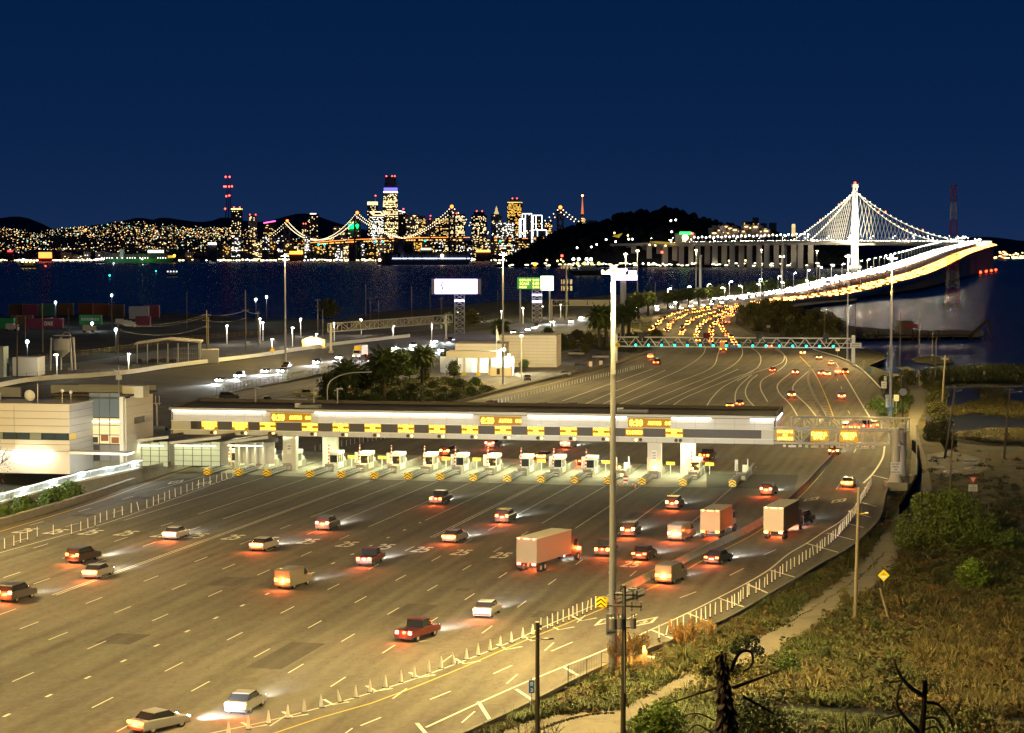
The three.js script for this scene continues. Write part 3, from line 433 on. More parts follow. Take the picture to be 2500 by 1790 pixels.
const redL = glow(8, 0.5, 0.35), whiteL = glow(5, 4.6, 3.8);
function tower(label, x0, x1, top, o = {}) {                          // a city tower from its pixel span at depth D
  const D = o.D ?? 8300, a = at(x0, top, D), b = at(x1, top, D), w = b.x - a.x, h = a.y - WATER - 3, t = thing('city_tower', label, o.cat ?? 'tower', V((a.x + b.x) / 2, WATER + 3, -D), o.ry ?? rr(-0.1, 0.1)), dp = Math.min(45, w * 0.8);
  const body = mb(), taper = o.taper ?? 1;
  if (taper !== 1) { const q = new THREE.BoxGeometry(w, h, dp, 4, 12, 4), p = q.attributes.position; for (let i = 0; i < p.count; i++) { const k = p.getY(i) / h + 0.5, f = o.prof ? o.prof(k) : lerp(1, taper, k); p.setX(i, p.getX(i) * f); p.setZ(i, p.getZ(i) * f); } q.computeVertexNormals(); body.add(q.translate(0, h / 2, 0)); } else body.box(w, h, dp, 0, h / 2, 0);
  if (o.setback) body.box(w * 0.7, o.setback, dp * 0.7, 0, h + o.setback / 2, 0);
  if (o.body) o.body(body, w, h, dp);
  const shell = body.build('facade', facM[o.fac ?? 0], t);
  const win = mb(), fl = 4.2, nx = Math.max(3, Math.round(w / (o.bay ?? 4))), dens = (o.dens ?? 0.35) * 0.55, cw = w / nx;
  for (let y = 6; y < h * (o.wtop ?? 1) - 4; y += fl) { const row = rnd() < 0.25 ? Math.min(1, dens * 2) : dens * rr(0.25, 1.1); let run = 0; for (let i = 0; i < nx; i++) if (rnd() < row) { const f = o.prof ? o.prof(y / h) : taper !== 1 ? lerp(1, taper, y / h) : 1; win.box(cw * 0.82, fl * 0.5, 0.8, (-w / 2 + cw * (i + 0.5)) * f, y, (dp / 2) * f + 0.5); } }
  if (win.q.length) win.build('lit_windows', winM[o.win ?? (rnd() * 2 | 0)], t, 'stuff');
  for (const r of o.reds ?? []) mb().sph(2.6, r * w / 2, h + (o.setback ?? 0) + 3, 0, 6).build('roof_beacon', redL, t);
  if (o.extra) o.extra(t, w, h, dp);
  return t;
}
const band = (name, m, f0, f1, hh, wk = 1) => (t, w, h, dp) => mb().box(w * wk + 1, h * (f1 - f0), dp * wk + 1, 0, h * (f0 + f1) / 2, 0).build(name, m, t);
tower('dark apartment tower with a yellow-lit top strip and red roof lights', 566, 590, 508, { dens: 0.22, reds: [-0.6, 0.6], extra: (t, w, h, dp) => mb().box(w, 5, dp + 2, 0, h - 4, 0).build('crown_lights', glow(2.4, 2.2, 0.6), t) });
tower('beige slim tower with two red roof lights beside the dark apartment tower', 607, 627, 526, { fac: 2, dens: 0.3, reds: [-0.7, 0.7] });
tower('low tower with a slanting pink neon line along its roof', 645, 674, 546, { dens: 0.2, extra: (t, w, h) => mb().beam(V(-w / 2, h + 2, 12), V(w / 2, h + 10, 12), 4).build('roof_line', glow(6, 0.4, 1.6), t) });
tower('dark tall tower with white lights on its roof in front of the hill', 753, 777, 523, { dens: 0.14, extra: (t, w, h) => mb().box(w * 0.6, 4, 4, 0, h + 1, 8).build('roof_lights', whiteL, t) });
tower('short tower with red lights just left of the dark tower with roof lights', 738, 752, 548, { fac: 1, reds: [-0.6, 0.2] });
tower('blocky beige tower left of the green illuminated sign', 813, 846, 553, { fac: 2, dens: 0.12 });
tower('tower carrying the big green illuminated sign', 850, 878, 536, { fac: 1, dens: 0.3, D: 8000, extra: (t, w, h) => mb().box(w * 0.95, 17, 3, 0, h - 26, 22).build('green_sign', M.greenGlow, t) });
tower('slim tower with a lit crown and a spire topped by a red light', 898, 921, 500, { dens: 0.3, extra: (t, w, h, dp) => { mb().box(w, 13, dp, 0, h + 5, 0).build('crown_lights', glow(1.9, 1.8, 0.7), t); mb().bar(V(w * 0.32, h + 10, 0), V(w * 0.32, h + 34, 0), 1.2).build('spire', M.grey, t); mb().sph(3, w * 0.32, h + 35, 0, 6).build('roof_beacon', redL, t); } });
tower('office tower with a lit slanted outline around its roof', 905, 938, 527, { D: 7900, dens: 0.75, win: 3, extra: (t, w, h, dp) => { const z = dp / 2 + 1, P = [V(-w / 2, h + 14, z), V(w * 0.3, h + 14, z), V(w / 2, h + 2, z), V(-w * 0.25, h + 2, z)], m = mb(); for (let i = 0; i < 4; i++) m.beam(P[i], P[(i + 1) % 4], 2.6); m.build('roof_outline', glow(5, 2.8, 1.2), t); } });
const sf = (k) => k < 0.55 ? 1 : 1 - 0.34 * ((k - 0.55) / 0.45) ** 1.5;
tower('tallest skyscraper, rounded and tapering, with a violet band under its crown', 935, 972, 432, { D: 8200, fac: 1, dens: 0.75, prof: sf, taper: 0.66, wtop: 0.81, win: 1, extra: (t, w, h, dp) => { mb().box(w * 0.9, 4.5, dp * 0.9, 0, h * 0.815, 0).build('crown_band', glow(4, 3.6, 2.4), t); for (const k of [0.832, 0.848, 0.862]) mb().box(w * 0.86, 2.6, dp * 0.88, 0, h * k, 0).build('crown_band', glow(0.5, 0.45, 3.4), t); for (const s of [-0.28, 0.1, 0.28]) mb().sph(3, s * w, h + 3, 0, 6).build('roof_beacon', redL, t); } });
tower('dark tower with a slanted lit roof edge right of the tallest skyscraper', 968, 989, 518, { fac: 3, dens: 0.12, extra: (t, w, h, dp) => { mb().beam(V(-w * 0.7, h + 9, dp / 2), V(w / 2, h - 1, dp / 2), 3.4).build('roof_edge', whiteL, t); mb().sph(3, w * 0.3, h + 12, 0, 6).build('roof_beacon', redL, t); } });
tower('plain grey office block right of the slanted-roof tower', 990, 1022, 522, { fac: 2, dens: 0.3 });
tower('lower block with a column of yellow windows beside the plain grey block', 1022, 1039, 527, { fac: 1, dens: 0.45 });
tower('low pale block with a red-lit antenna on its roof', 1040, 1062, 537, { fac: 2, dens: 0.06, extra: (t, w, h) => { mb().bar(V(0, h, 0), V(0, h + 16, 0), 1).build('antenna', M.grey, t); mb().sph(2.6, 0, h + 16, 0, 6).build('roof_beacon', redL, t); mb().sph(2.2, 0, h + 4, 8, 6).build('roof_beacon', redL, t); } });
tower('busy lit office tower behind the third bridge tower', 1064, 1098, 530, { fac: 0, dens: 0.6 });
tower('wide office tower with dense yellow windows right of the third bridge tower', 1098, 1135, 523, { fac: 1, dens: 0.65, reds: [-0.1] });
tower('dark tower with two red lights over stepped shoulders', 1152, 1188, 525, { fac: 0, dens: 0.4, setback: 12, reds: [-0.35, 0.4] });
tower('stone tower with a glowing stepped cupola on top', 1200, 1224, 523, { fac: 2, dens: 0.1, extra: (t, w, h) => { mb().box(w * 0.42, 9, w * 0.42, 0, h + 4, 0).cyl(w * 0.1, w * 0.16, 16, 0, h + 16, 0, 8).cyl(0.2, w * 0.08, 8, 0, h + 28, 0, 6).build('cupola', mat(0.5, 0.42, 0.3, 0.6, { emissive: new THREE.Color().setRGB(1, 0.72, 0.3), emissiveIntensity: 0.8 }), t); } });  // cupola glows by emissive colour instead of floodlights
tower('dark slab tower with gold windows and two red roof lights', 1240, 1274, 494, { fac: 3, dens: 0.62, win: 2, setback: 12, reds: [-0.35, 0.3], extra: (t, w, h, dp) => mb().box(w, 3, dp, 0, h - 1, 0).build('crown_band', glow(2, 1.5, 0.4), t) });
tower('wide flat-roofed office slab in front of the gold-windowed tower', 1213, 1257, 542, { D: 8000, fac: 2, dens: 0.4, win: 3 });
for (const [x0, x1, top, n] of [[1268, 1279, 535, 'leftmost, lower'], [1275, 1298, 522, 'tallest'], [1288, 1301, 533, 'narrow middle'], [1301, 1323, 526, 'second tallest'], [1301, 1334, 562, 'lowest, widest']]) {
  tower('office slab outlined in white lights, ' + n + ' of the outlined cluster', x0, x1, top, { D: n[0] === 'l' ? 7700 : 7850, fac: 3, dens: 0.04, ry: 0, extra: (t, w, h, dp) => { const m = mb(), z = dp / 2 + 1.5; for (const x of [-w / 2, -w / 6, w / 2]) m.box(2.2, h, 2.2, x, h / 2, z); m.box(w, 2.4, 2.4, 0, h, z); m.build('outline_lights', glow(3.6, 3.8, 4.2), t); } });
}
tower('yellow-lit office block right of the outlined cluster', 1330, 1348, 541, { fac: 1, dens: 0.6 });
{ // pyramid tower
  const D = 8700, p = at(1422, 480, D), t = thing('pyramid_tower', 'slender pyramid tower with a glowing orange tip', 'tower', V(p.x, WATER + 3, -D), 0.3), h = p.y - WATER - 3, w = 32;
  mb().cyl(w * 0.18, w, h * 0.72, 0, h * 0.36, 0, 4).build('facade', facM[2], t); mb().cyl(0.6, w * 0.18, h * 0.28, 0, h * 0.86, 0, 4).build('spire', mat(0.5, 0.3, 0.2, 0.6, { emissive: new THREE.Color().setRGB(1, 0.25, 0.08), emissiveIntensity: 0.9 }), t);  // orange light on the spire is painted in as emission
  const m = mb(); for (let y = 20; y < h * 0.66; y += 5) for (let i = -3; i < 4; i++) if (rnd() < 0.45) { const f = 1 - y / h * 0.95; m.box(3 * f + 1, 2.4, 1, i * 6 * f, y, w * 0.8 * f + 1); } m.build('lit_windows', winM[0], t, 'stuff'); mb().sph(5, 0, h + 4, 0, 8).build('beacon', glow(10, 3, 0.8), t);
}
tower('pale windowless block right of the pyramid tower', 1433, 1456, 538, { fac: 2, dens: 0 });
// waterfront blocks under and behind the west span
const fillers = []; for (let X = 545; X < 1345; X += rr(11, 24)) fillers.push([X, rr(13, 27), rr(572, 603), rr(7350, 7900)]);
for (let X = 60; X < 545; X += rr(26, 50)) fillers.push([X, rr(16, 34), rr(612, 626), rr(7350, 7600)]);
fillers.forEach(([X, w, top, D]) => { const t = tower(X < 545 ? 'low dim building on the waterfront below the lit hillside' : 'mid-rise block with lit windows on the city waterfront', X, X + w, top, { D, fac: (rnd() * 3) | 0, dens: X < 545 ? 0.16 : rr(0.2, 0.65), win: (rnd() * 4) | 0, cat: 'building' }); t.userData.group = X < 545 ? 'low buildings along the far waterfront' : 'lit blocks along the city waterfront'; t.name = numbered('waterfront_block'); });
{ // quay lights, signs on the shore
  const m = mb(), m2 = mb(); for (let X = -20; X < 1335; X += rr(2, 9)) { if (X > 250 && X < 540 && rnd() < 0.6) continue; const p = at(X, rr(633, 640), 7250); (rnd() < 0.7 ? m : m2).box(rr(3, 8), rr(2, 4.5), 2, p.x, Math.max(p.y, 2), p.z); }
  tag(m.build('quay_lights', glow(7, 5.5, 2.6)), 'warm lights strung along the city quay at the waterline', 'quay lights', null, 'stuff'); tag(m2.build('quay_lights', glow(7, 7, 7)), 'white lights strung along the city quay at the waterline', 'quay lights', null, 'stuff');
  for (const [X, Y, w, h, c, l] of [[110, 623, 32, 14, [7, 0.9, 0.15], 'large orange-red lit sign on the far left waterfront'], [24, 613, 12, 4, [5, 0.2, 0.2], 'small red lit sign at the far left of the waterfront'], [723, 617, 32, 7, [6, 1.8, 0.15], 'long orange lit sign on a waterfront building below the bridge'], [860, 590, 16, 4, [6, 1.2, 0.2], 'short orange sign on a building under the second bridge tower'], [518, 595, 20, 4, [6, 6, 6], 'bright white glowing roof left of the bridge start'], [380, 614, 38, 6, [4, 4, 3.4], 'white glowing roof behind the green-hulled ship'], [1180, 613, 34, 5, [4, 1.6, 0.3], 'orange glowing frontage below the bridge right of the dark ship'], [1040, 608, 26, 5, [1.6, 1.4, 0.9], 'pale glowing roof behind the dark ship']]) { const p = at(X, Y, 7240), k = 7240 / F, t = thing('glowing_panel', l, 'sign', V(p.x, p.y, p.z)); mb().box(w * k, h * k, 2).build('panel', glow(...c), t); mb().box(w * k + 4, Math.max(6, p.y), 4, 0, -p.y / 2, -4).build('support', facM[0], t); }  // the roofs and frontage glow by colour, standing in for lamplight
}
{ // lattice transmitter on the hill, seen by its red lamps
  const D = 13500, t = thing('transmitter_mast', 'three-pronged hilltop transmitter marked by rows of red lamps', 'transmitter', at(558, 545, D)), y0 = at(558, 545, D).y, m = mb(), r = mb(), hh = (Y) => at(558, Y, D).y - y0, k = D / F;
  for (const x of [-8, 0, 8]) m.bar(V(x * k * 1.1, -40, 0), V(x * k * 0.5, hh(478), 0), 4, 5, 2.5).bar(V(x * k * 0.5, hh(478), 0), V(x * k * 0.55, hh(430), 0), 2.5, 5, 1); for (const Y of [480, 456]) m.bar(V(-8 * k, hh(Y), 0), V(8 * k, hh(Y), 0), 2.2); m.build('lattice', mat(0.03, 0.02, 0.025, 0.8), t);
  for (const [X, Y] of [[552, 432], [561.5, 432], [548, 455.5], [552, 455.5], [560, 455.5], [567, 455], [553, 479], [560.5, 477.5], [550, 510]]) r.sph(6, (X - 558) * k, hh(Y), 6, 6); r.build('beacon', redL, t);
}
{ // west suspension spans
  const t = thing('suspension_bridge', 'older suspension bridge with strings of lamps along its swooping cables', 'bridge'), tw = [[700, 545, 8000], [872, 526, 7000], [1103, 512, 6250], [1368, 514, 6050]], deck = [[560, 615, 8400], [600, 608, 8300], [700, 599, 8000], [872, 586.5, 7000], [985, 583, 6600], [1103, 581.5, 6250], [1230, 583, 6150], [1368, 587, 6050], [1440, 592, 5900]];
  const dc = new THREE.CatmullRomCurve3(deck.map(([X, Y, D]) => at(X, Y, D)), false, 'centripetal'), dp = dc.getSpacedPoints(120), ds = mb(), low = mb();
  ds.add(wall(dp, [[-10, 0], [10, 0], [10, -2], [-10, -2], [-10, 0]])); ds.add(wall(dp.map((p) => p.clone().add(V(0, -10, 0))), [[-10, 0], [10, 0], [10, -2.5], [-10, -2.5], [-10, 0]])); for (let i = 0; i < 120; i++) for (const s of [0, 1]) ds.bar(dp[i].clone().add(V(0, s ? -10 : -1, 10)), dp[i + 1].clone().add(V(0, s ? -1 : -10, 10)), 0.8, 4);
  ds.build('truss_deck', mat(0.1, 0.08, 0.07, 0.7), t); for (let i = 0; i < 120; i += 1) if (rnd() < 0.75) low.box(rr(6, 20), 1.5, 1.5, dp[i].x, dp[i].y + 2.2, dp[i].z + 11); low.build('deck_traffic_lights', glow(3.2, 0.9, 0.2), t, 'stuff');
  const amb = mb(); for (let i = 40; i < 112; i++) if (rnd() < 0.6) amb.box(7, 3, 1, dp[i].x, dp[i].y - 5, dp[i].z + 9); amb.build('lower_deck_lights', glow(2.4, 1.2, 0.25), t, 'stuff');
  const tops = tw.map(([X, Y, D], n) => {
    const a = at(X, Y, D), m = mb(), k = D / F; for (const s of [-7, 7]) { m.box(6, a.y - WATER, 8, a.x + s * k * 0.9, (a.y + WATER) / 2, a.z); } for (const [y0, y1] of [[0.35, 0.55], [0.55, 0.78], [0.78, 0.97]]) { m.bar(V(a.x - 6 * k, a.y * y0, a.z), V(a.x + 6 * k, a.y * y1, a.z), 2, 5).bar(V(a.x + 6 * k, a.y * y0, a.z), V(a.x - 6 * k, a.y * y1, a.z), 2, 5); } m.box(13 * k, 5, 8, a.x, a.y - 2, a.z);
    m.build('bridge_tower', mat(0.2, 0.18, 0.17, 0.6), t); mb().sph(5.2, a.x + (n ? 0 : 2), a.y + 9, a.z, 10).build('beacon', glow(9, 1.1, 0.12), t); return a;
  });
  const anch = at(985, 583, 6600); mb().box(60, anch.y - WATER + 6, 40, anch.x, (anch.y + WATER) / 2, anch.z - 30).build('anchorage', mat(0.25, 0.22, 0.2, 0.8), t);
  const spans = [[at(600, 606, 8300), tops[0], 0.1], [tops[0], tops[1], 1, at(778, 587, 7480)], [tops[1], anch, 0.1], [anch, tops[2], 0.1], [tops[2], tops[3], 1, at(1226, 577, 6150)], [tops[3], at(1456, 570, 5900), 0.03]];
  for (const [a, b, sag, mid] of spans) for (const s of [-6, 7]) {
    const ox = s * 6200 / F, P = []; for (let k = 0; k <= 40; k++) { const u = k / 40, p = a.clone().lerp(b, u); if (mid) p.y -= ((a.y + b.y) / 2 - mid.y) * 4 * u * (1 - u); else p.y -= sag * Math.abs(a.y - b.y) * 4 * u * (1 - u) * 1.6; p.x += ox * (mid ? 1 : a.y > b.y ? 1 - u * 0.4 : 0.6 + u * 0.4); P.push(p); }
    const c = mb(), l = mb(), L = new THREE.CatmullRomCurve3(P), n = Math.round(L.getLength() / 17); for (let k = 0; k < 40; k++) c.bar(P[k], P[k + 1], 1, 4); L.getSpacedPoints(n).forEach((p) => l.sph(1.7, p.x, p.y + 1, p.z, 5));
    c.build('main_cable', M.grey, t); l.build('cable_lamps', glow(4.6, 3.7, 2.1), t, 'stuff');
  }
  const cy = mb(); for (const [X, Y] of [[777, 597], [792, 597], [917, 590], [934, 590], [1038, 588], [1221, 589]]) { const p = at(X, Y, 6100); cy.sph(3, p.x, p.y, p.z, 6); } cy.build('channel_lamp', M.cyan, t);
}
// the wooded island and its shore
const isl = ridge('island_hill', [[1215, 650], [1240, 637], [1290, 622], [1320, 600], [1345, 586], [1370, 574], [1400, 566], [1440, 556], [1465, 556], [1490, 550], [1510, 538], [1545, 533], [1580, 529], [1610, 525], [1640, 523], [1660, 530], [1690, 538], [1720, 545], [1760, 556], [1800, 566], [1850, 580], [1900, 590], [2000, 606], [2120, 622], [2200, 640]], 5300, 420, mat(0.014, 0.015, 0.012, 1), WATER, 0.06);
{
  const cn = new THREE.IcosahedronGeometry(1, 1), p = cn.attributes.position; for (let i = 0; i < p.count; i++) { const k = 0.8 + 0.4 * nF[(i * 611) % 262144]; p.setXYZ(i, p.getX(i) * k, p.getY(i) * k, p.getZ(i) * k); } cn.computeVertexNormals();
  const im = new THREE.InstancedMesh(cn, mat(0.014, 0.018, 0.012, 1), 1500), m4 = new THREE.Matrix4(); im.name = 'island_woods';
  for (let i = 0; i < 1500; i++) { const q = isl.at(rr(0.04, 0.85), Math.pow(rnd(), 1.5) * 0.8), s = rr(5, 11); im.setMatrixAt(i, m4.compose(V(q.x + rr(-14, 14), q.y + s * 0.5, q.z + rr(-10, 10)), new THREE.Quaternion().setFromEuler(new THREE.Euler(rnd() * 6, rnd() * 6, 0)), V(s, s * rr(0.9, 1.7), s))); }
  scene.add(im); tag(im, 'dark woods covering the island hill beyond the bridge', 'woods', null, 'stuff');
  const lamps = mb(), warm = mb(), D = 4850; for (const [X, Y] of [[1409, 605], [1444, 603], [1457, 597], [1480, 585], [1503, 590], [1535, 584], [1544, 584], [1400, 633], [1413, 633], [1432, 633], [1443, 633], [1436, 641], [1460, 645], [1480, 646], [1570, 644], [1584, 643], [1420, 648], [1620, 647], [1690, 644], [1640, 566], [1638, 539], [1650, 537]]) { const q = at(X, Y, D); lamps.sph(Math.abs(Y - 633) < 2 ? 3.4 : 2.1, q.x, q.y, q.z, 6); } for (const [X, Y] of [[1361, 637], [1370, 634], [1375, 638], [1533, 575], [1586, 598], [1600, 599], [1625, 600], [1638, 588], [1500, 569], [1695, 645], [1780, 637], [1820, 636], [1825, 640], [1335, 635], [1308, 646]]) { const q = at(X, Y, D); warm.sph(2, q.x, q.y, q.z, 6); }
  tag(lamps.build('island_lamps', glow(12, 12, 10)), 'white lamps on the island slopes and pier', 'lamps', null, 'stuff'); tag(warm.build('island_lamps', glow(9, 5.5, 1.4)), 'warm lamps on the island slopes and shore', 'lamps', null, 'stuff');
  const rd = at(1306, 645.5, 4700); mb().sph(4, 0, 0, 0, 8).move(rd.x, rd.y, rd.z); { const t = thing('harbour_beacon', 'orange beacon at the left tip of the island', 'beacon', rd); mb().sph(4, 0, 0, 0, 8).build('lamp', glow(9, 2.2, 0.1), t); mb().cyl(1, 1.4, 10, 0, -6, 0, 6).build('post', M.dark, t); }
  for (const [X, Y, l] of [[1372, 624.5, 'thin pole with a red lamp on the island pier'], [1616, 616, 'thin pole with a red lamp before the island hill']]) { const q = at(X, Y, 4800), t = thing('lamp_pole', l, 'pole', V(q.x, WATER, q.z)); mb().cyl(0.8, 1, q.y - WATER, 0, (q.y - WATER) / 2, 0, 6).build('pole', M.grey, t); mb().sph(3, 0, q.y - WATER, 0, 6).build('lamp', redL, t); }
  // road banks and tunnel mouth with lamplight as emissive colour, green signals, viaduct lamps
  for (const [px, l, m, D2] of [[[[1495, 577], [1520, 569], [1511, 581]], 'yellow glowing bare slope on the island', mat(0.5, 0.4, 0.06, 0.9, { emissive: new THREE.Color().setRGB(0.3, 0.2, 0.02) }), 4900], [[[1585, 590], [1605, 589], [1662, 594], [1655, 598], [1612, 596]], 'yellow glowing road bank on the island below the woods', mat(0.5, 0.4, 0.1, 0.9, { emissive: new THREE.Color().setRGB(0.26, 0.18, 0.03) }), 4850]]) { const P = px.map(([X, Y]) => at(X, Y, D2)), s = new THREE.Shape(P.map((q) => new THREE.Vector2(q.x, q.y))), q = new THREE.ExtrudeGeometry(s, { depth: 14, bevelEnabled: false }); tag(mb().add(q.translate(0, 0, -D2 - 10)).build('glowing_bank', m), l, 'slope'); }
  { const q = at(1673, 580, 4880), t = thing('tunnel_portal', 'glowing tunnel mouth with green lane signals above it', 'tunnel', q), a = mb().cyl(7, 7, 6, 0, 0, 0, 20, PI / 2).build('mouth', glow(4, 3, 1.4), t); mb().box(26, 6, 3, 0, 10, 2).build('signal_board', glow(0.1, 3, 0.4), t); mb().box(4, 5, 3, 16, 9, 2).build('red_signal', redL, t); mb().box(46, 22, 8, 0, -1, -6).build('portal_wall', M.concreteDark, t); }
  for (let k = 0; k < 30; k++) { const X = 1695 + k * 9.6, q = at(X, 579 - k * 0.28 + (k % 2) * 2, 4800), t = thing('viaduct_lamp', 'small lamp post on the island viaduct left of the white tower', 'street lamp', V(q.x, q.y, q.z), 0, 'lamps along the island viaduct'); mb().sph(2.3, 0, 0, 0, 6).build('lamp', whiteL, t); mb().cyl(0.4, 0.6, 11, 0, -6, 0, 5).build('pole', M.grey, t); }
  for (const [X0, X1, top, D2, l] of [[1815, 1850, 541, 8600, 'stepped apartment tower on the hill left of the round tower, leftmost'], [1838, 1852, 531, 8500, 'tallest apartment tower on the hill left of the round tower'], [1857, 1872, 545, 8600, 'middle apartment tower on the hill left of the round tower'], [1879, 1895, 544, 8600, 'right apartment tower on the hill nearest the round tower']]) tower(l, X0, X1, top, { D: D2, fac: 1, dens: 0.12, win: 2 });
  ridge('city_hill', [[1720, 600], [1760, 556], [1790, 553], [1830, 556], [1870, 558], [1900, 566], [1935, 590], [1960, 600]], 8500, 700, hillM, 10, 0.03);
  { const D2 = 8400, q = at(1937.5, 549, D2), t = thing('round_tower', 'golden glowing round tower on the city hill', 'tower', V(q.x, 0, q.z)); mb().cyl(7, 8.5, q.y, 0, q.y / 2, 0, 16).build('shaft', mat(0.6, 0.5, 0.3, 0.6, { emissive: new THREE.Color().setRGB(1, 0.7, 0.25), emissiveIntensity: 0.95 }), t); mb().cyl(6, 7.6, 10, 0, q.y - 2, 0, 16).build('lantern', mat(0.6, 0.5, 0.3, 0.6, { emissive: new THREE.Color().setRGB(1, 0.75, 0.35), emissiveIntensity: 1.3 }), t); }  // no floodlights here: shaft and lantern glow by emissive colour
  const hs = mb(), hl = mb(); for (let i = 0; i < 60; i++) { const q = at(rr(1735, 1870), rr(556, 577), 5000 - rr(0, 150)), w = rr(8, 20); hs.box(w, rr(10, 16), 10, q.x, q.y, q.z); if (rnd() < 0.5) hl.box(w * 0.5, 2, 2, q.x, q.y + 3, q.z + 7); } tag(hs.build('hillside_houses', mat(0.3, 0.26, 0.25, 0.8)), 'pale houses stepping up the island slope above the viaduct', 'houses', null, 'stuff'); tag(hl.build('house_lights', glow(4, 2.6, 1)), 'lights of the houses above the viaduct', 'lights', null, 'stuff');
  const sh = mb(), sg = mb(); for (let X = 1215; X < 2060; X += 3) { const q = at(X + rr(-1, 1), 647, 4780); sh.box(rr(8, 26), rr(3, 8), 10, q.x, 0.5, q.z); if (rnd() < 0.28) sg.box(rr(3, 9), 2, 2, q.x, rr(1, 8), q.z + 7); } tag(sh.build('shore_sheds', mat(0.12, 0.12, 0.1, 0.9)), 'low sheds and rocks along the island shore', 'sheds', null, 'stuff'); tag(sg.build('shore_lights', glow(5, 4.6, 3)), 'lights along the island shore at the waterline', 'lights', null, 'stuff');
  const fr = mb(), fo = mb(); for (let i = 0; i < 70; i++) { const q = at(rr(2412, 2520), rr(613, 640), 9800); (rnd() < 0.8 ? fr : fo).box(rr(4, 14), rr(3, 6), 3, q.x, Math.max(2, q.y), q.z); } for (const X of [2466, 2473, 2481]) { const q = at(X, 639, 9700); fo.box(14, 12, 3, q.x, q.y, q.z); } tag(fr.build('town_lights', glow(6, 4.6, 1.8)), 'yellow lights of a far town right of the bridge', 'lights', null, 'stuff'); tag(fo.build('town_lights', glow(9, 1, 0.3)), 'red lights of a far town right of the bridge', 'lights', null, 'stuff');
  for (const [X0, X1, top, D2, h, l] of [[2415, 2416, 1, 1, 1, '']]) void X0;
}
// ships and small craft
function hull(L, h, w) { const P = [[-L / 2, h], [-L / 2 + 6, 0], [L / 2 - 10, 0], [L / 2 + 4, h * 1.25], [L * 0.3, h]]; return mb().prism(P, w, 1); }
{ const p = at(335, 643, 6600), t = thing('container_ship', 'container ship with a lit green hull and yellow bow deck lamp', 'ship', V(p.x, WATER, p.z)), k = 6600 / F; hull(185 * k, 13, 30).build('hull', mat(0.02, 0.16, 0.06, 0.5), t); const st = mb(); for (let i = 0; i < 13; i++) st.box(11.4 * k, rr(10, 22), 24, (-78 + i * 12) * k, 13 + 8, 0); st.build('container_stack', mat(0.05, 0.04, 0.045, 0.8), t); mb().box(9 * k, 34, 22, -36 * k, 26, 2).build('bridge_house', mat(0.3, 0.33, 0.35, 0.6), t); const l = mb(); for (let i = 0; i < 26; i++) if (rnd() < 0.85) l.sph(1.6, (-84 + i * 6.2) * k, 15, 16, 5); l.build('deck_lamps', whiteL, t, 'stuff'); const wl = glow(8, 3.6, 0.3); mb().box(16 * k, 9, 14, 84 * k, 18, 4).build('bow_house', mat(0.6, 0.4, 0.05, 0.6, { emissive: new THREE.Color().setRGB(0.9, 0.5, 0.05) }), t); mb().sph(4, 92 * k, 22, 12, 8).build('bow_lamp', wl, t); ptLight(V(p.x + 20 * k, 30, p.z + 60), [0.4, 1, 0.3], 5000, 40); ptLight(V(p.x - 50 * k, 26, p.z + 50), [0.9, 1, 0.9], 2500, 40); mb().box(5, 3, 3, 20 * k, 11, 60).build('hull_wash_lamp', whiteL, t); }  // bow house glows by colour; lamp and lights off the side light the hull
{ const p = at(1034, 642, 5600), t = thing('container_ship', 'large dark container ship with a line of deck lamps and a tall bridge house', 'ship', V(p.x, WATER, p.z)), k = 5600 / F; hull(232 * k, 14, 36).build('hull', mat(0.02, 0.025, 0.05, 0.5), t); const st = mb(); for (let i = 0; i < 18; i++) if (i !== 4) st.box(11 * k, i < 4 ? 20 : rr(20, 27), 30, (-98 + i * 12) * k, 22, 0); st.build('container_stack', mat(0.022, 0.022, 0.032, 0.8), t); mb().box(14 * k, 56, 26, -54 * k, 40, 2).build('bridge_house', mat(0.16, 0.14, 0.15, 0.6), t); mb().box(20 * k, 16, 20, -38 * k, 44, 0).build('funnel', M.dark, t); const l = mb(); for (let i = 0; i < 80; i++) if (rnd() < 0.9) l.sph(1.3, (-74 + i * 2.45) * k, 17, 19, 5); l.build('deck_lamps', glow(4, 4.4, 6), t, 'stuff'); mb().sph(4.6, 46 * k, 24, 20, 8).build('work_lamp', glow(9, 6, 3), t); mb().sph(4, -106 * k, 13, 18, 8).build('stern_lamp', glow(9, 4.5, 2.4), t); }
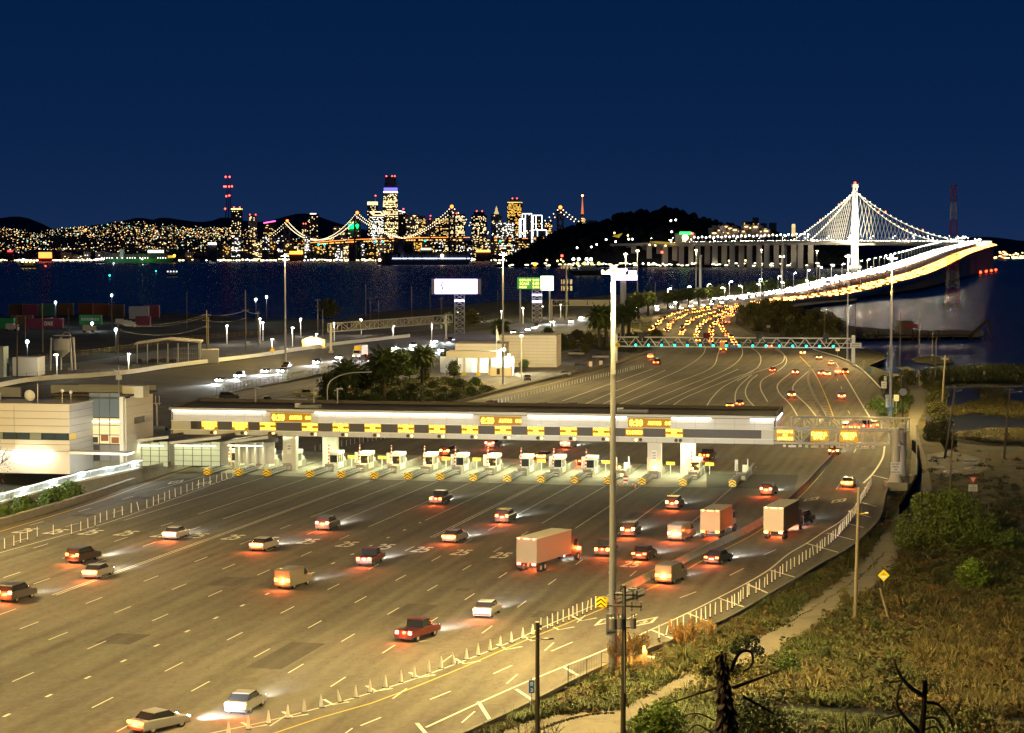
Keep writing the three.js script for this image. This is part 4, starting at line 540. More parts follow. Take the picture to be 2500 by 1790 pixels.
{ const boat = (l, X, Y, D, len, c) => { const p = g(X, Y, WATER); if (D) p.copy(at(X, Y, D)).setY(WATER); const t = thing('boat', l, 'boat', p); hull(len, len * 0.12, len * 0.25).build('hull', M.dark, t); mb().box(len * 0.4, len * 0.14, len * 0.2, 0, len * 0.19, 0).build('cabin', mat(0.4, 0.4, 0.4, 0.6), t); const m = mb(); for (let i = 0; i < 4; i++) m.sph(len * 0.05, (i - 1.5) * len * 0.18, len * 0.3, len * 0.1, 5); m.build('lamps', glow(...c), t); };
  boat('small ferry with yellow lit windows on the far left water', 70, 654, 0, 46, [9, 6, 1]); boat('tug with white lamps at the stern of the green-hulled ship', 244, 643, 6300, 40, [12, 12, 12]); boat('small boat with white lamps below the green ship', 421, 675, 0, 24, [1.5, 1.5, 1.6]); boat('barge with a lit derrick before the island', 1436, 672, 0, 60, [1.6, 1.4, 0.5]);
  for (const [X, Y, l] of [[267.5, 681, 'green buoy light on the dark water, left of the two'], [380.5, 669, 'green buoy light on the dark water, right of the two']]) { const p = g(X, Y, WATER), t = thing('buoy', l, 'buoy', p); mb().cyl(0.5, 1.4, 4, 0, 1.6, 0, 8).build('float', M.dark, t); mb().sph(1.3, 0, 4.6, 0, 6).build('lamp', M.cyan, t); } const p = g(111, 655, WATER), t = thing('buoy', 'red buoy light on the dark water at far left', 'buoy', p); mb().cyl(0.5, 1.4, 4, 0, 1.6, 0, 8).build('float', M.dark, t); mb().sph(1.6, 0, 4.6, 0, 6).build('lamp', redL, t); }
// ---------------------------------------------------------------- toll canopy, lane signs, booths, gantries
const TA = -11 * PI / 180, TO = V(-7.3, 0, -331.5);                 // the canopy's own axes: x along it, -z away from the viewer
const toT = (p) => p.clone().sub(TO).applyAxisAngle(V(0, 1, 0), -TA);
const fromT = (x, y, z) => V(x, y, z).applyAxisAngle(V(0, 1, 0), TA).add(TO);
const ledTex = null;
{
  const t = thing('toll_canopy', 'long pale toll canopy spanning all lanes with a dark sign band and white cove light', 'canopy', TO, TA), W = 96.4, x0 = -48.2;
  // fascia: rows of panels with open joints
  const rows = [[8.62, 9.4], [7.84, 8.59]], pw = 3.0, np = 32;
  for (let i = 0; i < np; i++) for (const [a, b] of rows) mb().box(pw - 0.035, b - a, 0.12, x0 + 0.2 + pw * (i + 0.5), (a + b) / 2, -0.06).build('panel', M.panel, t);
  for (let i = 0; i < np; i++) mb().box(pw - 0.035, 0.74, 0.12, x0 + 0.2 + pw * (i + 0.5), 5.98, -0.02).build('panel', M.panel, t);
  mb().box(W, 4.1, 0.1, 0, 7.6, -0.2).build('backing', M.dark, t);
  mb().box(W - 6.5, 1.34, 0.2, 1.1, 7.12, 0.02).build('sign_band', M.bronze, t);
  for (const [a, b] of [[-48.2, -45.0], [43.6, 48.2]]) mb().box(b - a, 1.34, 0.16, (a + b) / 2, 7.12, 0).build('panel', M.panel, t);
  mb().box(W + 0.2, 0.14, 0.5, 0, 6.39, 0.1).build('ledge', M.white, t); mb().box(W + 0.2, 0.1, 0.34, 0, 7.81, 0.06).build('ledge', M.white, t);
  mb().box(W + 0.5, 0.38, 0.75, 0, 9.72, 0.22).build('cornice', M.panel, t); mb().box(W + 0.4, 0.12, 13.6, 0, 9.86, -6.7).build('roof', M.roofing, t);
  mb().box(W + 0.4, 0.55, 0.35, 0, 10.15, -13.5).box(0.3, 0.45, 13, x0, 10.1, -6.8).box(0.3, 0.45, 13, -x0, 10.1, -6.8).build('roof_edge', M.bronze, t);
  for (let i = 0; i < 5; i++) { mb().box(0.12, 4.0, 2.6, -x0 + 0.05, 7.6, -1.5 - i * 2.65).build('side_panel', M.panel, t); mb().box(0.12, 4.0, 2.6, x0 - 0.05, 7.6, -1.5 - i * 2.65).build('side_panel', M.panel, t); }
  mb().box(W - 0.4, 0.1, 13.2, 0, 5.6, -6.8).build('soffit', M.white, t); mb().box(W, 3.9, 0.15, 0, 7.6, -13.4).build('rear_wall', M.panel, t);
  for (const [x, w] of [[-26, 3.2], [26, 4.5]]) { mb().box(w, 0.5, 2.4, x, 10.15, -3).build('roof_unit', M.grey, t); mb().box(0.9, 0.7, 0.9, x - 2, 10.3, -3).build('roof_unit', M.steel, t); }
  // cove light under the cornice
  for (const [a, b] of [[-48, -32.4], [-24.3, 1.2], [10, 25.4], [32.4, 38.4], [44.4, 48]]) { const n = Math.max(1, Math.round((b - a) / 9)); mb().box(b - a, 0.16, 0.14, (a + b) / 2, 9.42, 0.22).build('cove_light', glow(5.5, 5.2, 4.6), t); for (let k = 0; k < n; k++) { const w = (b - a) / n; area(V(a + w * (k + 0.5), 9.36, 0.34), V(a + w * (k + 0.5), 7.0, -0.05), w, 0.2, [1, 0.95, 0.88], 9, t); } }
  area(V(48.9, 9.4, -6), V(48.2, 7.4, -6), 11, 0.2, [1, 0.95, 0.88], 9, t); mb().box(0.14, 0.16, 12, 48.4, 9.42, -6.4).build('cove_light', glow(5, 4.8, 4.4), t);
  // columns: two pairs
  for (const x of [-28.8, 29.6]) { mb().box(2.1, 5.55, 1.5, x, 2.77, -1.4).build('column', M.panel, t); mb().box(2.3, 5.55, 1.5, x + 4.3, 2.77, -9.5).build('column', M.panel, t); }
  for (const [x, tx] of [[-28.8, ['FASTRAK', 'ONLY']], [29.6, ['NO', 'CASH', 'LANE']]]) { const s = mb().box(0.75, 1.6, 0.05, x, 3.5, -0.6).build('column_sign', M.white, t); tx.forEach((w, i) => mb().add(textFit(w, 0.55, 0.28, 0.02).translate(x, 3.95 - i * 0.42, -0.57)).build('lettering', mat(0.02, 0.05, 0.25), s)); }
  // soffit lamps: greenish fluorescent strips over every lane
  noseX.forEach((X, i) => { const p = toT(nose[i]); for (const z of [-2.5, -9.5]) mb().box(1.6, 0.12, 0.5, p.x - 2.2, 5.48, z).build('soffit_lamp', glow(7, 8, 4.4), t); if (i % 2 === 0) area(V(p.x + 0.4, 5.4, -5), V(p.x + 0.4, 0, -5), 6, 9, [0.95, 1, 0.52], 10, t); });
  // roof furniture
  for (const x of [-38, -28, -24]) { mb().cyl(0.1, 0.12, 2.4, x, 11.2, -12).box(0.9, 0.15, 0.25, x + 0.4, 12.4, -12).build('roof_lamp', M.galv, t); }
}
const ledOn = glow(8, 5.2, 0.3), ledHalo = mat(0.03, 0.02, 0.008, 0.6, { emissive: new THREE.Color().setRGB(0.5, 0.2, 0.006) });  // the backing's amber glow stands in for the halo around the letters
const ORD = ['first', 'second', 'third', 'fourth', 'fifth', 'sixth', 'seventh', 'eighth', 'ninth', 'tenth', 'eleventh', 'twelfth', 'thirteenth', 'fourteenth', 'fifteenth', 'sixteenth', 'seventeenth', 'eighteenth', 'nineteenth', 'twentieth'];
noseX.forEach((X, i) => {
  const p = toT(nose[i]), words = i === 13 ? ['CLOSED'] : i < 2 ? ['FASTRAK', 'CARPOOL', 'ONLY'] : ['FASTRAK', 'OR', 'INVOICE'], x = p.x - 2.4, at0 = fromT(x, 7.12, 0.16);
  if (i === 15) return;
  const t = thing('lane_sign', i === 13 ? 'amber lane sign reading CLOSED on the canopy band' : `amber lit lane sign over the ${ORD[i]} lane from the left end of the canopy`, 'sign', at0, TA, 'amber lane signs on the canopy band');
  mb().box(2.75, 1.26, 0.06, 0, 0, 0).build('display', ledHalo, t);
  words.forEach((w, k) => { const wide = w.length > 4 ? 2.45 : w.length > 2 ? 1.6 : 0.7; mb().add(textFit(w, wide, words.length === 1 ? 0.55 : 0.34, 0.03).translate(0, (words.length - 1) * 0.2 - k * 0.4, 0.035)).build('lettering', ledOn, t); });
  // a pair of round signal lamps below
  const s = thing('lane_signal', i === 14 ? 'unlit pair of round lane lamps on the canopy edge above the right column' : `pair of round lane lamps, one lit amber, under the ${ORD[i]} lane sign from the left`, 'signal', fromT(x + 0.6, 5.98, 0.1), TA, 'round lane lamps along the canopy edge'), lit = i === 14 ? 9 : i === 13 ? 0 : 1;
  for (const k of [0, 1]) { mb().cyl(0.27, 0.27, 0.16, -0.32 + k * 0.66, 0, 0, 16, PI / 2).build('housing', M.dark, s); mb().cyl(0.2, 0.2, 0.08, -0.32 + k * 0.66, 0, 0.08, 16, PI / 2).build('lens', k === lit ? glow(10, 5.6, 0.9) : mat(0.12, 0.05, 0.01), s); }
});
for (const [x, l] of [[-28.3, 'left clock sign on the canopy'], [5.6, 'middle clock sign on the canopy'], [28.9, 'right clock sign on the canopy']]) {
  const t = thing('clock_sign', 'amber ' + l + ' showing the time and toll', 'sign', fromT(x, 8.58, 0.16), TA); mb().box(6.5, 1.36, 0.2, 0, 0, 0).build('display', ledHalo, t);
  mb().add(textFit('6:39', 2.0, 0.95, 0.04).translate(-2.0, 0, 0.1)).build('lettering', ledOn, t); mb().add(textFit('AUTOS', 2.0, 0.55, 0.04).translate(0.85, 0, 0.1)).build('lettering', ledOn, t); mb().add(textFit('$6', 0.85, 0.55, 0.04).translate(2.9, 0, 0.1)).build('lettering', ledOn, t);
}
// booths, islands and crash cushions, one set per lane
const chevT = (() => { const c = document.createElement('canvas'); c.width = c.height = 128; const x = c.getContext('2d'); x.fillStyle = '#ffd000'; x.fillRect(0, 0, 128, 128); x.strokeStyle = '#15120a'; x.lineWidth = 17; for (let k = -1; k < 3; k++) { x.beginPath(); x.moveTo(-8, 84 + k * 56); x.lineTo(64, 28 + k * 56); x.lineTo(136, 84 + k * 56); x.stroke(); } const t = new THREE.CanvasTexture(c); t.colorSpace = THREE.SRGBColorSpace; return t; })();
const chevM = new THREE.MeshStandardMaterial({ map: chevT, roughness: 0.5 });
const stripeT = (() => { const c = document.createElement('canvas'); c.width = 32; c.height = 128; const x = c.getContext('2d'); x.fillStyle = '#f4f0e8'; x.fillRect(0, 0, 32, 128); x.fillStyle = '#b41408'; for (let k = 0; k < 4; k++) x.fillRect(0, k * 32, 32, 16); const t = new THREE.CanvasTexture(c); t.colorSpace = THREE.SRGBColorSpace; t.wrapS = t.wrapT = THREE.RepeatWrapping; t.repeat.set(1, 0.45); return t; })();
const stripeM = new THREE.MeshStandardMaterial({ map: stripeT, roughness: 0.5 });
const chevFace = (w, h) => { const q = new THREE.PlaneGeometry(w, h); return q; };
function cushionParts(t, L, z0, wd = 1.05) {                        // crash cushion: nose at z0, going away
  const q = chevFace(wd, 0.95).translate(0, 0.62, z0 + 0.075); mb().add(q).build('chevron_plate', chevM, t);
  mb().box(wd, 1.0, 0.14, 0, 0.6, z0).box(0.1, 0.8, 1.0, wd / 2, 0.6, z0 - 0.5).build('nose', M.yellow, t);
  const f = mb(); for (let k = 0; k < 9; k++) f.box(wd - 0.1, 0.75, 0.12, 0, 0.55, z0 - 0.8 - k * (L - 1) / 9); f.box(wd - 0.2, 0.1, L, 0, 0.06, z0 - L / 2).build('frame', M.steelDark, t);
  for (const s of [-1, 1]) for (const y of [0.4, 0.72]) mb().box(0.09, 0.24, L - 0.6, s * (wd / 2 - 0.02), y, z0 - L / 2 - 0.2).build('rail', M.galv, t);
  const top = mb(); for (let k = 0; k < 5; k++) top.box(wd - 0.1, 0.06, 0.3, 0, 0.95, z0 - 1 - k * (L - 1.5) / 5); top.build('cross_member', M.galv, t);
}
const cush = new THREE.Group(); cushionParts(cush, 9, 0);
const boothP = new THREE.Group();
{
  mb().box(1.5, 0.9, 3.2, 0, 0.61, -1.6).build('base', M.white, boothP);
  for (const [x, z] of [[-0.66, -0.1], [0.66, -0.1], [-0.66, -1.2], [0.66, -1.2], [-0.66, -2.2], [0.66, -2.2], [-0.66, -3.1], [0.66, -3.1]]) mb().box(0.14, 1.3, 0.16, x, 1.7, z).build('post', M.white, boothP);
  mb().box(1.2, 1.15, 0.04, 0, 1.66, -0.09).build('front_window', M.glass, boothP); for (const s of [-1, 1]) for (const z of [-0.65, -1.7, -2.65]) mb().box(0.04, 1.15, 0.82, s * 0.66, 1.66, z).build('side_window', M.glass, boothP);
  mb().box(1.75, 0.5, 3.5, 0, 2.55, -1.6).build('roof', M.white, boothP);
}
const isleP = new THREE.Group();
{
  mb().box(1.55, 0.16, 21, 0, 0.08, -10.2).build('kerb', M.concrete, isleP);
  mb().prism([[0, 0.16], [2.6, 0.16], [2.1, 1.15], [0.4, 1.05]], 0.22).build('side_wall', M.concrete, isleP).rotation.y = PI / 2; isleP.children[1].position.set(0.72, 0, 0.6);
  for (let k = 0; k < 3; k++) { const w = mb().prism([[0, 0.16], [1.7, 0.16], [1.55, 1.2], [0.15, 1.2]], 0.2).build('side_wall', M.concrete, isleP); w.rotation.y = PI / 2; w.position.set(0.74, 0, -1.5 - k * 2.2); }
  mb().box(1.3, 0.5, 0.7, 0, 1.0, 0.1).build('cap_block', mat(0.3, 0.28, 0.28, 0.7), isleP);
  mb().box(0.9, 1.5, 0.5, 0, 0.9, -7.6).build('cabinet', M.white, isleP); mb().cyl(0.1, 0.1, 2.6, 0.45, 1.4, -6.4, 8).build('bollard', M.white, isleP);
}
const chartT = (() => { const c = document.createElement('canvas'); c.width = 64; c.height = 256; const x = c.getContext('2d'); x.fillStyle = '#efefe8'; x.fillRect(0, 0, 64, 256); x.fillStyle = '#334'; for (let k = 0; k < 7; k++) { x.fillRect(10, 14 + k * 34, 44, 5); x.fillRect(18, 24 + k * 34, 28, 5); } const t = new THREE.CanvasTexture(c); t.colorSpace = THREE.SRGBColorSpace; return t; })();
const chartM = new THREE.MeshStandardMaterial({ map: chartT, roughness: 0.6 });
noseX.forEach((X, i) => {
  const n = nose[i], p = toT(n), ord = `${ORD[i]} from the left`, W = (z, y = 0, dx = 0) => fromT(p.x + dx, y, p.z + z);
  const isle = copyOfProto(isleP, 'toll_island', i === 13 ? 'concrete toll island around the right canopy column' : `low concrete toll island, ${ord}`, 'toll island', W(-9.6, 0, 0.5), TA, 'toll islands under the canopy');
  copyOfProto(cush, 'crash_cushion', `yellow chevron crash cushion of the island ${ord}`, 'crash cushion', W(0), TA, 'crash cushions before the toll islands');
  if (i < 12 || i === 14) copyOfProto(boothP, 'toll_booth', i === 0 ? 'white toll booth nearest the glazed entrance wing' : `white toll booth on the island ${ord}`, 'toll booth', W(-11.6, 0.16, 0.6), TA, 'white toll booths under the canopy');
  if (i !== 13 && i !== 15 && i !== 12) { const g1 = thing('toll_gate', `upright red and white striped arm, ${ord} island`, 'barrier arm', W(-10.6, 0.16, 0.1), TA, 'striped arms beside the booths'); mb().box(0.3, 0.9, 0.3, 0, 0.45, 0).build('post', M.offwhite, g1); mb().cyl(0.09, 0.09, 3.4, 0, 2.4, 0, 8, 0, -0.04).build('arm', stripeM, g1); }
  if (i % 3 !== 0 || i > 9) { const s = thing('toll_sign', `tall narrow toll sign board, island ${ord}`, 'sign', W(-10.2, 0.16, -0.3), TA, 'tall toll signs before the booths'); mb().cyl(0.05, 0.05, 1.6, 0, 0.8, 0, 6).build('post', M.steel, s); mb().box(0.5, 1.7, 0.05, 0, 2.1, 0).build('board', chartM, s); }
  if ([0, 4, 5, 6, 8, 12, 14, 13].includes(i)) { const a = thing('warning_lamp', `amber lamp on the block of the island ${ord}`, 'lamp', W(-9.5, 1.25, 0.4), TA, 'amber warning lamps on the island blocks'); mb().cyl(0.05, 0.05, 0.3, 0, 0.15, 0, 6).build('stem', M.dark, a); mb().sph(0.2, 0, 0.42, 0, 10).build('lens', glow(13, 6, 0.9), a); ptLight(W(-9.5, 1.67, 0.8), [1, 0.55, 0.12], 14, 8); }
  if ([3, 4, 6, 7, 9, 11, 13, 14].includes(i)) { const s = thing('exit_sign', `small yellow sign behind the toll booth ${ord}`, 'sign', W(-16, 0.16, 2.4), TA, 'small yellow signs behind the booths'); mb().cyl(0.07, 0.07, 1.5, 0, 0.75, 0, 6).build('post', M.white, s); mb().box(1.35, 0.5, 0.06, 0, 1.6, 0).build('board', mat(0.85, 0.6, 0.06, 0.5), s); }
  if ([3, 5, 7, 9, 10, 14, 15].includes(i)) { const k = thing('lane_wall', `long pale concrete wall behind the toll island ${ord}`, 'barrier', W(-20, 0, 1.2), TA, 'concrete walls behind the toll islands'); mb().box(0.4, 1.15, 7, 0, 0.57, -2).box(0.55, 0.25, 7, 0, 0.12, -2).build('wall', M.concrete, k); }
});
copyOfProto(boothP, 'toll_booth', 'white toll booth against the glazed entrance wing, before the first island', 'toll booth', fromT(toT(nose[0]).x - 4.7, 0.16, -3.4), TA, 'white toll booths under the canopy');
function copyOfProto(proto, name, label, cat, pos, ry, group) { const t = thing(name, label, cat, pos, ry, group); for (const c of proto.children) { const k = c.clone(); t.add(k); } return t; }
landSheet('toll_pavement', [[470, 1136], [540, 1155], [800, 1167], [1200, 1179], [1600, 1189], [1725, 1190], [1725, 1140], [1200, 1118], [640, 1098], [560, 1108]], 0.004, M.concrete);
// closed lane: striped drum board, cones, lowered arm
{ const b = thing('barricade', 'small red and white striped barricade in the closed lane', 'barricade', g(1527, 1183), TA); mb().box(0.7, 1.1, 0.06, 0, 0.75, 0).build('board', stripeM, b); for (const s of [-1, 1]) mb().box(0.06, 0.5, 0.4, s * 0.3, 0.25, 0).build('leg', M.white, b);
  const cone = new THREE.Group(); mb().box(0.4, 0.04, 0.4, 0, 0.02, 0).build('base', M.black, cone); mb().cyl(0.03, 0.16, 0.68, 0, 0.36, 0, 12).build('body', M.orange, cone); mb().cyl(0.085, 0.115, 0.16, 0, 0.45, 0, 12).build('band', M.white, cone);
  for (const [X, Y, l] of [[1508, 1187, 'left of the striped barricade'], [1519, 1189, 'just before the striped barricade'], [1545, 1189, 'right of the striped barricade'], [1551, 1192, 'nearest the right chevron nose']]) copyOfProto(cone, 'traffic_cone', 'orange traffic cone in the closed lane, ' + l, 'traffic cone', g(X, Y), 0, 'cones in the closed lane'); }
// steel truss gantry right of the canopy
function truss(m, a, b, hgt, dep, n, r = 0.075, chord = 0.11) {      // four chords from a to b with verticals and diagonals
  const d = b.clone().sub(a), L = d.length(), u = d.clone().normalize(), w = V(-u.z, 0, u.x).multiplyScalar(dep);
  for (const y of [0, hgt]) for (const s of [0, 1]) m.beam(a.clone().add(V(0, y, 0)).addScaledVector(w, s), b.clone().add(V(0, y, 0)).addScaledVector(w, s), chord * 2);
  for (let i = 0; i <= n; i++) for (const s of [0, 1]) { const p = a.clone().lerp(b, i / n).addScaledVector(w, s); m.bar(p, p.clone().add(V(0, hgt, 0)), r); if (i < n) { const q = a.clone().lerp(b, (i + 1) / n).addScaledVector(w, s); m.bar(p.clone().add(V(0, i % 2 ? hgt : 0, 0)), q.clone().add(V(0, i % 2 ? 0 : hgt, 0)), r); } }
  for (let i = 0; i <= n; i++) for (const y of [0, hgt]) { const p = a.clone().lerp(b, i / n).add(V(0, y, 0)); m.bar(p, p.clone().add(w), r); }
}
{
  const D0 = 316, t = thing('sign_gantry', 'grey steel truss gantry right of the canopy carrying three amber signs', 'gantry'), bx = g(2186, 1192), col = bx.clone(), a = fromT(48.4, 5.9, -0.6), b = V(bx.x + 1.2, 6.4, bx.z - 0.6);
  const m1 = mb(); truss(m1, a, b, 2.3, 1.4, 10); m1.build('front_truss', M.galv, t); const a2 = a.clone().add(V(3.6, 1.2, -9)), b2 = b.clone().add(V(2.6, 1.2, -9)); const m2 = mb(); truss(m2, a2, b2, 2.0, 1.3, 9); m2.build('rear_truss', M.galv, t);
  mb().add(ribbon([a.clone().add(V(0, 0.02, -2.4)), b.clone().add(V(0, 0.02, -2.4))], 1.2)).build('catwalk', M.steelDark, t);
  for (const [dx, dz, s] of [[0, 0, 1], [2.7, -9, 0.85]]) { mb().cyl(0.62 * s, 0.62 * s, 7, col.x + dx, 5.4, col.z + dz, 20).cyl(0.62 * s, 1.0 * s, 1.4, col.x + dx, 1.75, col.z + dz, 20).cyl(1.05 * s, 1.05 * s, 0.12, col.x + dx, 1.02, col.z + dz, 20).build('column', M.offwhite, t); mb().box(3.0, 2.6, 3.0, col.x + dx, -0.35, col.z + dz).build('footing', M.concrete, t); }
  const ld = mb(); for (const s of [0, 0.5]) ld.bar(V(col.x + 3.8, 0.5, col.z - 4 + s), V(col.x + 3.8, 9, col.z - 4 + s), 0.05); for (let y = 0.8; y < 9; y += 0.5) ld.bar(V(col.x + 3.8, y, col.z - 4), V(col.x + 3.8, y, col.z - 3.5), 0.03); ld.build('ladder', M.galv, t);
  const eq = mb(); for (const u of [0.12, 0.3, 0.5, 0.7]) { const p = a.clone().lerp(b, u); eq.box(1.1, 0.3, 0.5, p.x, p.y - 0.5, p.z + 0.6).box(0.4, 0.35, 0.4, p.x - 1.2, p.y - 0.45, p.z + 0.6).box(0.4, 0.35, 0.4, p.x + 1.2, p.y - 0.45, p.z + 0.6).bar(V(p.x, p.y, p.z), V(p.x, p.y - 0.4, p.z + 0.5), 0.06); } eq.build('camera_box', M.offwhite, t);
  for (const [X, l, wd] of [[1923, 'leftmost', ['FASTRAK', 'OR', 'INVOICE']], [2003, 'middle', ['CARPOOL', 'ONLY']], [2071, 'rightmost', ['CARPOOL', 'ONLY']]]) { const u = (X - 1905) / 290, p = a.clone().lerp(b, u).add(V(0, 1.15, 0.5)), s = thing('gantry_sign', `amber lit sign on the steel truss, ${l} of three`, 'sign', p, TA); mb().box(2.7, 1.75, 0.25, 0, 0, -0.15).build('display', mat(0.05, 0.03, 0.01, 0.6, { emissive: new THREE.Color().setRGB(0.75, 0.34, 0.01) }), s); wd.forEach((w, k) => mb().add(textFit(w, w.length > 4 ? 2.3 : w.length > 2 ? 1.7 : 0.6, wd.length > 2 ? 0.38 : 0.52, 0.05).translate(0, (wd.length - 1) * 0.26 - k * 0.52, -0.02)).build('lettering', glow(10, 6.8, 0.6), s)); }  // display backing glows amber to imitate the letters' halo
  const s = thing('shoulder_sign', 'white sign reading DO NOT DRIVE ON SHOULDER on the gantry column', 'sign', V(col.x - 0.1, 3.05, col.z + 0.75), TA); mb().box(1.45, 1.75, 0.05, 0, 0, 0).build('board', mat(0.7, 0.7, 0.78, 0.6), s); [['DO NOT', 1.1], ['DRIVE', 0.9], ['ON', 0.45], ['SHOULDER', 1.28]].forEach(([w, ww], k) => mb().add(textFit(w, ww, 0.24, 0.01).translate(0, 0.58 - k * 0.4, 0.028)).build('lettering', M.black, s));
  const wl = thing('retaining_wall', 'dark curved retaining wall around the gantry footings', 'wall'); mb().add(wall(smooth(vecs([[2195, 1260], [2236, 1180], [2238, 1110], [2226, 1096]]), 16), [[0, -0.4], [0, 1.6], [0.3, 1.6], [0.3, -0.4]])).build('wall', new THREE.MeshLambertMaterial({ color: new THREE.Color().setRGB(0.05, 0.042, 0.036) }), wl);
}
// lane-signal gantry farther on
{
  const D = 700, t = thing('signal_gantry', 'long white zigzag truss gantry with green lane signals', 'gantry'), a = g(1504, 887), b = g(2083, 892), m = mb(), n = 34, top = 8.2, bot = 5.3;
  const A = V(a.x - 0.4, bot, a.z), B = V(b.x + 0.6, bot, b.z);
  for (const y of [0, 1.4, top - bot]) m.beam(A.clone().add(V(0, y, 0)), B.clone().add(V(0, y, 0)), y === 1.4 ? 0.16 : 0.36); for (let i = 0; i < n; i++) m.bar(A.clone().lerp(B, i / n).add(V(0, i % 2 ? top - bot : 0, 0)), A.clone().lerp(B, (i + 1) / n).add(V(0, i % 2 ? 0 : top - bot, 0)), 0.14);
  m.build('truss', M.offwhite, t); for (const p of [a, b]) { mb().box(0.95, top + 1, 0.95, p.x, top / 2 + 0.4, p.z).build('column', M.white, t); mb().box(1.6, 0.8, 1.6, p.x, 0.3, p.z).build('footing', M.concrete, t); }
  const dz = mb(), sg = [1555, 1586, 1618, 1650, 1681, 1712, 1743, 1775, 1806, 1838, 1870, 1902, 1934, 1966, 1998, 2030];
  sg.forEach((X, i) => { const u = (X - 1504) / 579, p = A.clone().lerp(B, u).add(V(0, 0.55, 0.35)), s = thing('lane_signal', `green lit signal head on the zigzag gantry, ${ORD[i]} from the left`, 'signal', p, 0, 'green lane signals on the zigzag gantry'); mb().box(0.85, 1.7, 0.5, 0, 0.3, 0).build('housing', M.black, s); mb().sph(0.36, 0, -0.1, 0.28, 10).build('lens', glow(0.1, 4.6, 3.6), s); });
  for (const [X, c, l, tx] of [[1571, M.dark, 'dark square sign standing on the left part of the zigzag gantry'], [1728, mat(0.12, 0.01, 0.01), 'dark red square sign standing on the middle of the zigzag gantry'], [1855, M.dark, 'dark square sign standing on the zigzag gantry past its middle'], [2014, M.dark, 'dark square sign standing on the right part of the zigzag gantry']]) { const p = A.clone().lerp(B, (X - 1504) / 579), s = thing('gantry_board', l, 'sign', V(p.x, top + 0.6, p.z + 0.2)); mb().box(2.1, 1.7, 0.2).build('board', c, s); mb().box(0.2, 1.6, 0.2, 0, -1.2, -0.2).build('post', M.steel, s); }
  for (const [X, w, h, c, l, dy] of [[1507, 2.3, 1.25, M.yellow, 'yellow sign on the left end of the zigzag gantry', 0.4], [1791, 2.6, 1.1, M.blue, 'blue sign hung on the zigzag gantry', 0.3], [2083, 3.4, 1.6, mat(0.6, 0.56, 0.48), 'pale sign on the right end of the zigzag gantry', 0.8]]) { const p = A.clone().lerp(B, (X - 1504) / 579), s = thing('gantry_board', l, 'sign', V(p.x, bot + dy, p.z + 0.75)); mb().box(w, h, 0.12).build('board', c, s); for (const k of [-1, 1]) mb().box(w * 0.7, 0.12, 0.02, 0, k * h * 0.18, 0.07).build('text_line', c === M.blue ? M.white : M.black, s); }
}
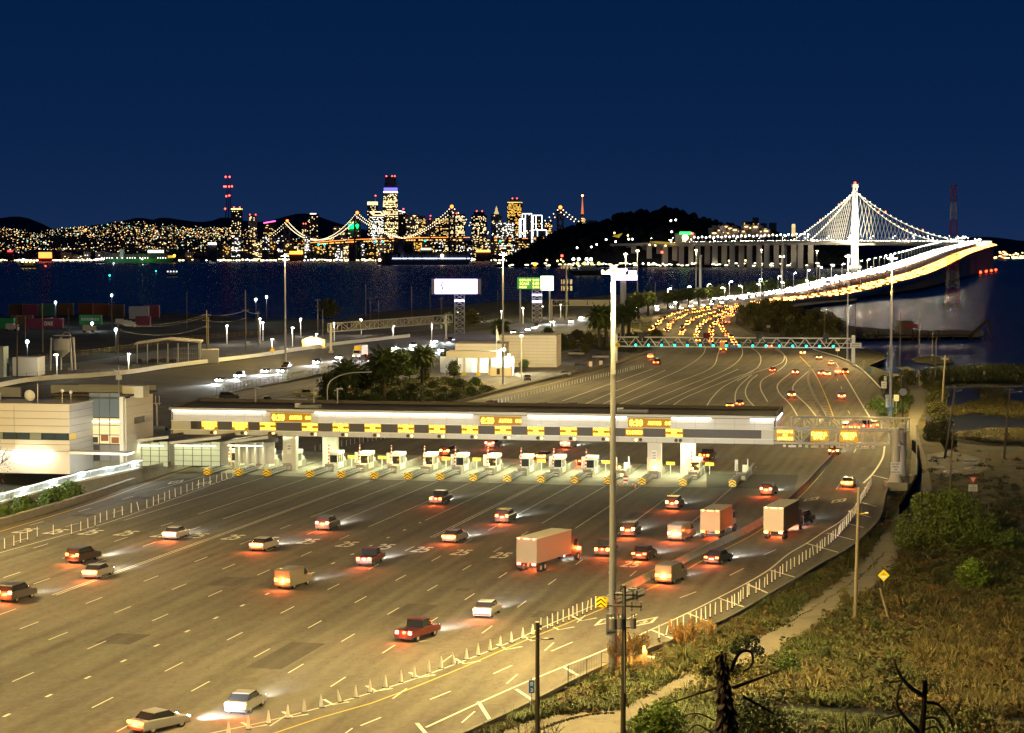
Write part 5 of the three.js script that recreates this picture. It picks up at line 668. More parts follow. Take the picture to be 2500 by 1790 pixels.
// ---------------------------------------------------------------- buildings and structures
// the three-storey administration building at left, on the canopy's axes (local x along, -z away, origin at its front right corner)
{
  const o = at(170, 1159, 318).setY(0), t = thing('office_building', 'three-storey pale panelled office building with a glazed stair tower', 'building', o, TA), L = 44, y0 = 1.5, y1 = 11.7;
  mb().box(L, y1 - y0 - 0.2, 9.0, -L / 2 - 0.1, (y0 + y1) / 2, -4.7).build('core', M.dark, t);
  const zs = [[1.5, 4.9], [4.93, 5.9], [5.93, 6.6], [7.65, 8.7], [8.73, 9.8], [9.83, 10.9], [10.93, 11.75]];
  for (const [a, b] of zs) for (let k = 0; k < 5; k++) mb().box(8.75, b - a - 0.03, 0.12, -4.4 - k * 8.8, (a + b) / 2, -0.06).build('panel', M.panelWarm, t);
  for (const [a, b] of [...zs, [6.63, 7.62]]) mb().box(0.12, b - a - 0.03, 9.1, 0, (a + b) / 2, -4.6).build('side_panel', M.panel, t);
  mb().box(L + 0.4, 0.3, 9.6, -L / 2, 11.9, -4.6).build('parapet', M.panelWarm, t); mb().box(L, 0.1, 9, -L / 2, 11.85, -4.6).build('roof', M.roofing, t);
  for (let k = 0; k < 9; k++) { const x = -1.3 - k * 2.05, w = mb().box(1.9, 0.95, 0.1, x, 7.12, -0.1).build('window', k % 3 === 2 ? mat(0.25, 0.26, 0.2, 0.4) : mat(0.05, 0.07, 0.08, 0.15), t); mb().box(0.08, 1.0, 0.16, x + 0.97, 7.12, -0.06).build('frame', M.dark, w); }
  mb().box(24, 1.02, 0.12, -31.5, 7.12, -0.07).build('panel', M.panelWarm, t); mb().box(0.1, 0.95, 2.2, 0.02, 7.12, -1.3).build('window', mat(0.4, 0.3, 0.1, 0.2, { emissive: new THREE.Color().setRGB(0.5, 0.3, 0.04) }), t);
  // canopy slab over the entrance
  mb().prism([[0, 0], [9, 0], [9.4, 0.35], [0, 0.45]], 2.6, 0.03).move(0.3, 4.6, -0.5, 0).build('entrance_canopy', M.white, t);
  // glazed stair tower, recessed
  const gx = -0.6, gw = 5.1, gz = -9.2; mb().box(gw, 12, 6, gx + gw / 2, 6.6, gz - 3.3).build('stair_core', mat(0.2, 0.19, 0.17, 0.8), t);
  for (let k = 0; k < 3; k++) { const x = gx + gw * (k + 0.5) / 3; mb().box(gw / 3 - 0.08, 3.1, 0.1, x, 11.0, gz).build('blue_panel', mat(0.12, 0.16, 0.22, 0.35), t); mb().box(gw / 3 - 0.08, 0.9, 0.1, x, 12.7, gz).build('blue_panel', mat(0.16, 0.19, 0.24, 0.4), t); const p = mb().box(gw / 3 - 0.1, 4.0, 0.08, x, 7.3, gz + 0.03).build('window', glow(0.82, 0.7, 0.36, 1), t); const f = mb(); for (const y of [5.3, 6.7, 8.2, 9.3]) f.box(gw / 3, 0.09, 0.14, x, y, gz + 0.06); f.box(0.09, 4.0, 0.14, x + gw / 6, 7.3, gz + 0.06); f.build('frame', M.dark, p); mb().box(gw / 3 - 0.3, 0.18, 0.05, x, 8.75, gz + 0.1).build('ceiling_lamp', glow(5, 4.8, 3.6), t); mb().box(1.2, 0.9, 0.05, x, 5.9 + (k % 2) * 0.3, gz + 0.09).build('lit_room', k ? mat(0.3, 0.12, 0.06, 0.6) : M.dark, t); mb().box(gw / 3 - 0.08, 2.4, 0.1, x, 3.9, gz).build('blue_panel', k ? mat(0.22, 0.22, 0.25, 0.4) : mat(0.04, 0.04, 0.05, 0.4), t); mb().box(gw / 3 - 0.1, 2.2, 0.08, x, 1.5, gz + 0.03).build('window', mat(0.12, 0.12, 0.09, 0.15, { emissive: new THREE.Color().setRGB(0.16, 0.15, 0.08) }), t); }
  mb().box(0.6, 12.4, 0.8, gx + gw + 0.3, 6.4, gz).build('corner_pier', M.white, t);
  // right-hand block: its long side recedes
  const bx = gx + gw + 0.7; mb().box(12, 11.9, 11.4, bx + 5.9 - 12, 6.5, gz - 6.4).build('core', M.dark, t);
  for (let k = 0; k < 8; k++) { const m = mb().box(0.14, 1.36, 11.6, bx, 1.8 + k * 1.4, gz - 6.2).box(1.6, 1.36, 0.14, bx - 0.9, 1.8 + k * 1.4, gz - 0.4); m.build('side_panel', M.panelWarm, t); }
  mb().box(0.1, 1.0, 4.4, bx + 0.06, 8.6, gz - 6).build('window', mat(0.06, 0.06, 0.05, 0.1), t); mb().box(13, 0.3, 12.4, bx - 5.9, 12.75, gz - 6.3).build('roof', M.roofing, t); mb().box(13, 0.9, 0.3, bx - 5.9, 13.2, gz - 12).build('parapet', M.grey, t);
  // roofscape
  mb().box(22, 1.5, 0.4, -24, 12.9, -12).box(14, 1.7, 0.4, -2, 13.1, -14.5).build('roof_screen', M.grey, t); mb().box(3.4, 1.8, 2.6, 5.6, 13.2, -13).box(1.8, 1.4, 1.8, -13.5, 12.6, -3).box(1.2, 1.2, 1.2, -30, 12.5, -2).build('roof_unit', M.offwhite, t);
  mb().add(new THREE.SphereGeometry(1.0, 16, 8, 0, 2 * PI, 0, 1.1).rotateX(PI / 2 + 0.2).translate(-7.2, 13.2, -2.6)).build('dish', M.white, t); mb().cyl(0.07, 0.09, 3, -6, 13.4, -2.4, 8).cyl(0.06, 0.06, 1.8, -1.9, 12.9, -2, 8).cyl(0.06, 0.06, 1.6, -0.6, 12.8, -2.2, 8).build('antenna', M.offwhite, t); mb().sph(0.3, -1.9, 13.9, -2, 10).sph(0.28, -0.6, 13.7, -2.2, 10).build('antenna_dome', M.white, t); mb().cyl(0.05, 0.08, 4.5, 3.2, 15, -12, 6).box(0.9, 0.7, 0.3, 3.2, 15.4, -12).build('antenna', M.steel, t);
  // floodlight strip at the foot of the facade
  for (const x of [-6, -14, -22]) { mb().box(5, 0.16, 0.3, x, 5.0, 0.9).build('wall_lamp', glow(9, 9, 7), t); area(V(x, 4.9, 1.1), V(x, 2.4, -0.1), 6, 0.4, [1, 0.97, 0.84], 62, t); }
}
{ // glazed entrance wing with stepped sloping roofs, along the canopy axes
  const t = thing('entrance_wing', 'brightly lit glazed entrance wing with stepped sloping roofs', 'building', at(304, 1136, 333).setY(1.1), TA);
  let x = 0; for (const [w, h0, z] of [[7.2, 3.6, 0], [7.6, 3.5, -2.2], [6.6, 3.4, -4.8]]) {
    mb().prism([[-0.6, 0], [w + 0.5, 1.1], [w + 0.5, 1.5], [-0.6, 0.4]], 7).move(x, h0, z - 2.2, 0).build('roof', M.roofing, t); mb().prism([[-0.7, 0.02], [w + 0.6, 1.12], [w + 0.6, 1.56], [-0.7, 0.46]], 0.25).move(x, h0, z + 1.4, 0).build('roof_edge', M.offwhite, t);
    const n = 5; for (let k = 0; k < n; k++) { const cx = x + w * (k + 0.5) / n, open = z < -4, hh = h0 - 0.3 + 0.85 * (k + 0.5) / n; if (open) { mb().box(0.22, hh, 0.22, cx, hh / 2, z).build('post', M.offwhite, t); continue; } if (!x && k === 0) { mb().box(w / n, hh, 0.2, cx, hh / 2, z).build('panel', M.white, t); mb().box(0.5, 1.1, 0.06, cx, 1.9, z + 0.12).build('window', M.glass, t); continue; } const p = mb().box(w / n - 0.12, hh - 0.2, 0.08, cx, hh / 2 + 0.1, z).build('window', glow(0.42, 0.43, 0.24, 1), t), f = mb().box(0.1, hh, 0.16, cx + w / n / 2, hh / 2, z); for (const y of [0.9, 1.8, 2.7]) f.box(w / n, 0.06, 0.14, cx, y, z + 0.03); f.build('frame', M.steelDark, p); }
    mb().box(w, h0, 0.15, x + w / 2, h0 / 2, z - 4).build('rear_wall', M.panel, t); mb().box(w - 1, 0.1, 0.5, x + w / 2, h0 - 0.1, z + 0.9).build('strip_lamp', glow(6, 6.3, 3.6), t); area(V(x + w / 2, h0 - 0.2, z + 1.0), V(x + w / 2, 0, z + 0.7), w, 1, [0.96, 1, 0.68], 5, t); x += w + 0.2;
  }
}
{ // ramp with glowing balustrade above a concrete wall
  const P = smooth([[-60, 1243, 279], [0, 1226, 285], [100, 1198, 295], [200, 1172, 305], [290, 1154, 314], [338, 1142, 320], [346, 1141, 321]].map((q) => at(...q)), 36), t = thing('ramp', 'concrete ramp with a brightly lit glass balustrade before the office building', 'ramp');
  mb().add(wall(P, [[0.05, 0], [0.05, -3.4]])).add(wall(P, [[0, 0], [-2.2, 0], [-2.2, -3]])).build('wall', M.concrete, t); mb().add(wall(P, [[0.1, 0.04], [-0.3, 0.04], [-0.3, -0.25], [0.1, -0.25], [0.1, 0.04]])).build('coping', M.white, t);
  const gm = new THREE.MeshPhysicalMaterial({ color: 0xddeeff, transmission: 0.6, roughness: 0.6 });
  for (let i = 0; i < 36; i += 1) { const a = P[i], b = P[i + 1]; mb().quad(a.clone().add(V(0, 0.15, -0.1)), b.clone().add(V(0, 0.15, -0.1)), b.clone().add(V(0, 1.05, -0.1)), a.clone().add(V(0, 1.05, -0.1))).build('glass_panel', gm, t); mb().box(0.06, 1.1, 0.06, a.x, a.y + 0.55, a.z - 0.1).build('baluster', M.white, t); }
  const rl = mb(), lt = mb(); for (let i = 0; i < 36; i++) { rl.bar(P[i].clone().add(V(0, 1.12, -0.1)), P[i + 1].clone().add(V(0, 1.12, -0.1)), 0.05); lt.beam(P[i].clone().add(V(0, 1.0, -0.25)), P[i + 1].clone().add(V(0, 1.0, -0.25)), 0.06); } rl.build('handrail', M.white, t); lt.build('rail_lamp', glow(9, 9.5, 8.5), t);
  for (let i = 3; i < 36; i += 6) ptLight(P[i].clone().add(V(0.2, 1.5, -1.1)), [0.95, 1, 0.9], 90, 30);
  const Q = smooth([[346, 1142, 321], [380, 1134, 328], [430, 1124, 338], [475, 1116, 346]].map((q) => at(...q)), 12); tag(mb().add(wall(Q, [[0, -3.6], [0, 0], [-0.3, 0], [-0.3, -3]])).build('side_wall_parapet', M.concrete), 'bare concrete wall continuing from the ramp to the first toll booth', 'wall');
}
// the low administration block with the carport in the middle
{
  const o = g(1085, 915), t = thing('low_building', 'low pale block-walled building with a flat carport canopy on columns', 'building', V(o.x, -0.06, o.z), -6 * PI / 180), rowM = M.panelWarm;
  const D = -o.z, k = D / F, X = (px) => (px - 1085) * k;
  for (const [x0, x1, z, h, d] of [[X(1075), X(1205), -32, 7.4, 12], [X(1180), X(1330), -42, 9.6, 16]]) { mb().box(x1 - x0 - 0.3, h - 0.2, d - 0.3, (x0 + x1) / 2, h / 2, z - d / 2).build('core', M.dark, t); const n = Math.round(h / 0.95); for (let i = 0; i < n; i++) { const y = (i + 0.5) * h / n; for (let j = 0; j < 6; j++) mb().box((x1 - x0) / 6 - 0.03, h / n - 0.05, 0.2, x0 + (x1 - x0) * (j + 0.5) / 6, y, z - 0.1).build('block', rowM, t); mb().box(0.2, h / n - 0.05, d, x1 - 0.1, y, z - d / 2).build('side_block', rowM, t); } mb().box(x1 - x0 + 0.3, 0.25, d + 0.3, (x0 + x1) / 2, h + 0.1, z - d / 2).build('roof', M.concrete, t); }
  mb().box(X(1245) - X(1060), 4.6, 0.4, (X(1060) + X(1245)) / 2, 2.3, -12).build('front_wall', M.white, t); mb().box(2.2, 2.6, 0.1, X(1150), 1.5, -11.7).build('window', glow(1.2, 1.1, 0.8), t);
  const cx0 = X(1096), cx1 = X(1186); mb().box(cx1 - cx0 + 4, 0.25, 9, (cx0 + cx1) / 2 + 1.5, 6.6, -2.5).build('carport_roof', M.offwhite, t); mb().box(cx1 - cx0 + 4, 1.6, 0.2, (cx0 + cx1) / 2 + 1.5, 5.7, 2.0).box(0.2, 1.6, 9, cx1 + 3.5, 5.7, -2.5).build('carport_fascia', M.panel, t);
  for (const [x, z] of [[X(1135), 1.4], [X(1170), 1.4], [X(1194), -3], [X(1112), -4]]) { mb().box(0.75, 5, 0.75, x, 2.5, z).build('column', M.offwhite, t); mb().box(0.95, 1.0, 0.95, x, 0.5, z).build('column_guard', M.yellow, t); }
  mb().box(6, 2.6, 3.2, X(1228), 1.3, 3).build('annex', M.panelWarm, t); mb().box(0.9, 1.6, 0.06, X(1222), 1.3, 4.62).build('annex_door', M.dark, t);
  const q = V(X(1224), 7, -6); mb().sph(0.55, q.x, q.y, q.z, 12).build('flood_lamp', glow(90, 80, 40), t); mb().sph(0.4, X(1236), 5.2, -8, 12).build('flood_lamp', glow(60, 58, 40), t); ptLight(t.localToWorld(V(q.x, q.y - 0.2, q.z + 1.2)), [1, 0.9, 0.5], 1500, 30); ptLight(t.localToWorld(V(X(1236), 5, -6.9)), [1, 0.95, 0.7], 500, 30); ptLight(t.localToWorld(V(X(1150), 5.6, -6)), [1, 0.95, 0.7], 160, 20); mb().box(3, 0.12, 0.5, X(1150), 6.4, -6).build('ceiling_lamp', glow(8, 7.5, 5), t);
  const fl = thing('flagpole', 'short white flagpole with a furled flag by the low building', 'flagpole', g(1212, 905)); mb().cyl(0.07, 0.12, 13, 0, 6.5, 0, 8).build('pole', M.white, fl); mb().prism([[0, 0], [0.9, -3.5], [0.2, -4], [0, -3.8]], 0.1).move(0.1, 12.6, 0).build('flag', M.offwhite, fl);
  const f2 = thing('flagpole', 'tall slim white pole right of the low building', 'pole', g(1273, 924)); mb().cyl(0.12, 0.18, 11.6, 0, 5.8, 0, 8).build('pole', M.white, f2); mb().box(0.9, 0.3, 0.4, 0, 11.7, 0).build('head', M.lampSmall, f2);
  const po = thing('parking_lamp', 'white pillar lamp glowing at the car park corner', 'lamp', g(1333, 886)); mb().cyl(0.35, 0.45, 4.2, 0, 2.1, 0, 12).build('pillar', M.white, po); mb().sph(0.5, 0, 4.6, 0, 12).build('globe', glow(14, 13, 10), po); ptLight(g(1333, 886).add(V(0, 4.3, 0.9)), [1, 0.96, 0.85], 260, 25);
}
// left mid-ground: silo, pavilion, sheds, hut, containers
{ const t = thing('silo', 'white round hopper tank standing on four legs', 'tank', g(152, 904)), D = -t.position.z, k = D / F; const w = 22 * k; mb().cyl(w, w, 3.2, 0, 7.6, 0, 24).build('tank', M.offwhite, t); mb().cyl(w, 0.25, 2.2, 0, 4.9, 0, 24).build('hopper', M.offwhite, t); for (const [x, z] of [[-1, 0.7], [1, 0.7], [-0.3, -1], [1.1, -0.6]]) mb().bar(V(x * w * 1.2, 0, z * w), V(x * w * 1.05, 9.6, z * w * 0.9), 0.3, 8).build('leg', M.offwhite, t); mb().add(new THREE.TorusGeometry(w, 0.06, 6, 24).rotateX(PI / 2).translate(0, 10.2, 0)).add(new THREE.TorusGeometry(1.3, 0.07, 6, 16, PI).translate(w * 0.5, 9.8, 0)).build('railing', M.offwhite, t); }
{ const t = thing('pavilion', 'open-sided shed with a pale shallow roof and mesh walls', 'shed', g(410, 887), 0.1), k = -t.position.z / F, w = 148 * k, d = 16; const rf = mb().prism([[-w / 2 - 0.8, 6.2], [0, 7.6], [w / 2 + 0.8, 6.6], [w / 2 + 0.8, 6.2], [0, 7.2], [-w / 2 - 0.8, 5.8]], d); rf.move(0, 0, -d / 2).build('roof', M.offwhite, t); for (let i = 0; i <= 6; i++) mb().box(0.3, 6.2, 0.3, -w / 2 + w * i / 6, 3.1, 0).build('post', M.offwhite, t); for (let i = 0; i <= 3; i++) mb().box(0.3, 6.2, 0.3, w / 2, 3.1, -d * i / 3).build('post', M.offwhite, t); const m = mb(); for (let i = 0; i < 12; i++) m.box(0.06, 4.5, 0.06, w * 0.1 + w * 0.4 * i / 12, 2.6, 0.05); for (const y of [1.5, 3, 4.5]) m.box(w * 0.4, 0.06, 0.06, w * 0.3, y, 0.05); m.build('mesh_wall', M.steel, t); mb().box(w, 0.1, d, 0, -0.1, -d / 2).build('floor_slab', M.concreteDark, t); const junk = mb(); for (let i = 0; i < 14; i++) junk.box(rr(0.6, 1.6), rr(0.6, 1.6), 1, rr(-w / 2, w * 0.1), 0.6, -rr(1, 6)); junk.build('stored_goods', M.dark, t, 'stuff'); mb().box(5.2, 4.2, 4, w / 2 + 3.6, 2.1, -2).build('side_shed', M.offwhite, t); }
{ const t = thing('warehouse', 'plain pale shed with a dark door at the far left', 'shed', g(45, 918)), k = -t.position.z / F; mb().box(62 * k, 5.2, 9, 2, 2.6, -4).build('wall', M.offwhite, t); mb().box(11 * k, 3.6, 0.1, -26 * k, 1.8, 0.55).build('door', M.dark, t); mb().box(3.2, 8.6, 6, -42 * k, 4, 1).build('wall', mat(0.35, 0.4, 0.36, 0.7), t); }
{ const t = thing('hut', 'small yellow gabled hut with two bright wall lamps', 'hut', g(765, 848)), k = -t.position.z / F, w = 56 * k; mb().box(w, 2.6, 5, 0, 1.3, -2.5).build('wall', mat(0.6, 0.42, 0.16, 0.8), t); mb().prism([[-w / 2 - 0.4, 2.6], [-w * 0.1, 4.0], [w / 2 + 0.4, 2.6]], 5.6).move(0, 0, -2.5).build('roof', mat(0.45, 0.34, 0.2, 0.8), t); for (const x of [-w * 0.22, w * 0.22]) { mb().sph(0.36, x, 2.3, 0.5, 10).build('wall_lamp', glow(60, 40, 14), t); ptLight(t.localToWorld(V(x, 2.1, 1.3)), [1, 0.75, 0.35], 240, 15); } }
{ const cols = { maroon: mat(0.2, 0.03, 0.08, 0.6), rust: mat(0.22, 0.06, 0.02, 0.6), green: mat(0.02, 0.28, 0.08, 0.6), grey: mat(0.32, 0.32, 0.34, 0.6), brown: mat(0.12, 0.06, 0.03, 0.6), teal: mat(0.03, 0.14, 0.12, 0.6) }, rib = (w, h, d, m, t) => { const q = mb().box(w, h, d, 0, h / 2, 0); for (let i = 0; i < 10; i++) q.box(0.12, h - 0.3, 0.08, -w / 2 + w * (i + 0.5) / 10, h / 2, d / 2 + 0.03); q.build('body', m, t); const e = mb(); for (const s of [-1, 1]) e.box(0.2, h, 0.2, s * w / 2, h / 2, d / 2); e.build('corner_post', m, t); };
  const list = [[40, 770, 32, 'brown', 'leftmost of the dark upper row'], [75, 771, 34, 'maroon', 'second in the dark upper row'], [115, 770, 36, 'teal', 'in the upper row beside a post'], [160, 768, 38, 'brown', 'in the middle of the upper row'], [210, 768, 34, 'rust', 'orange-red, upper row above the green one'], [248, 769, 36, 'rust', 'brighter orange, right end of the upper row'], [285, 772, 36, 'brown', 'behind the parked trucks'], [340, 777, 46, 'grey', 'pale, standing alone at right'], [370, 774, 38, 'maroon', 'dark red, right of the pale one'], [110, 800, 88, 'maroon', 'long maroon with white letters'], [222, 791, 52, 'green', 'bright green with white letters'], [18, 800, 34, 'green', 'green, at the very left'], [350, 794, 34, 'maroon', 'dark red, lower right'], [60, 792, 40, 'brown', 'brown, behind the maroon one']];
  for (const [X, Y, w, c, l] of list) { const p = g(X, Y), k = -p.z / F, t = thing('shipping_container', `${c} shipping container, ${l}`, 'container', V(p.x, -0.35, p.z), 0, 'containers stacked by the far shore'); rib(w * k, Y < 780 ? 6.5 : 4.6, 4, cols[c], t); if (X === 222) mb().add(textFit('EVERGREEN', w * k * 0.82, 1.3, 0.05).translate(0, 2.6, 2.12)).build('lettering', M.white, t); if (X === 110) mb().add(textFit('ONE', w * k * 0.25, 1.9, 0.05).translate(2, 2.3, 2.12)).build('lettering', M.white, t); }
  for (const [X, Y, l] of [[25, 808, 'pale van at the far left among the containers'], [213, 812, 'white truck before the green container'], [292, 795, 'white truck before the orange containers'], [312, 800, 'small pale truck right of the white truck']]) { const t = thing('parked_truck', l, 'truck', g(X, Y)); mb().box(3.4, 2.6, 2.6, 0, 1.9, 0).box(1.8, 2.2, 2.4, 2.7, 1.5, 0).build('body', M.offwhite, t); for (const x of [-1.2, 2.4]) mb().cyl(0.5, 0.5, 2.6, x, 0.5, 0, 10, PI / 2).build('wheel', M.rubber, t); mb().box(0.1, 0.7, 2, 3.62, 2.0, 0).build('windscreen', M.glass, t); }
  for (const [X, Y, h, l] of [[136, 796, 11, 'bright yard lamp above the maroon container'], [273, 785, 13, 'bright yard lamp on a dark pole at the shore'], [283, 862, 8, 'bright lamp on a pole beside the wires'], [67, 880, 6, 'low bright lamp left of the round tank'], [225, 806, 3, 'low lamp before the green container'], [651, 784, 12, 'cold lamp near the far shore left of a light mast'], [625, 793, 12, 'cold lamp on the utility pole near the far shore']]) { const p = g(X, Y), t = thing('yard_lamp', l, 'lamp', p); mb().cyl(0.08, 0.12, h, 0, h / 2, 0, 6).build('pole', M.steelDark, t); mb().sph(0.6, 0, h, 0.1, 8).build('lamp', glow(9, 11, 11), t); ptLight(V(p.x, h - 0.8, p.z + 0.9), [0.85, 1, 1], 220, 20); } }
// digital billboards on lattice towers
function lattice(m, w, d, h, n, r = 0.14, top = 1) { for (const sx of [-1, 1]) for (const sz of [-1, 1]) m.bar(V(sx * w / 2, 0, sz * d / 2), V(sx * w / 2 * top, h, sz * d / 2 * top), r * 1.7, 6); for (let i = 0; i < n; i++) { const f0 = 1 + (top - 1) * i / n, f1 = 1 + (top - 1) * (i + 1) / n, a = h * i / n, b = h * (i + 1) / n; for (const s of [-1, 1]) { m.bar(V(-w / 2 * f0, a, s * d / 2 * f0), V(w / 2 * f1, b, s * d / 2 * f1), r, 5).bar(V(w / 2 * f0, a, s * d / 2 * f0), V(-w / 2 * f1, b, s * d / 2 * f1), r, 5).bar(V(-w / 2 * f1, b, s * d / 2 * f1), V(w / 2 * f1, b, s * d / 2 * f1), r, 5); m.bar(V(s * w / 2 * f0, a, -d / 2 * f0), V(s * w / 2 * f1, b, d / 2 * f1), r, 5).bar(V(s * w / 2 * f0, a, d / 2 * f0), V(s * w / 2 * f1, b, -d / 2 * f1), r, 5); } } return m; }
const boardAt = (label, Xc, Yb, Xw0, Xw1, Y0, Y1, D, lamps) => { const k = D / F, b = at(Xc, Yb, D), t = thing('billboard', label, 'billboard', V(b.x, -0.35, -D)), y0 = at(Xc, Y1, D).y + 0.35, y1 = at(Xc, Y0, D).y + 0.35; lattice(mb(), 23 * k, 3, y0, 7).build('lattice_tower', M.galv, t); const x0 = (Xw0 - Xc) * k, x1 = (Xw1 - Xc) * k; for (const Y of lamps) mb().box(24 * k, 0.8, 0.5, 0, at(Xc, Y, D).y + 0.35, 2).build('logo_light', glow(3, 2.6, 4.5), t); return { t, y0, y1, x0, x1, k }; };
{ const { t, y0, y1, x0, x1, k } = boardAt('bright white and violet digital billboard on a lattice tower', 1122, 776, 1054, 1174, 681, 718, 900, [734]); mb().box(x1 - x0, y1 - y0, 1.2, (x0 + x1) / 2, (y0 + y1) / 2, 0).build('frame', mat(0.3, 0.27, 0.36, 0.6), t); const sx0 = x0 + 8 * k, sx1 = x1 - 9 * k; mb().box(sx1 - sx0, y1 - y0 - 0.25, 0.1, (sx0 + sx1) / 2, (y0 + y1) / 2, 0.66).build('screen', glow(4.6, 3.4, 7), t); const f = mb(), fx = sx0 + 18 * k, fy = y0 + 0.1; f.sph(0.45, fx, fy + 4.6, 0.78, 8).bar(V(fx - 0.2, fy + 4.2, 0.78), V(fx, fy + 2.4, 0.78), 0.35, 6).bar(V(fx - 0.3, fy + 4, 0.78), V(fx - 1, fy + 2.8, 0.78), 0.14).bar(V(fx, fy + 2.5, 0.78), V(fx + 0.9, fy + 1.9, 0.78), 0.26).bar(V(fx + 0.9, fy + 1.9, 0.78), V(fx + 0.5, fy + 0.3, 0.78), 0.2).bar(V(fx, fy + 2.4, 0.78), V(fx - 0.4, fy + 0.2, 0.78), 0.26); f.build('dancer_print', mat(0.16, 0.02, 0.3, 0.8), t); area(V((sx0 + sx1) / 2, (y0 + y1) / 2, 1.2), V((sx0 + sx1) / 2, 0, 40), sx1 - sx0, y1 - y0, [0.75, 0.5, 1], 2.5, t); }
{ const { t, y0, y1, x0, x1, k } = boardAt('green digital billboard with yellow text and a blank white panel', 1311, 757, 1263, 1351, 677, 706, 1050, [720, 736]); const xm = x0 + 57 * k; mb().box(x1 - x0, y1 - y0, 1.2, (x0 + x1) / 2, (y0 + y1) / 2, 0).build('frame', M.dark, t); mb().box(xm - x0, y1 - y0 - 0.2, 0.1, (x0 + xm) / 2, (y0 + y1) / 2, 0.66).build('screen', glow(0.07, 0.32, 0.06, 1), t); mb().box(x1 - xm, y1 - y0 + 1.2, 0.1, (x1 + xm) / 2, (y0 + y1) / 2, 0.68).build('blank_screen', glow(3.6, 4, 2), t); ['DEPLOY', 'SCALE', 'NOW'].forEach((w, i) => mb().add(textFit(w, (6 - i * 1.1) * 0.95, 1.2, 0.03).translate(x0 + 1 + (6 - i * 1.1) / 2, y1 - 1.4 - i * 1.7, 0.74)).build('lettering', glow(2.4, 2.2, 0.5), t)); for (let i = 0; i < 3; i++) mb().add(textFit('5:00', 3.2, 1.2, 0.03).translate(xm - 2.4, y1 - 1.4 - i * 1.7, 0.74)).build('lettering', glow(2.4, 2.2, 0.5), t); area(V((xm + x1) / 2, (y0 + y1) / 2, 1.2), V(xm, 0, 40), x1 - xm, y1 - y0, [0.8, 1, 0.5], 2.2, t); for (const X of [1270, 1342]) mb().box(0.8, y0, 0.8, (X - 1311) * k, y0 / 2, -0.6).build('post', M.galv, t); }
{ const D = 850, k = D / F, b = at(1520, 755, D), t = thing('billboard', 'glowing white billboard edge behind the nearest mast head, on a round pole', 'billboard', V(b.x, -0.35, -D)), y = at(1520, 676, D).y; mb().cyl(0.9, 1, y, 0, y / 2, 0, 16).build('pole', M.galv, t); mb().box(56 * k, 2.2, 1, 1.2, y + 0.1, 1).build('lower_screen', glow(2.4, 1.7, 3), t); mb().box(19 * k, 21 * k, 1, 24 * k, y + 1.2, 0).build('screen', glow(2.6, 1.7, 3.4), t); mb().box(36 * k, 0.8, 0.6, -6 * k, y + 3.2, 0).build('top_lamp', glow(2.6, 1.8, 3.4), t); mb().box(34 * k, 1.8, 0.8, -4 * k, y + 1.6, 0).build('walkway', M.dark, t); }
{ const D = 1000, b = at(1383, 744, D), t = thing('cell_tower', 'slim mobile phone monopole with three rings of panel antennas', 'cell tower', V(b.x, -0.35, -D)), Y = (y) => at(1383, y, D).y + 0.35; mb().cyl(0.35, 0.6, Y(645), 0, Y(645) / 2, 0, 12).build('pole', M.grey, t); for (const y of [651, 688, 704]) { const m = mb(); for (let i = 0; i < 9; i++) { const a = i * 2 * PI / 9; m.box(0.5, 2.2, 0.3, Math.cos(a) * 2.4, Y(y), Math.sin(a) * 2.4).bar(V(0, Y(y), 0), V(Math.cos(a) * 2.4, Y(y), Math.sin(a) * 2.4), 0.06); } m.build('antenna_ring', M.offwhite, t); } }
// overhead sign trusses above the opposite roadway
{ const a = g(808, 862), b = g(1089, 832), t = thing('sign_gantry', 'long pale box-truss sign gantry over the left roadway, seen from behind', 'gantry'), h = 7.2, D = -a.z, A = V(a.x - 1, h, a.z), B = V(b.x + 1, h, b.z), m = mb(); truss(m, A, B, 2.9, 1.6, 14, 0.12, 0.14); m.build('truss', M.offwhite, t); for (const p of [a, b]) { mb().box(0.7, h + 3, 0.7, p.x, (h + 3) / 2, p.z).build('column', M.offwhite, t); mb().box(1.5, 0.8, 1.5, p.x, 0.4, p.z).build('footing', M.concrete, t); } for (const [u0, u1] of [[0.18, 0.38], [0.4, 0.6], [0.62, 0.86]]) { const p = A.clone().lerp(B, u0), q = A.clone().lerp(B, u1); mb().beam(p.clone().add(V(0, 1.5, -1.8)), q.clone().add(V(0, 1.5, -1.8)), 0.1, 2.7).build('sign_panel', mat(0.3, 0.27, 0.22, 0.7), t); } }
{ const D = 800, A = at(1347, 746, D), B = at(1490, 744, D), t = thing('sign_gantry', 'pale overhead sign gantry beyond the green billboard', 'gantry'), h = 0, m = mb(); const y = A.y; A.y = B.y = y; truss(m, A, B, 2.0, 1.2, 12, 0.1, 0.12); m.build('truss', M.offwhite, t); mb().box(0.7, y + 3, 0.7, A.x, y / 2 + 0.8, A.z).build('column', M.offwhite, t); for (const [u0, u1] of [[0.3, 0.6], [0.62, 0.98]]) { const p = A.clone().lerp(B, u0), q = A.clone().lerp(B, u1); mb().beam(p.clone().add(V(0, 1, 0.3)), q.clone().add(V(0, 1, 0.3)), 0.12, 2.2).build('sign_panel', M.offwhite, t); } }
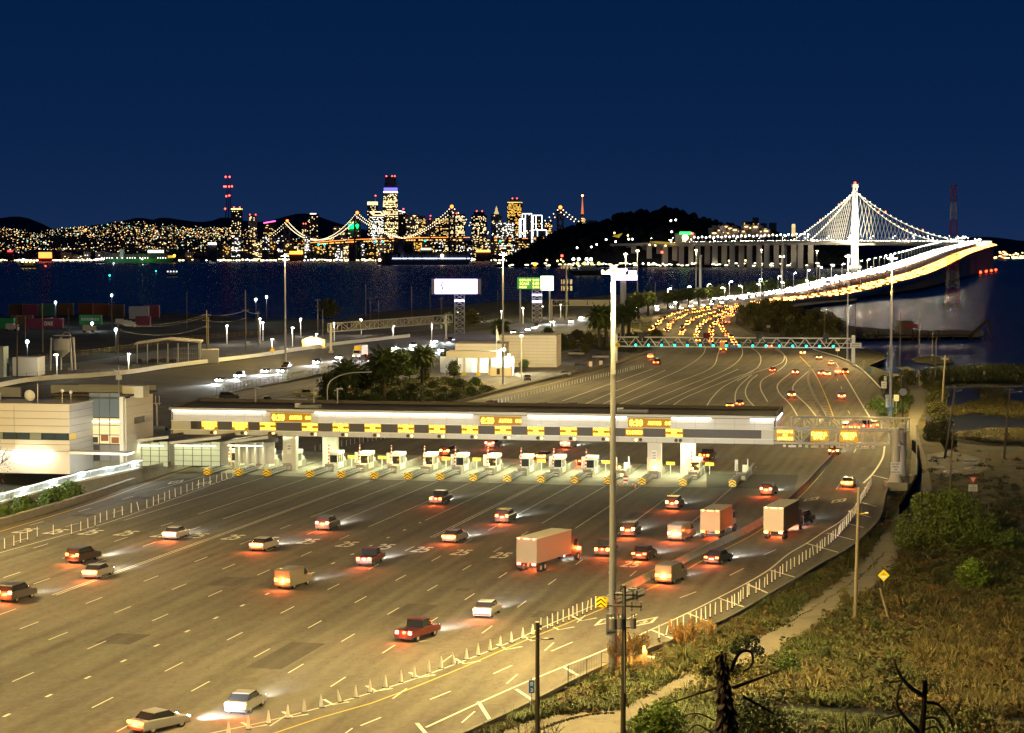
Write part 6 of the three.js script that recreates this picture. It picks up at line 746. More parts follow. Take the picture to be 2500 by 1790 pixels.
// white K-rail wall and fences along the opposite roadway
{ const P = smooth(vecs([[-60, 958], [0, 945], [90, 930], [286, 916], [420, 897], [640, 870], [804, 845], [937, 830], [1000, 823]]), 60), t = thing('barrier', 'long white concrete barrier with a fence along the left roadway', 'barrier'); for (let i = 0; i < 60; i++) mb().add(wall([P[i].clone().lerp(P[i + 1], 0.015), P[i + 1].clone().lerp(P[i], 0.015)], [[-0.3, 0], [-0.15, 1.2], [0.15, 1.2], [0.3, 0]])).build('barrier_section', M.white, t); const f = mb(); for (let i = 0; i <= 60; i++) f.bar(P[i].clone(), P[i].clone().add(V(0, 2.4, -0.3)), 0.06); f.build('fence_posts', M.steelDark, t, 'stuff'); const r = mb(); for (let i = 0; i < 60; i++) for (const y of [1.6, 2.3]) r.bar(P[i].clone().add(V(0, y, -0.3)), P[i + 1].clone().add(V(0, y, -0.3)), 0.03); r.build('fence_rail', M.steelDark, t);
  const fenceAlong = (label, px, n, h, m, pr = 0.05) => { const Q = smooth(vecs(px), n), t = thing('fence', label, 'fence'); for (let i = 0; i <= n; i++) mb().bar(Q[i], Q[i].clone().add(V(0, h, 0)), pr).build('post', m, t); const r = mb(), w = mb(); for (let i = 0; i < n; i++) { for (const y of [0.1, h * 0.5, h]) r.bar(Q[i].clone().add(V(0, y, 0)), Q[i + 1].clone().add(V(0, y, 0)), pr * 0.6); for (let j = 1; j < 6; j++) { const a = Q[i].clone().lerp(Q[i + 1], j / 6); w.bar(a, a.clone().add(V(0, h, 0)), pr * 0.14, 4); } } r.build('rail', m, t); w.build('mesh_wires', m, t, 'stuff'); };
  fenceAlong('black iron fence on the near side of the left roadway', [[520, 968], [600, 948], [700, 930], [812, 907], [930, 890], [1060, 872]], 60, 1.9, M.steelDark, 0.06);
  fenceAlong('yellow rail fence behind the round tank and shed', [[80, 880], [250, 862], [420, 836], [560, 822], [700, 812]], 50, 1.6, mat(0.3, 0.2, 0.05, 0.7), 0.06);
  fenceAlong('low wire fence between the foreground lane and the footpath', [[1387, 1676], [1430, 1660], [1480, 1640], [1560, 1655], [1600, 1640], [1640, 1618], [1720, 1580], [1740, 1565]], 9, 1.7, M.steelDark, 0.04); }
// shore lattice tower with spit and shed
{ const D = 1420, k = D / F, b = at(2325, 800, D), t = thing('lattice_pylon', 'tall red and white lattice pylon standing on the spit', 'pylon', V(b.x, -1.5, -D)), hh = (Y) => at(2325, Y, D).y + 1.5, H0 = hh(452), seg = 7; const mR = mat(0.3, 0.03, 0.03, 0.7), mW = mat(0.4, 0.4, 0.42, 0.7); for (let i = 0; i < seg; i++) { const y0 = H0 * i / seg, y1 = H0 * (i + 1) / seg, f0 = lerp(30, 11, Math.min(1, i / seg * 1.15)), f1 = lerp(30, 11, Math.min(1, (i + 1) / seg * 1.15)); const m = mb(); lattice(m, f0 * k, f0 * k, y1 - y0, 3, 0.1, f1 / f0); m.move(0, y0, 0).build('lattice_section', i % 2 ? mW : mR, t); } for (const sx of [-1, 1]) for (const sz of [-1, 1]) mb().box(2.2, 2.6, 2.2, sx * 15 * k, -0.6, sz * 15 * k).build('footing', M.concrete, t); }
{ const t = thing('shed', 'dark rounded shed on the spit with red lettering', 'shed', g(2208, 812)), k = -t.position.z / F; mb().prism([[-18 * k, 0], [-20 * k, 3], [-14 * k, 5.2], [16 * k, 5.2], [19 * k, 4], [18 * k, 0]], 7, 0.2).build('wall', mat(0.12, 0.1, 0.1, 0.8), t); mb().box(6, 1.6, 0.1, 2, 2.8, 3.6).build('graffiti', mat(0.3, 0.05, 0.06, 0.8), t); }
{ const p = g(2400, 815), t = thing('pier_ruin', 'broken dark timber pier at the tip of the spit', 'pier', V(p.x, -1.2, p.z)); for (let i = 0; i < 22; i++) { const x = rr(-52, 3), m = mb().bar(V(x, -2, rr(-3, 3)), V(x + rr(-0.6, 0.6), rr(0.5, 3), rr(-3, 3)), 0.3); m.build('pile', M.woodDark, t); } mb().box(44, 0.6, 5, -28, 0.7, 0).build('deck', M.woodDark, t); mb().beam(V(-6, 0, 0), V(2, 7, 0), 1.2).beam(V(2, 7, 0), V(4, -1, 0), 0.8).build('fallen_beam', M.woodDark, t); }
{ for (const [px, n] of [[[[2078, 857], [2120, 853], [2167, 864], [2150, 884], [2100, 880]], 1], [[[2225, 876], [2265, 868], [2320, 873], [2332, 884], [2280, 890], [2235, 886]], 2], [[[2190, 898], [2215, 895], [2235, 902], [2210, 908]], 3], [[[2175, 912], [2205, 911], [2208, 918], [2180, 919]], 4]]) struct(mb().add(polySheet(vecs(px, -2.3), -2.32)).build('mud_flat', M.grass)); }

// slim glowing area lights of the parking grounds at left
{ const L = [[139, 921, 866, 'left of the round tank'], [314, 902, 864, 'before the mesh-walled shed'], [554, 840, 795, 'right of the tall double utility pole'], [635, 838, 778, 'rear one of the close pair'], [642, 832, 787, 'front one of the close pair'], [714, 846, 800, 'left of the yellow hut'], [734, 820, 778, 'behind the yellow hut'], [664, 862, 828, 'short one beside the yellow diamond sign'], [772, 845, 815, 'short one in front of the yellow hut'], [816, 834, 788, 'at the left end of the box truss'], [882, 818, 780, 'behind the box truss'], [960, 822, 796, 'behind the middle of the box truss'], [1054, 832, 785, 'thin one at the right of the box truss'], [1088, 800, 775, 'squat one right of the box truss'], [1120, 782, 772, 'beneath the white billboard'], [1167, 784, 765, 'right of the white billboard'], [1224, 780, 759, 'left of the mast behind the low building'], [1277, 790, 752, 'below the green billboard'], [1323, 776, 748, 'right of the green billboard tower'], [1369, 776, 744, 'by the overhead sign beyond the green billboard']];
  const lp = new THREE.Group(); mb().cyl(0.09, 0.15, 1, 0, 0.5, 0, 8).build('pole', M.white, lp); mb().box(0.5, 0.03, 0.9, 0, 1.0, 0.3).build('lamp_head', M.lampSmall, lp);
  for (const [X, Yb, Yt, l] of L) { const p = g(X, Yb), h = Math.min(12, Math.max(4, H - (Yt - HOR) * -p.z / F)), t = copyOfProto(lp, 'area_lamp', 'slim white area lamp, ' + l, 'street lamp', p, rr(-0.5, 0.5), 'slim area lamps on the left grounds'); t.scale.set(1.3, h, 1.3); ptLight(V(p.x, h - 0.5, p.z + 0.9), [1, 0.9, 0.68], 260, 15); } }
// ---------------------------------------------------------------- vegetation
class Leaves {                                                     // many small leaf faces with their own tone
  constructor() { this.P = []; this.C = []; this.I = []; this.N = []; }
  leaf(p, s, tone = 1, el = 1, dir) {
    const a = dir ?? V(rr(-1, 1), rr(-1, 1), rr(-1, 1)).normalize(), b = V(rr(-1, 1), rr(-1, 1), rr(-1, 1)).cross(a).normalize(), n = a.clone().cross(b), k = this.P.length / 3;
    for (const [u, v] of [[-0.5 * el, 0], [0, -0.34], [0.5 * el, 0], [0, 0.34]]) { this.P.push(p.x + (a.x * u + b.x * v) * s, p.y + (a.y * u + b.y * v) * s, p.z + (a.z * u + b.z * v) * s); this.N.push(n.x, n.y, n.z); this.C.push(tone, tone * (0.92 + 0.16 * ((k * 7) % 5) / 5), tone); }
    this.I.push(k, k + 1, k + 2, k, k + 2, k + 3); return this;
  }
  blade(p, d, L, w, tone, droop = 0.5, seg = 3) { const side = V(-d.z, 0, d.x); if (side.lengthSq() < 1e-4) side.set(1, 0, 0); side.normalize(); let q = p.clone(), v = d.clone().normalize(); const k0 = this.P.length / 3; for (let i = 0; i <= seg; i++) { const f = w * (1 - i / seg * 0.85); for (const s of [-1, 1]) { this.P.push(q.x + side.x * f * s / 2, q.y, q.z + side.z * f * s / 2); this.N.push(0, 1, 0.3); this.C.push(tone, tone, tone); } if (i) { const k = k0 + 2 * i; this.I.push(k - 2, k - 1, k, k - 1, k + 1, k); } q.addScaledVector(v, L / seg); v.y -= droop / seg; v.normalize(); } return this; }
  geo() { const q = new THREE.BufferGeometry(); q.setAttribute('position', new THREE.Float32BufferAttribute(this.P, 3)); q.setAttribute('normal', new THREE.Float32BufferAttribute(this.N, 3)); q.setAttribute('color', new THREE.Float32BufferAttribute(this.C, 3)); q.setIndex(this.I); return q; }
  build(name, m, parent = scene, kind) { const o = new THREE.Mesh(this.geo(), m); o.name = parent === scene ? numbered(name) : name; o.castShadow = o.receiveShadow = true; parent.add(o); if (kind) o.userData.kind = kind; return o; }
}
function clump(L, c, r, n, s, ry = 1, t0 = 1) { for (let i = 0; i < n; i++) { const d = V(rr(-1, 1), rr(-1, 1), rr(-1, 1)); if (d.lengthSq() > 1) { i--; continue; } d.normalize(); const k = 0.55 + 0.5 * Math.sqrt(rnd()); L.leaf(V(c.x + d.x * r * k, c.y + d.y * r * ry * k, c.z + d.z * r * k), s * rr(0.7, 1.3), t0 * rr(0.55, 1.45)); } }
function crownOf(L, w, h, y0, nc, per, leaf) { for (let i = 0; i < nc; i++) { const a = rnd() * 6.283, k = Math.sqrt(rnd()), y = rnd(), r = w * 0.5 * Math.sqrt(Math.max(0.08, 1 - (2 * y - 0.85) ** 2)) * 0.8; clump(L, V(Math.cos(a) * r * k, y0 + h * y, Math.sin(a) * r * k), w * rr(0.12, 0.22), per, leaf, 0.8, rr(0.7, 1.35)); } }
function limbs(m, p, d, L, r, n, depth) { const e = p.clone().addScaledVector(d, L); m.bar(p, e, r, 7, r * 0.62); if (!depth) return; for (let i = 0; i < n; i++) { const v = d.clone().add(V(rr(-0.9, 0.9), rr(-0.1, 0.6), rr(-0.9, 0.9))).normalize(); limbs(m, p.clone().lerp(e, rr(0.6, 1)), v, L * rr(0.5, 0.75), r * 0.55, n, depth - 1); } }
function makeTree(name, h, w, m, nc = 40, per = 55, leaf = 0.3) { const t = new THREE.Group(), b = mb(); limbs(b, V(0, -0.1, 0), V(rr(-0.08, 0.08), 1, 0).normalize(), h * 0.42, h * 0.03, 4, 2); b.build('trunk', bark, t); const L = new Leaves(); crownOf(L, w, h * 0.68, h * 0.3, nc, per, leaf); L.build('crown', m, t); return t; }
function makePalm(h, nf = 46, fl = 3.6) {
  const t = new THREE.Group(), b = mb(); let y = 0; const ns = 12; for (let i = 0; i < ns; i++) { b.cyl(0.34 + 0.03 * (i % 2), 0.4, h / ns * 1.06, 0, y + h / ns / 2, 0, 10); y += h / ns; } b.cyl(0.62, 0.35, 1.1, 0, h - 0.2, 0, 10).build('trunk', bark, t);
  const L = new Leaves(); for (let f = 0; f < nf; f++) {
    const a = f * 2.39996, el = lerp(1.35, -0.75, f / nf), d = V(Math.cos(a) * Math.cos(el), Math.sin(el), Math.sin(a) * Math.cos(el)); let p = V(0, h + 0.2, 0), v = d.clone(); const n = 12, side = V(-Math.sin(a), 0, Math.cos(a)), len = fl * rr(0.85, 1.1), tn = rr(0.55, 1.4) * (f > nf * 0.8 ? 0.6 : 1);
    for (let i = 0; i < n; i++) { const q = p.clone().addScaledVector(v, len / n); for (const s of [-1, 1]) for (const u of [0.2, 0.7]) { const r = p.clone().lerp(q, u), ll = 0.75 * Math.sin(PI * (0.12 + 0.86 * (i + u) / n)) + 0.08, dd = side.clone().multiplyScalar(s).addScaledVector(v, 0.7).add(V(0, -0.25, 0)).normalize(); L.leaf(r.clone().addScaledVector(dd, ll / 2), ll, tn, 1, dd); } L.leaf(p.clone().lerp(q, 0.5), len / n * 1.1, tn * 0.8, 1, v.clone()); p = q; v.y -= 0.115; v.normalize(); }
  }
  L.build('crown', M.leafPalm, t); return t;
}
const put = (proto, name, label, cat, pos, ry, sc, group) => { const t = copyOfProto(proto, name, label, cat, pos, ry, group); t.scale.setScalar(sc); return t; };
{
  const palmA = makePalm(5.2, 60, 4.3), palmB = makePalm(6.6, 54, 4.0);
  for (const [X, Yb, Yt, k, l] of [[846, 975, 882, palmA, 'shaggy palm at the left end of the planted island'], [936, 968, 852, palmA, 'large shaggy palm in the middle of the planted island'], [1032, 940, 842, palmB, 'tall shaggy palm beside the carport trees']]) { const p = g(X, Yb), h = H - (Yt - HOR) * -p.z / F; put(k, 'palm_tree', l, 'palm tree', p, rr(0, 6), h / (k === palmA ? 8.2 : 9.6)); }
  const far = [[1222, 850, 778, 'behind the low building at the mast'], [1463, 845, 745, 'in the dark clump left of the nearest mast, left one'], [1480, 840, 748, 'in the dark clump left of the nearest mast, right one'], [1520, 830, 742, 'right of the nearest mast, tallest'], [1535, 815, 728, 'right of the nearest mast below the billboard pole'], [1558, 778, 714, 'beside the thin light mast, left'], [1582, 772, 712, 'beside the thin light mast, right'], [1630, 758, 714, 'by the left road edge, single'], [1655, 756, 708, 'dark, left of the mast pair'], [1680, 752, 704, 'bright, left of the white column'], [1706, 748, 702, 'at the foot of the white column'], [1733, 744, 698, 'first right of the white column'], [1762, 740, 694, 'second right of the white column'], [1812, 734, 690, 'large, under the bridge viaduct'], [1840, 731, 688, 'next to the large one, right'], [1866, 727, 684, 'left of the pale column, bright'], [1886, 725, 680, 'left of the pale column, tall bright'], [1915, 721, 680, 'just right of the pale column'], [1953, 716, 684, 'left of the last group'], [1968, 714, 678, 'in the last group, left'], [1985, 711, 674, 'in the last group, middle'], [2005, 708, 670, 'in the last group, right']];
  for (const [X, Yb, Yt, l] of far) { const p = g(X, Yb), h = H - (Yt - HOR) * -p.z / F; put(palmB, 'palm_tree', 'roadside palm, ' + l, 'palm tree', p, rr(0, 6), h / 9.6, 'palms along the road to the bridge'); }
  const tA = makeTree('tree', 7, 6.2, M.leafDark, 54, 60, 0.42), tB = makeTree('tree', 6, 6, M.leafMid, 50, 60, 0.38);
  for (const [X, Yb, Yt, k, l] of [[800, 985, 918, tA, 'round dark tree at the left of the planted island'], [885, 965, 905, tA, 'dark tree between the first two palms'], [972, 935, 852, tB, 'tall green tree behind the middle palm'], [1000, 930, 868, tB, 'green tree between the middle and right palms'], [1037, 938, 897, tA, 'dark bushy tree below the right palm'], [1108, 930, 884, tA, 'round dark tree before the carport'], [1090, 905, 858, tA, 'tree at the left corner of the carport'], [1307, 890, 852, tB, 'bright green tree right of the low building'], [1280, 905, 877, tB, 'smaller green tree at the car park corner'], [1337, 848, 803, tA, 'dark tree right of the low building, behind'], [1370, 860, 818, tA, 'dark tree at the car park edge, right one'], [1226, 895, 877, tB, 'small bright shrub-like tree under the flood lamp'], [960, 1000, 955, tA, 'small tree with a pale trunk before the palms']]) { const p = g(X, Yb), h = H - (Yt - HOR) * -p.z / F; put(k, 'tree', l, 'tree', p, rr(0, 6), h / (k === tA ? 6.9 : 6)); }
  // shrubs of the planted island
  const shrub = (w, h, nc, per, leaf, m) => { const t = new THREE.Group(), L = new Leaves(); crownOf(L, w, h, h * 0.05, nc, per, leaf); L.build('foliage', m, t); const b = mb(); for (let i = 0; i < 5; i++) b.bar(V(0, -0.1, 0), V(rr(-0.3, 0.3) * w, h * 0.6, rr(-0.3, 0.3) * w), 0.05, 5); b.build('stem', bark, t); return t; };
  const sA = shrub(3.4, 1.5, 26, 46, 0.28, M.leafDark), sB = shrub(3, 1.2, 24, 46, 0.26, M.leafMid), sC = shrub(4, 2.2, 30, 60, 0.3, M.leafOlive);
  const isl = [[785, 990], [820, 1000], [860, 1005], [900, 1000], [940, 1010], [985, 1005], [1030, 1000], [1075, 985], [1110, 975], [1150, 965], [1185, 955], [870, 985], [915, 982], [955, 985], [1000, 978], [1045, 970], [1085, 958], [1125, 948], [1160, 940], [1010, 955], [1060, 948], [1100, 940], [925, 960], [980, 965], [840, 975], [890, 1020], [930, 1025], [975, 1020], [1020, 1015], [1065, 1000]];
  isl.forEach(([X, Y], i) => put(i % 3 ? sA : sB, 'shrub', i % 3 ? 'low dark shrub in the planted island between the roadways' : 'low green shrub in the planted island between the roadways', 'shrub', g(X, Y), rr(0, 6), rr(0.75, 1.35), i % 3 ? 'dark shrubs of the planted island' : 'green shrubs of the planted island'));
  // dark bushes right of the far road, one by one
  const hb = [[1815, 775, 2.4], [1840, 768, 2.6], [1868, 764, 3], [1895, 768, 3], [1922, 766, 2.8], [1830, 792, 2.6], [1862, 788, 3], [1895, 790, 3.2], [1930, 786, 3], [1960, 784, 2.4], [1990, 790, 2.8], [2020, 798, 2.6], [2045, 808, 2.2], [1850, 808, 2.4], [1890, 812, 2.6], [1935, 808, 2.6], [1975, 812, 2.4], [2010, 820, 2.2], [1930, 828, 2.2], [1980, 838, 2], [2030, 838, 2], [2060, 850, 1.8]];
  hb.forEach(([X, Y, s]) => put(sC, 'bush', 'rounded dark bush on the bank right of the far road', 'bush', g(X, Y, -0.3), rr(0, 6), s, 'dark bushes right of the far road'));
  [[1410, 830, 1.5], [1440, 840, 1.6], [1395, 850, 1.2], [1430, 862, 1.1], [1600, 830, 1.6], [1545, 850, 1.4], [1575, 845, 1.5], [1130, 795, 2.6], [1100, 800, 2.6], [1155, 790, 2.6], [800, 770, 3.4]].forEach(([X, Y, s]) => put(sC, 'bush', 'dark bush on the verge around the left roadway', 'bush', g(X, Y), rr(0, 6), s, 'dark bushes by the left roadway'));
  [[2140, 1000], [2190, 1005], [2205, 985], [2165, 1015]].forEach(([X, Y], i) => put(sB, 'bush', 'bright green bush at the foot of the right mast', 'bush', g(X, Y), i, 1.7, 'green bushes at the right mast'));
  [[2175, 950], [2200, 965], [2215, 940], [2160, 938], [2285, 990], [2290, 1020], [2280, 1045], [2300, 1060], [2275, 1075], [2310, 1085], [2290, 960], [2300, 975], [2265, 950], [2320, 1095]].forEach(([X, Y]) => put(sC, 'bush', 'scrubby bush beside the upper footpath', 'bush', g(X, Y, -0.25), rr(0, 6), rr(0.8, 1.5), 'bushes along the upper footpath'));
  for (const [X, Y, sc, l] of [[60, 1248, 1.3, 'green shrub strip below the ramp, left'], [125, 1232, 1.5, 'green shrub below the ramp, middle'], [170, 1218, 1.6, 'rounded green shrub below the ramp, right'], [55, 1262, 1.0, 'yellowish shrub below the ramp'], [10, 1240, 1.4, 'dark green shrub under the ramp arch'], [8, 1268, 1.2, 'dark shrub at the left edge of the wall']]) put(sB, 'shrub', l, 'shrub', g(X, Y), rr(0, 6), sc);
  { const t = thing('tree', 'bare brownish round tree at the left edge before the office building', 'tree', g(-18, 1200)), L = new Leaves(), b = mb(); limbs(b, V(0, 0, 0), V(0.1, 1, 0), 3, 0.14, 5, 3); b.build('trunk', bark, t); crownOf(L, 5.6, 6.4, 1.6, 46, 40, 0.16); L.build('crown', leafM(0.2, 0.12, 0.05), t); }
  // right marsh: the big bush and named small ones
  { const t = thing('bush', 'big dense dark green bush by the footpath at right', 'bush', g(2300, 1338, -0.25)), L = new Leaves(), k = -t.position.z / F; for (const [dx, dy, r] of [[-60, 20, 52], [-20, 50, 58], [35, 60, 62], [75, 30, 56], [100, 5, 48], [-85, 0, 40], [0, 10, 60], [55, 5, 60], [20, 90, 40], [-40, 78, 36]]) clump(L, V(dx * k, (dy + 30) * k, rr(-1.5, 1.5)), r * k, 900, 0.3, 0.85, rr(0.7, 1.2)); L.build('foliage', leafM(0.085, 0.125, 0.018), t); mb().bar(V(0, -0.2, 0), V(0.4, 3, 0), 0.25).bar(V(-0.5, -0.2, 0), V(-2, 2.5, 0), 0.15).build('stem', bark, t); }
  for (const [X, Y, w, h, m, l] of [[2462, 1345, 90, 44, M.leafMid, 'low bush right of the big dense bush'], [2372, 1436, 92, 62, M.leafBright, 'bright yellow-green dome-shaped bush in the marsh'], [2330, 1645, 24, 26, M.leafMid, 'tiny green bush in the middle of the marsh grass'], [1612, 1800, 160, 70, M.leafBright, 'bright green leafy bush at the bottom edge beside the dead trunk'], [2230, 1500, 36, 22, M.leafDark, 'small dark bush right of the leaning stump'], [2135, 1545, 50, 24, M.leafDark, 'low dark green bush below the yellow sign pole'], [2015, 1612, 46, 28, M.leafDark, 'dark bush between footpath and dead trunk'], [1760, 1660, 150, 50, M.leafOlive, 'olive bush around the base of the dead trunk'], [1860, 1785, 220, 70, M.leafDark, 'dark bush mass at the foot of the dead trunk'], [1470, 1700, 60, 30, M.leafOlive, 'weedy bush at the foot of the transformer pole'], [1450, 1672, 40, 22, M.leafMid, 'small green bush inside the wire fence'], [2380, 1780, 120, 40, M.leafOlive, 'olive bush at the ditch bank'], [2060, 1475, 30, 40, M.leafOlive, 'scraggly bush at the foot of the bare pole'], [1925, 1650, 90, 40, M.leafMid, 'green bush beside the dead tree arch']]) { const p = g(X, Y, -0.25), k = -p.z / F, t = thing('bush', l, 'bush', p), L = new Leaves(); crownOf(L, w * k, h * k, 0, 46, 70, Math.min(0.26, w * k * 0.07)); L.build('foliage', m, t); const b = mb(); for (let i = 0; i < 5; i++) b.bar(V(0, -0.1, 0), V(rr(-0.25, 0.25) * w * k, h * k * 0.6, rr(-0.2, 0.2) * w * k), 0.04, 5); b.build('stem', bark, t); }
}
{ // rough ground cover over the marsh, the verges and the far bank: uncountable
  const tuft = (n, h, w, sp, up) => { const L = new Leaves(); for (let i = 0; i < n; i++) { const a = rnd() * 6.283, r = Math.sqrt(rnd()) * sp, d = V(Math.cos(a) * rr(0.1, 0.8), up, Math.sin(a) * rr(0.1, 0.8)); L.blade(V(Math.cos(a) * r, -0.03, Math.sin(a) * r), d, h * rr(0.5, 1.2), w, rr(0.6, 1.4), 1.0, 3); } return L.geo(); };
  const low = (() => { const L = new Leaves(); for (let i = 0; i < 60; i++) L.leaf(V(rr(-0.7, 0.7), rr(0, 0.45) * rnd() + 0.05, rr(-0.7, 0.7)), rr(0.12, 0.3), rr(0.5, 1.5)); return L.geo(); })();
  const gT = tuft(34, 0.75, 0.05, 0.35, 1), kinds = [[gT, leafM(0.1, 0.085, 0.025), 'dry_grass', 'dry tan grass tufts over the marsh ground'], [gT, leafM(0.055, 0.075, 0.014), 'green_grass', 'green grass tufts over the marsh and verges'], [low, leafM(0.05, 0.055, 0.016), 'ground_cover', 'low olive ground cover over the marsh'], [low, leafM(0.1, 0.05, 0.02), 'dry_scrub', 'reddish dry scrub patches over the marsh']];
  const inPoly = (p, Q) => { let c = false; for (let i = 0, j = Q.length - 1; i < Q.length; j = i++) if ((Q[i].z > p.z) !== (Q[j].z > p.z) && p.x < (Q[j].x - Q[i].x) * (p.z - Q[i].z) / (Q[j].z - Q[i].z) + Q[i].x) c = !c; return c; };
  const marsh = vecs([[1160, 1800], [1300, 1735], [1478, 1645], [1741, 1545], [1900, 1455], [2075, 1352], [2150, 1280], [2185, 1200], [2300, 1090], [2420, 1100], [2560, 1102], [2700, 1500], [2600, 1830], [1200, 1830]]), path = vecs([[1345, 1741], [1509, 1729], [1657, 1644], [1900, 1525], [1957, 1480], [2022, 1435], [2081, 1392], [2115, 1358], [2165, 1290], [2200, 1230], [2222, 1160], [2275, 1190], [2262, 1260], [2197, 1345], [2183, 1387], [2127, 1435], [2081, 1463], [1982, 1534], [1900, 1591], [1640, 1700], [1520, 1800], [1180, 1800], [1270, 1760]]), ditch = vecs([[1870, 1706], [2010, 1717], [2127, 1721], [2268, 1738], [2500, 1746], [2700, 1752], [2700, 1792], [2438, 1764], [2254, 1758], [2070, 1753], [1957, 1745], [1900, 1733]]);
  const pts = kinds.map(() => []); let n = 0;
  while (n < 15000) { const p = g(rr(1150, 2620), lerp(1095, 1810, Math.sqrt(rnd())), -0.25); if (!inPoly(p, marsh) || inPoly(p, path) || inPoly(p, ditch)) continue; n++; const a = nC[(((p.x * 9 + 4000) & 511) * 512 + ((-p.z * 9) & 511))], r = a + rr(-0.16, 0.16); pts[r > 0.6 ? 0 : r > 0.5 ? (rnd() < 0.4 ? 3 : 2) : r > 0.42 ? 2 : 1].push([p, rr(0.5, 1.2) * (rnd() < 0.05 ? 1.7 : 1)]); }
  const berm = vecs([[2250, 908], [2290, 900], [2440, 895], [2600, 898], [2600, 938], [2500, 934], [2330, 934], [2262, 943]]); n = 0; while (n < 2600) { const p = g(rr(2240, 2600), rr(893, 946), -0.2); if (!inPoly(p, berm)) continue; n++; pts[rnd() < 0.75 ? 1 : 2].push([p, rr(1.2, 2.4)]); }
  const reeds = vecs([[2310, 1000], [2400, 975], [2500, 985], [2600, 1000], [2600, 1015], [2480, 1020], [2380, 1008], [2320, 1015]]), reeds2 = vecs([[2380, 950], [2450, 948], [2460, 975], [2400, 972]]), reeds3 = vecs([[2320, 1062], [2420, 1050], [2560, 1052], [2600, 1075], [2500, 1082], [2400, 1078]]); n = 0; while (n < 2200) { const p = g(rr(2300, 2600), rr(946, 1084), -0.2); if (!(inPoly(p, reeds) || (inPoly(p, reeds2) && rnd() < 0.4) || inPoly(p, reeds3))) continue; n++; pts[rnd() < 0.8 ? 0 : 2].push([p, rr(0.8, 1.7)]); }
  const verge = vecs([[2000, 1386], [2085, 1333], [2150, 1280], [2160, 1290], [2110, 1352], [2020, 1428], [1900, 1515], [1660, 1638], [1505, 1724], [1345, 1738], [1480, 1640], [1741, 1545], [1900, 1455]]); n = 0; while (n < 3800) { const p = g(rr(1330, 2160), rr(1270, 1745), -0.25); if (!inPoly(p, verge)) continue; n++; pts[rnd() < 0.7 ? 1 : 2].push([p, rr(0.35, 0.8)]); }
  const midg = [vecs([[1250, 845], [1367, 822], [1458, 804], [1500, 795], [1590, 785], [1588, 857], [1540, 862], [1420, 850], [1340, 862]]), vecs([[770, 975], [860, 945], [960, 925], [1100, 922], [1215, 950], [1160, 975], [1065, 992], [860, 1040], [770, 1010]])]; n = 0; while (n < 3000) { const p = g(rr(760, 1600), rr(780, 1040), 0.03); if (!inPoly(p, midg[0]) && !inPoly(p, midg[1])) continue; n++; pts[rnd() < 0.6 ? 2 : 1].push([p, rr(0.6, 1.3)]); }
  const m4 = new THREE.Matrix4(), e = new THREE.Euler(), qq = new THREE.Quaternion(), col = new THREE.Color();
  kinds.forEach(([geo, m, name, label], k) => { const im = new THREE.InstancedMesh(geo, m, pts[k].length); im.name = name; pts[k].forEach(([p, s], i) => { im.setMatrixAt(i, m4.compose(p, qq.setFromEuler(e.set(0, rnd() * 6.28, 0)), V(s, s * rr(0.8, 1.2), s))); const t = rr(0.65, 1.35); im.setColorAt(i, col.setRGB(t * rr(0.9, 1.15), t, t * rr(0.85, 1.1))); }); im.castShadow = im.receiveShadow = true; scene.add(im); tag(im, label, 'grass', null, 'stuff'); });
  // concrete path cracks with weeds
  const cr = new Leaves(); for (const px of [[[1270, 1768], [1400, 1740], [1560, 1690], [1700, 1630], [1850, 1560], [1960, 1500], [2040, 1450], [2110, 1400], [2160, 1350]], [[1300, 1790], [1380, 1760], [1450, 1745], [1500, 1742]]]) smooth(vecs(px, -0.15), 160).forEach((p, i) => { for (let k = 0; k < 5; k++) cr.leaf(V(p.x + rr(-0.12, 0.12) + Math.sin(i * 0.7) * 0.12, -0.12, p.z + rr(-0.2, 0.2)), rr(0.08, 0.2), rr(0.5, 1)); }); tag(cr.build('path_weeds', M.leafDark), 'thin line of weeds growing in the cracked footpath', 'weeds', null, 'stuff');
}
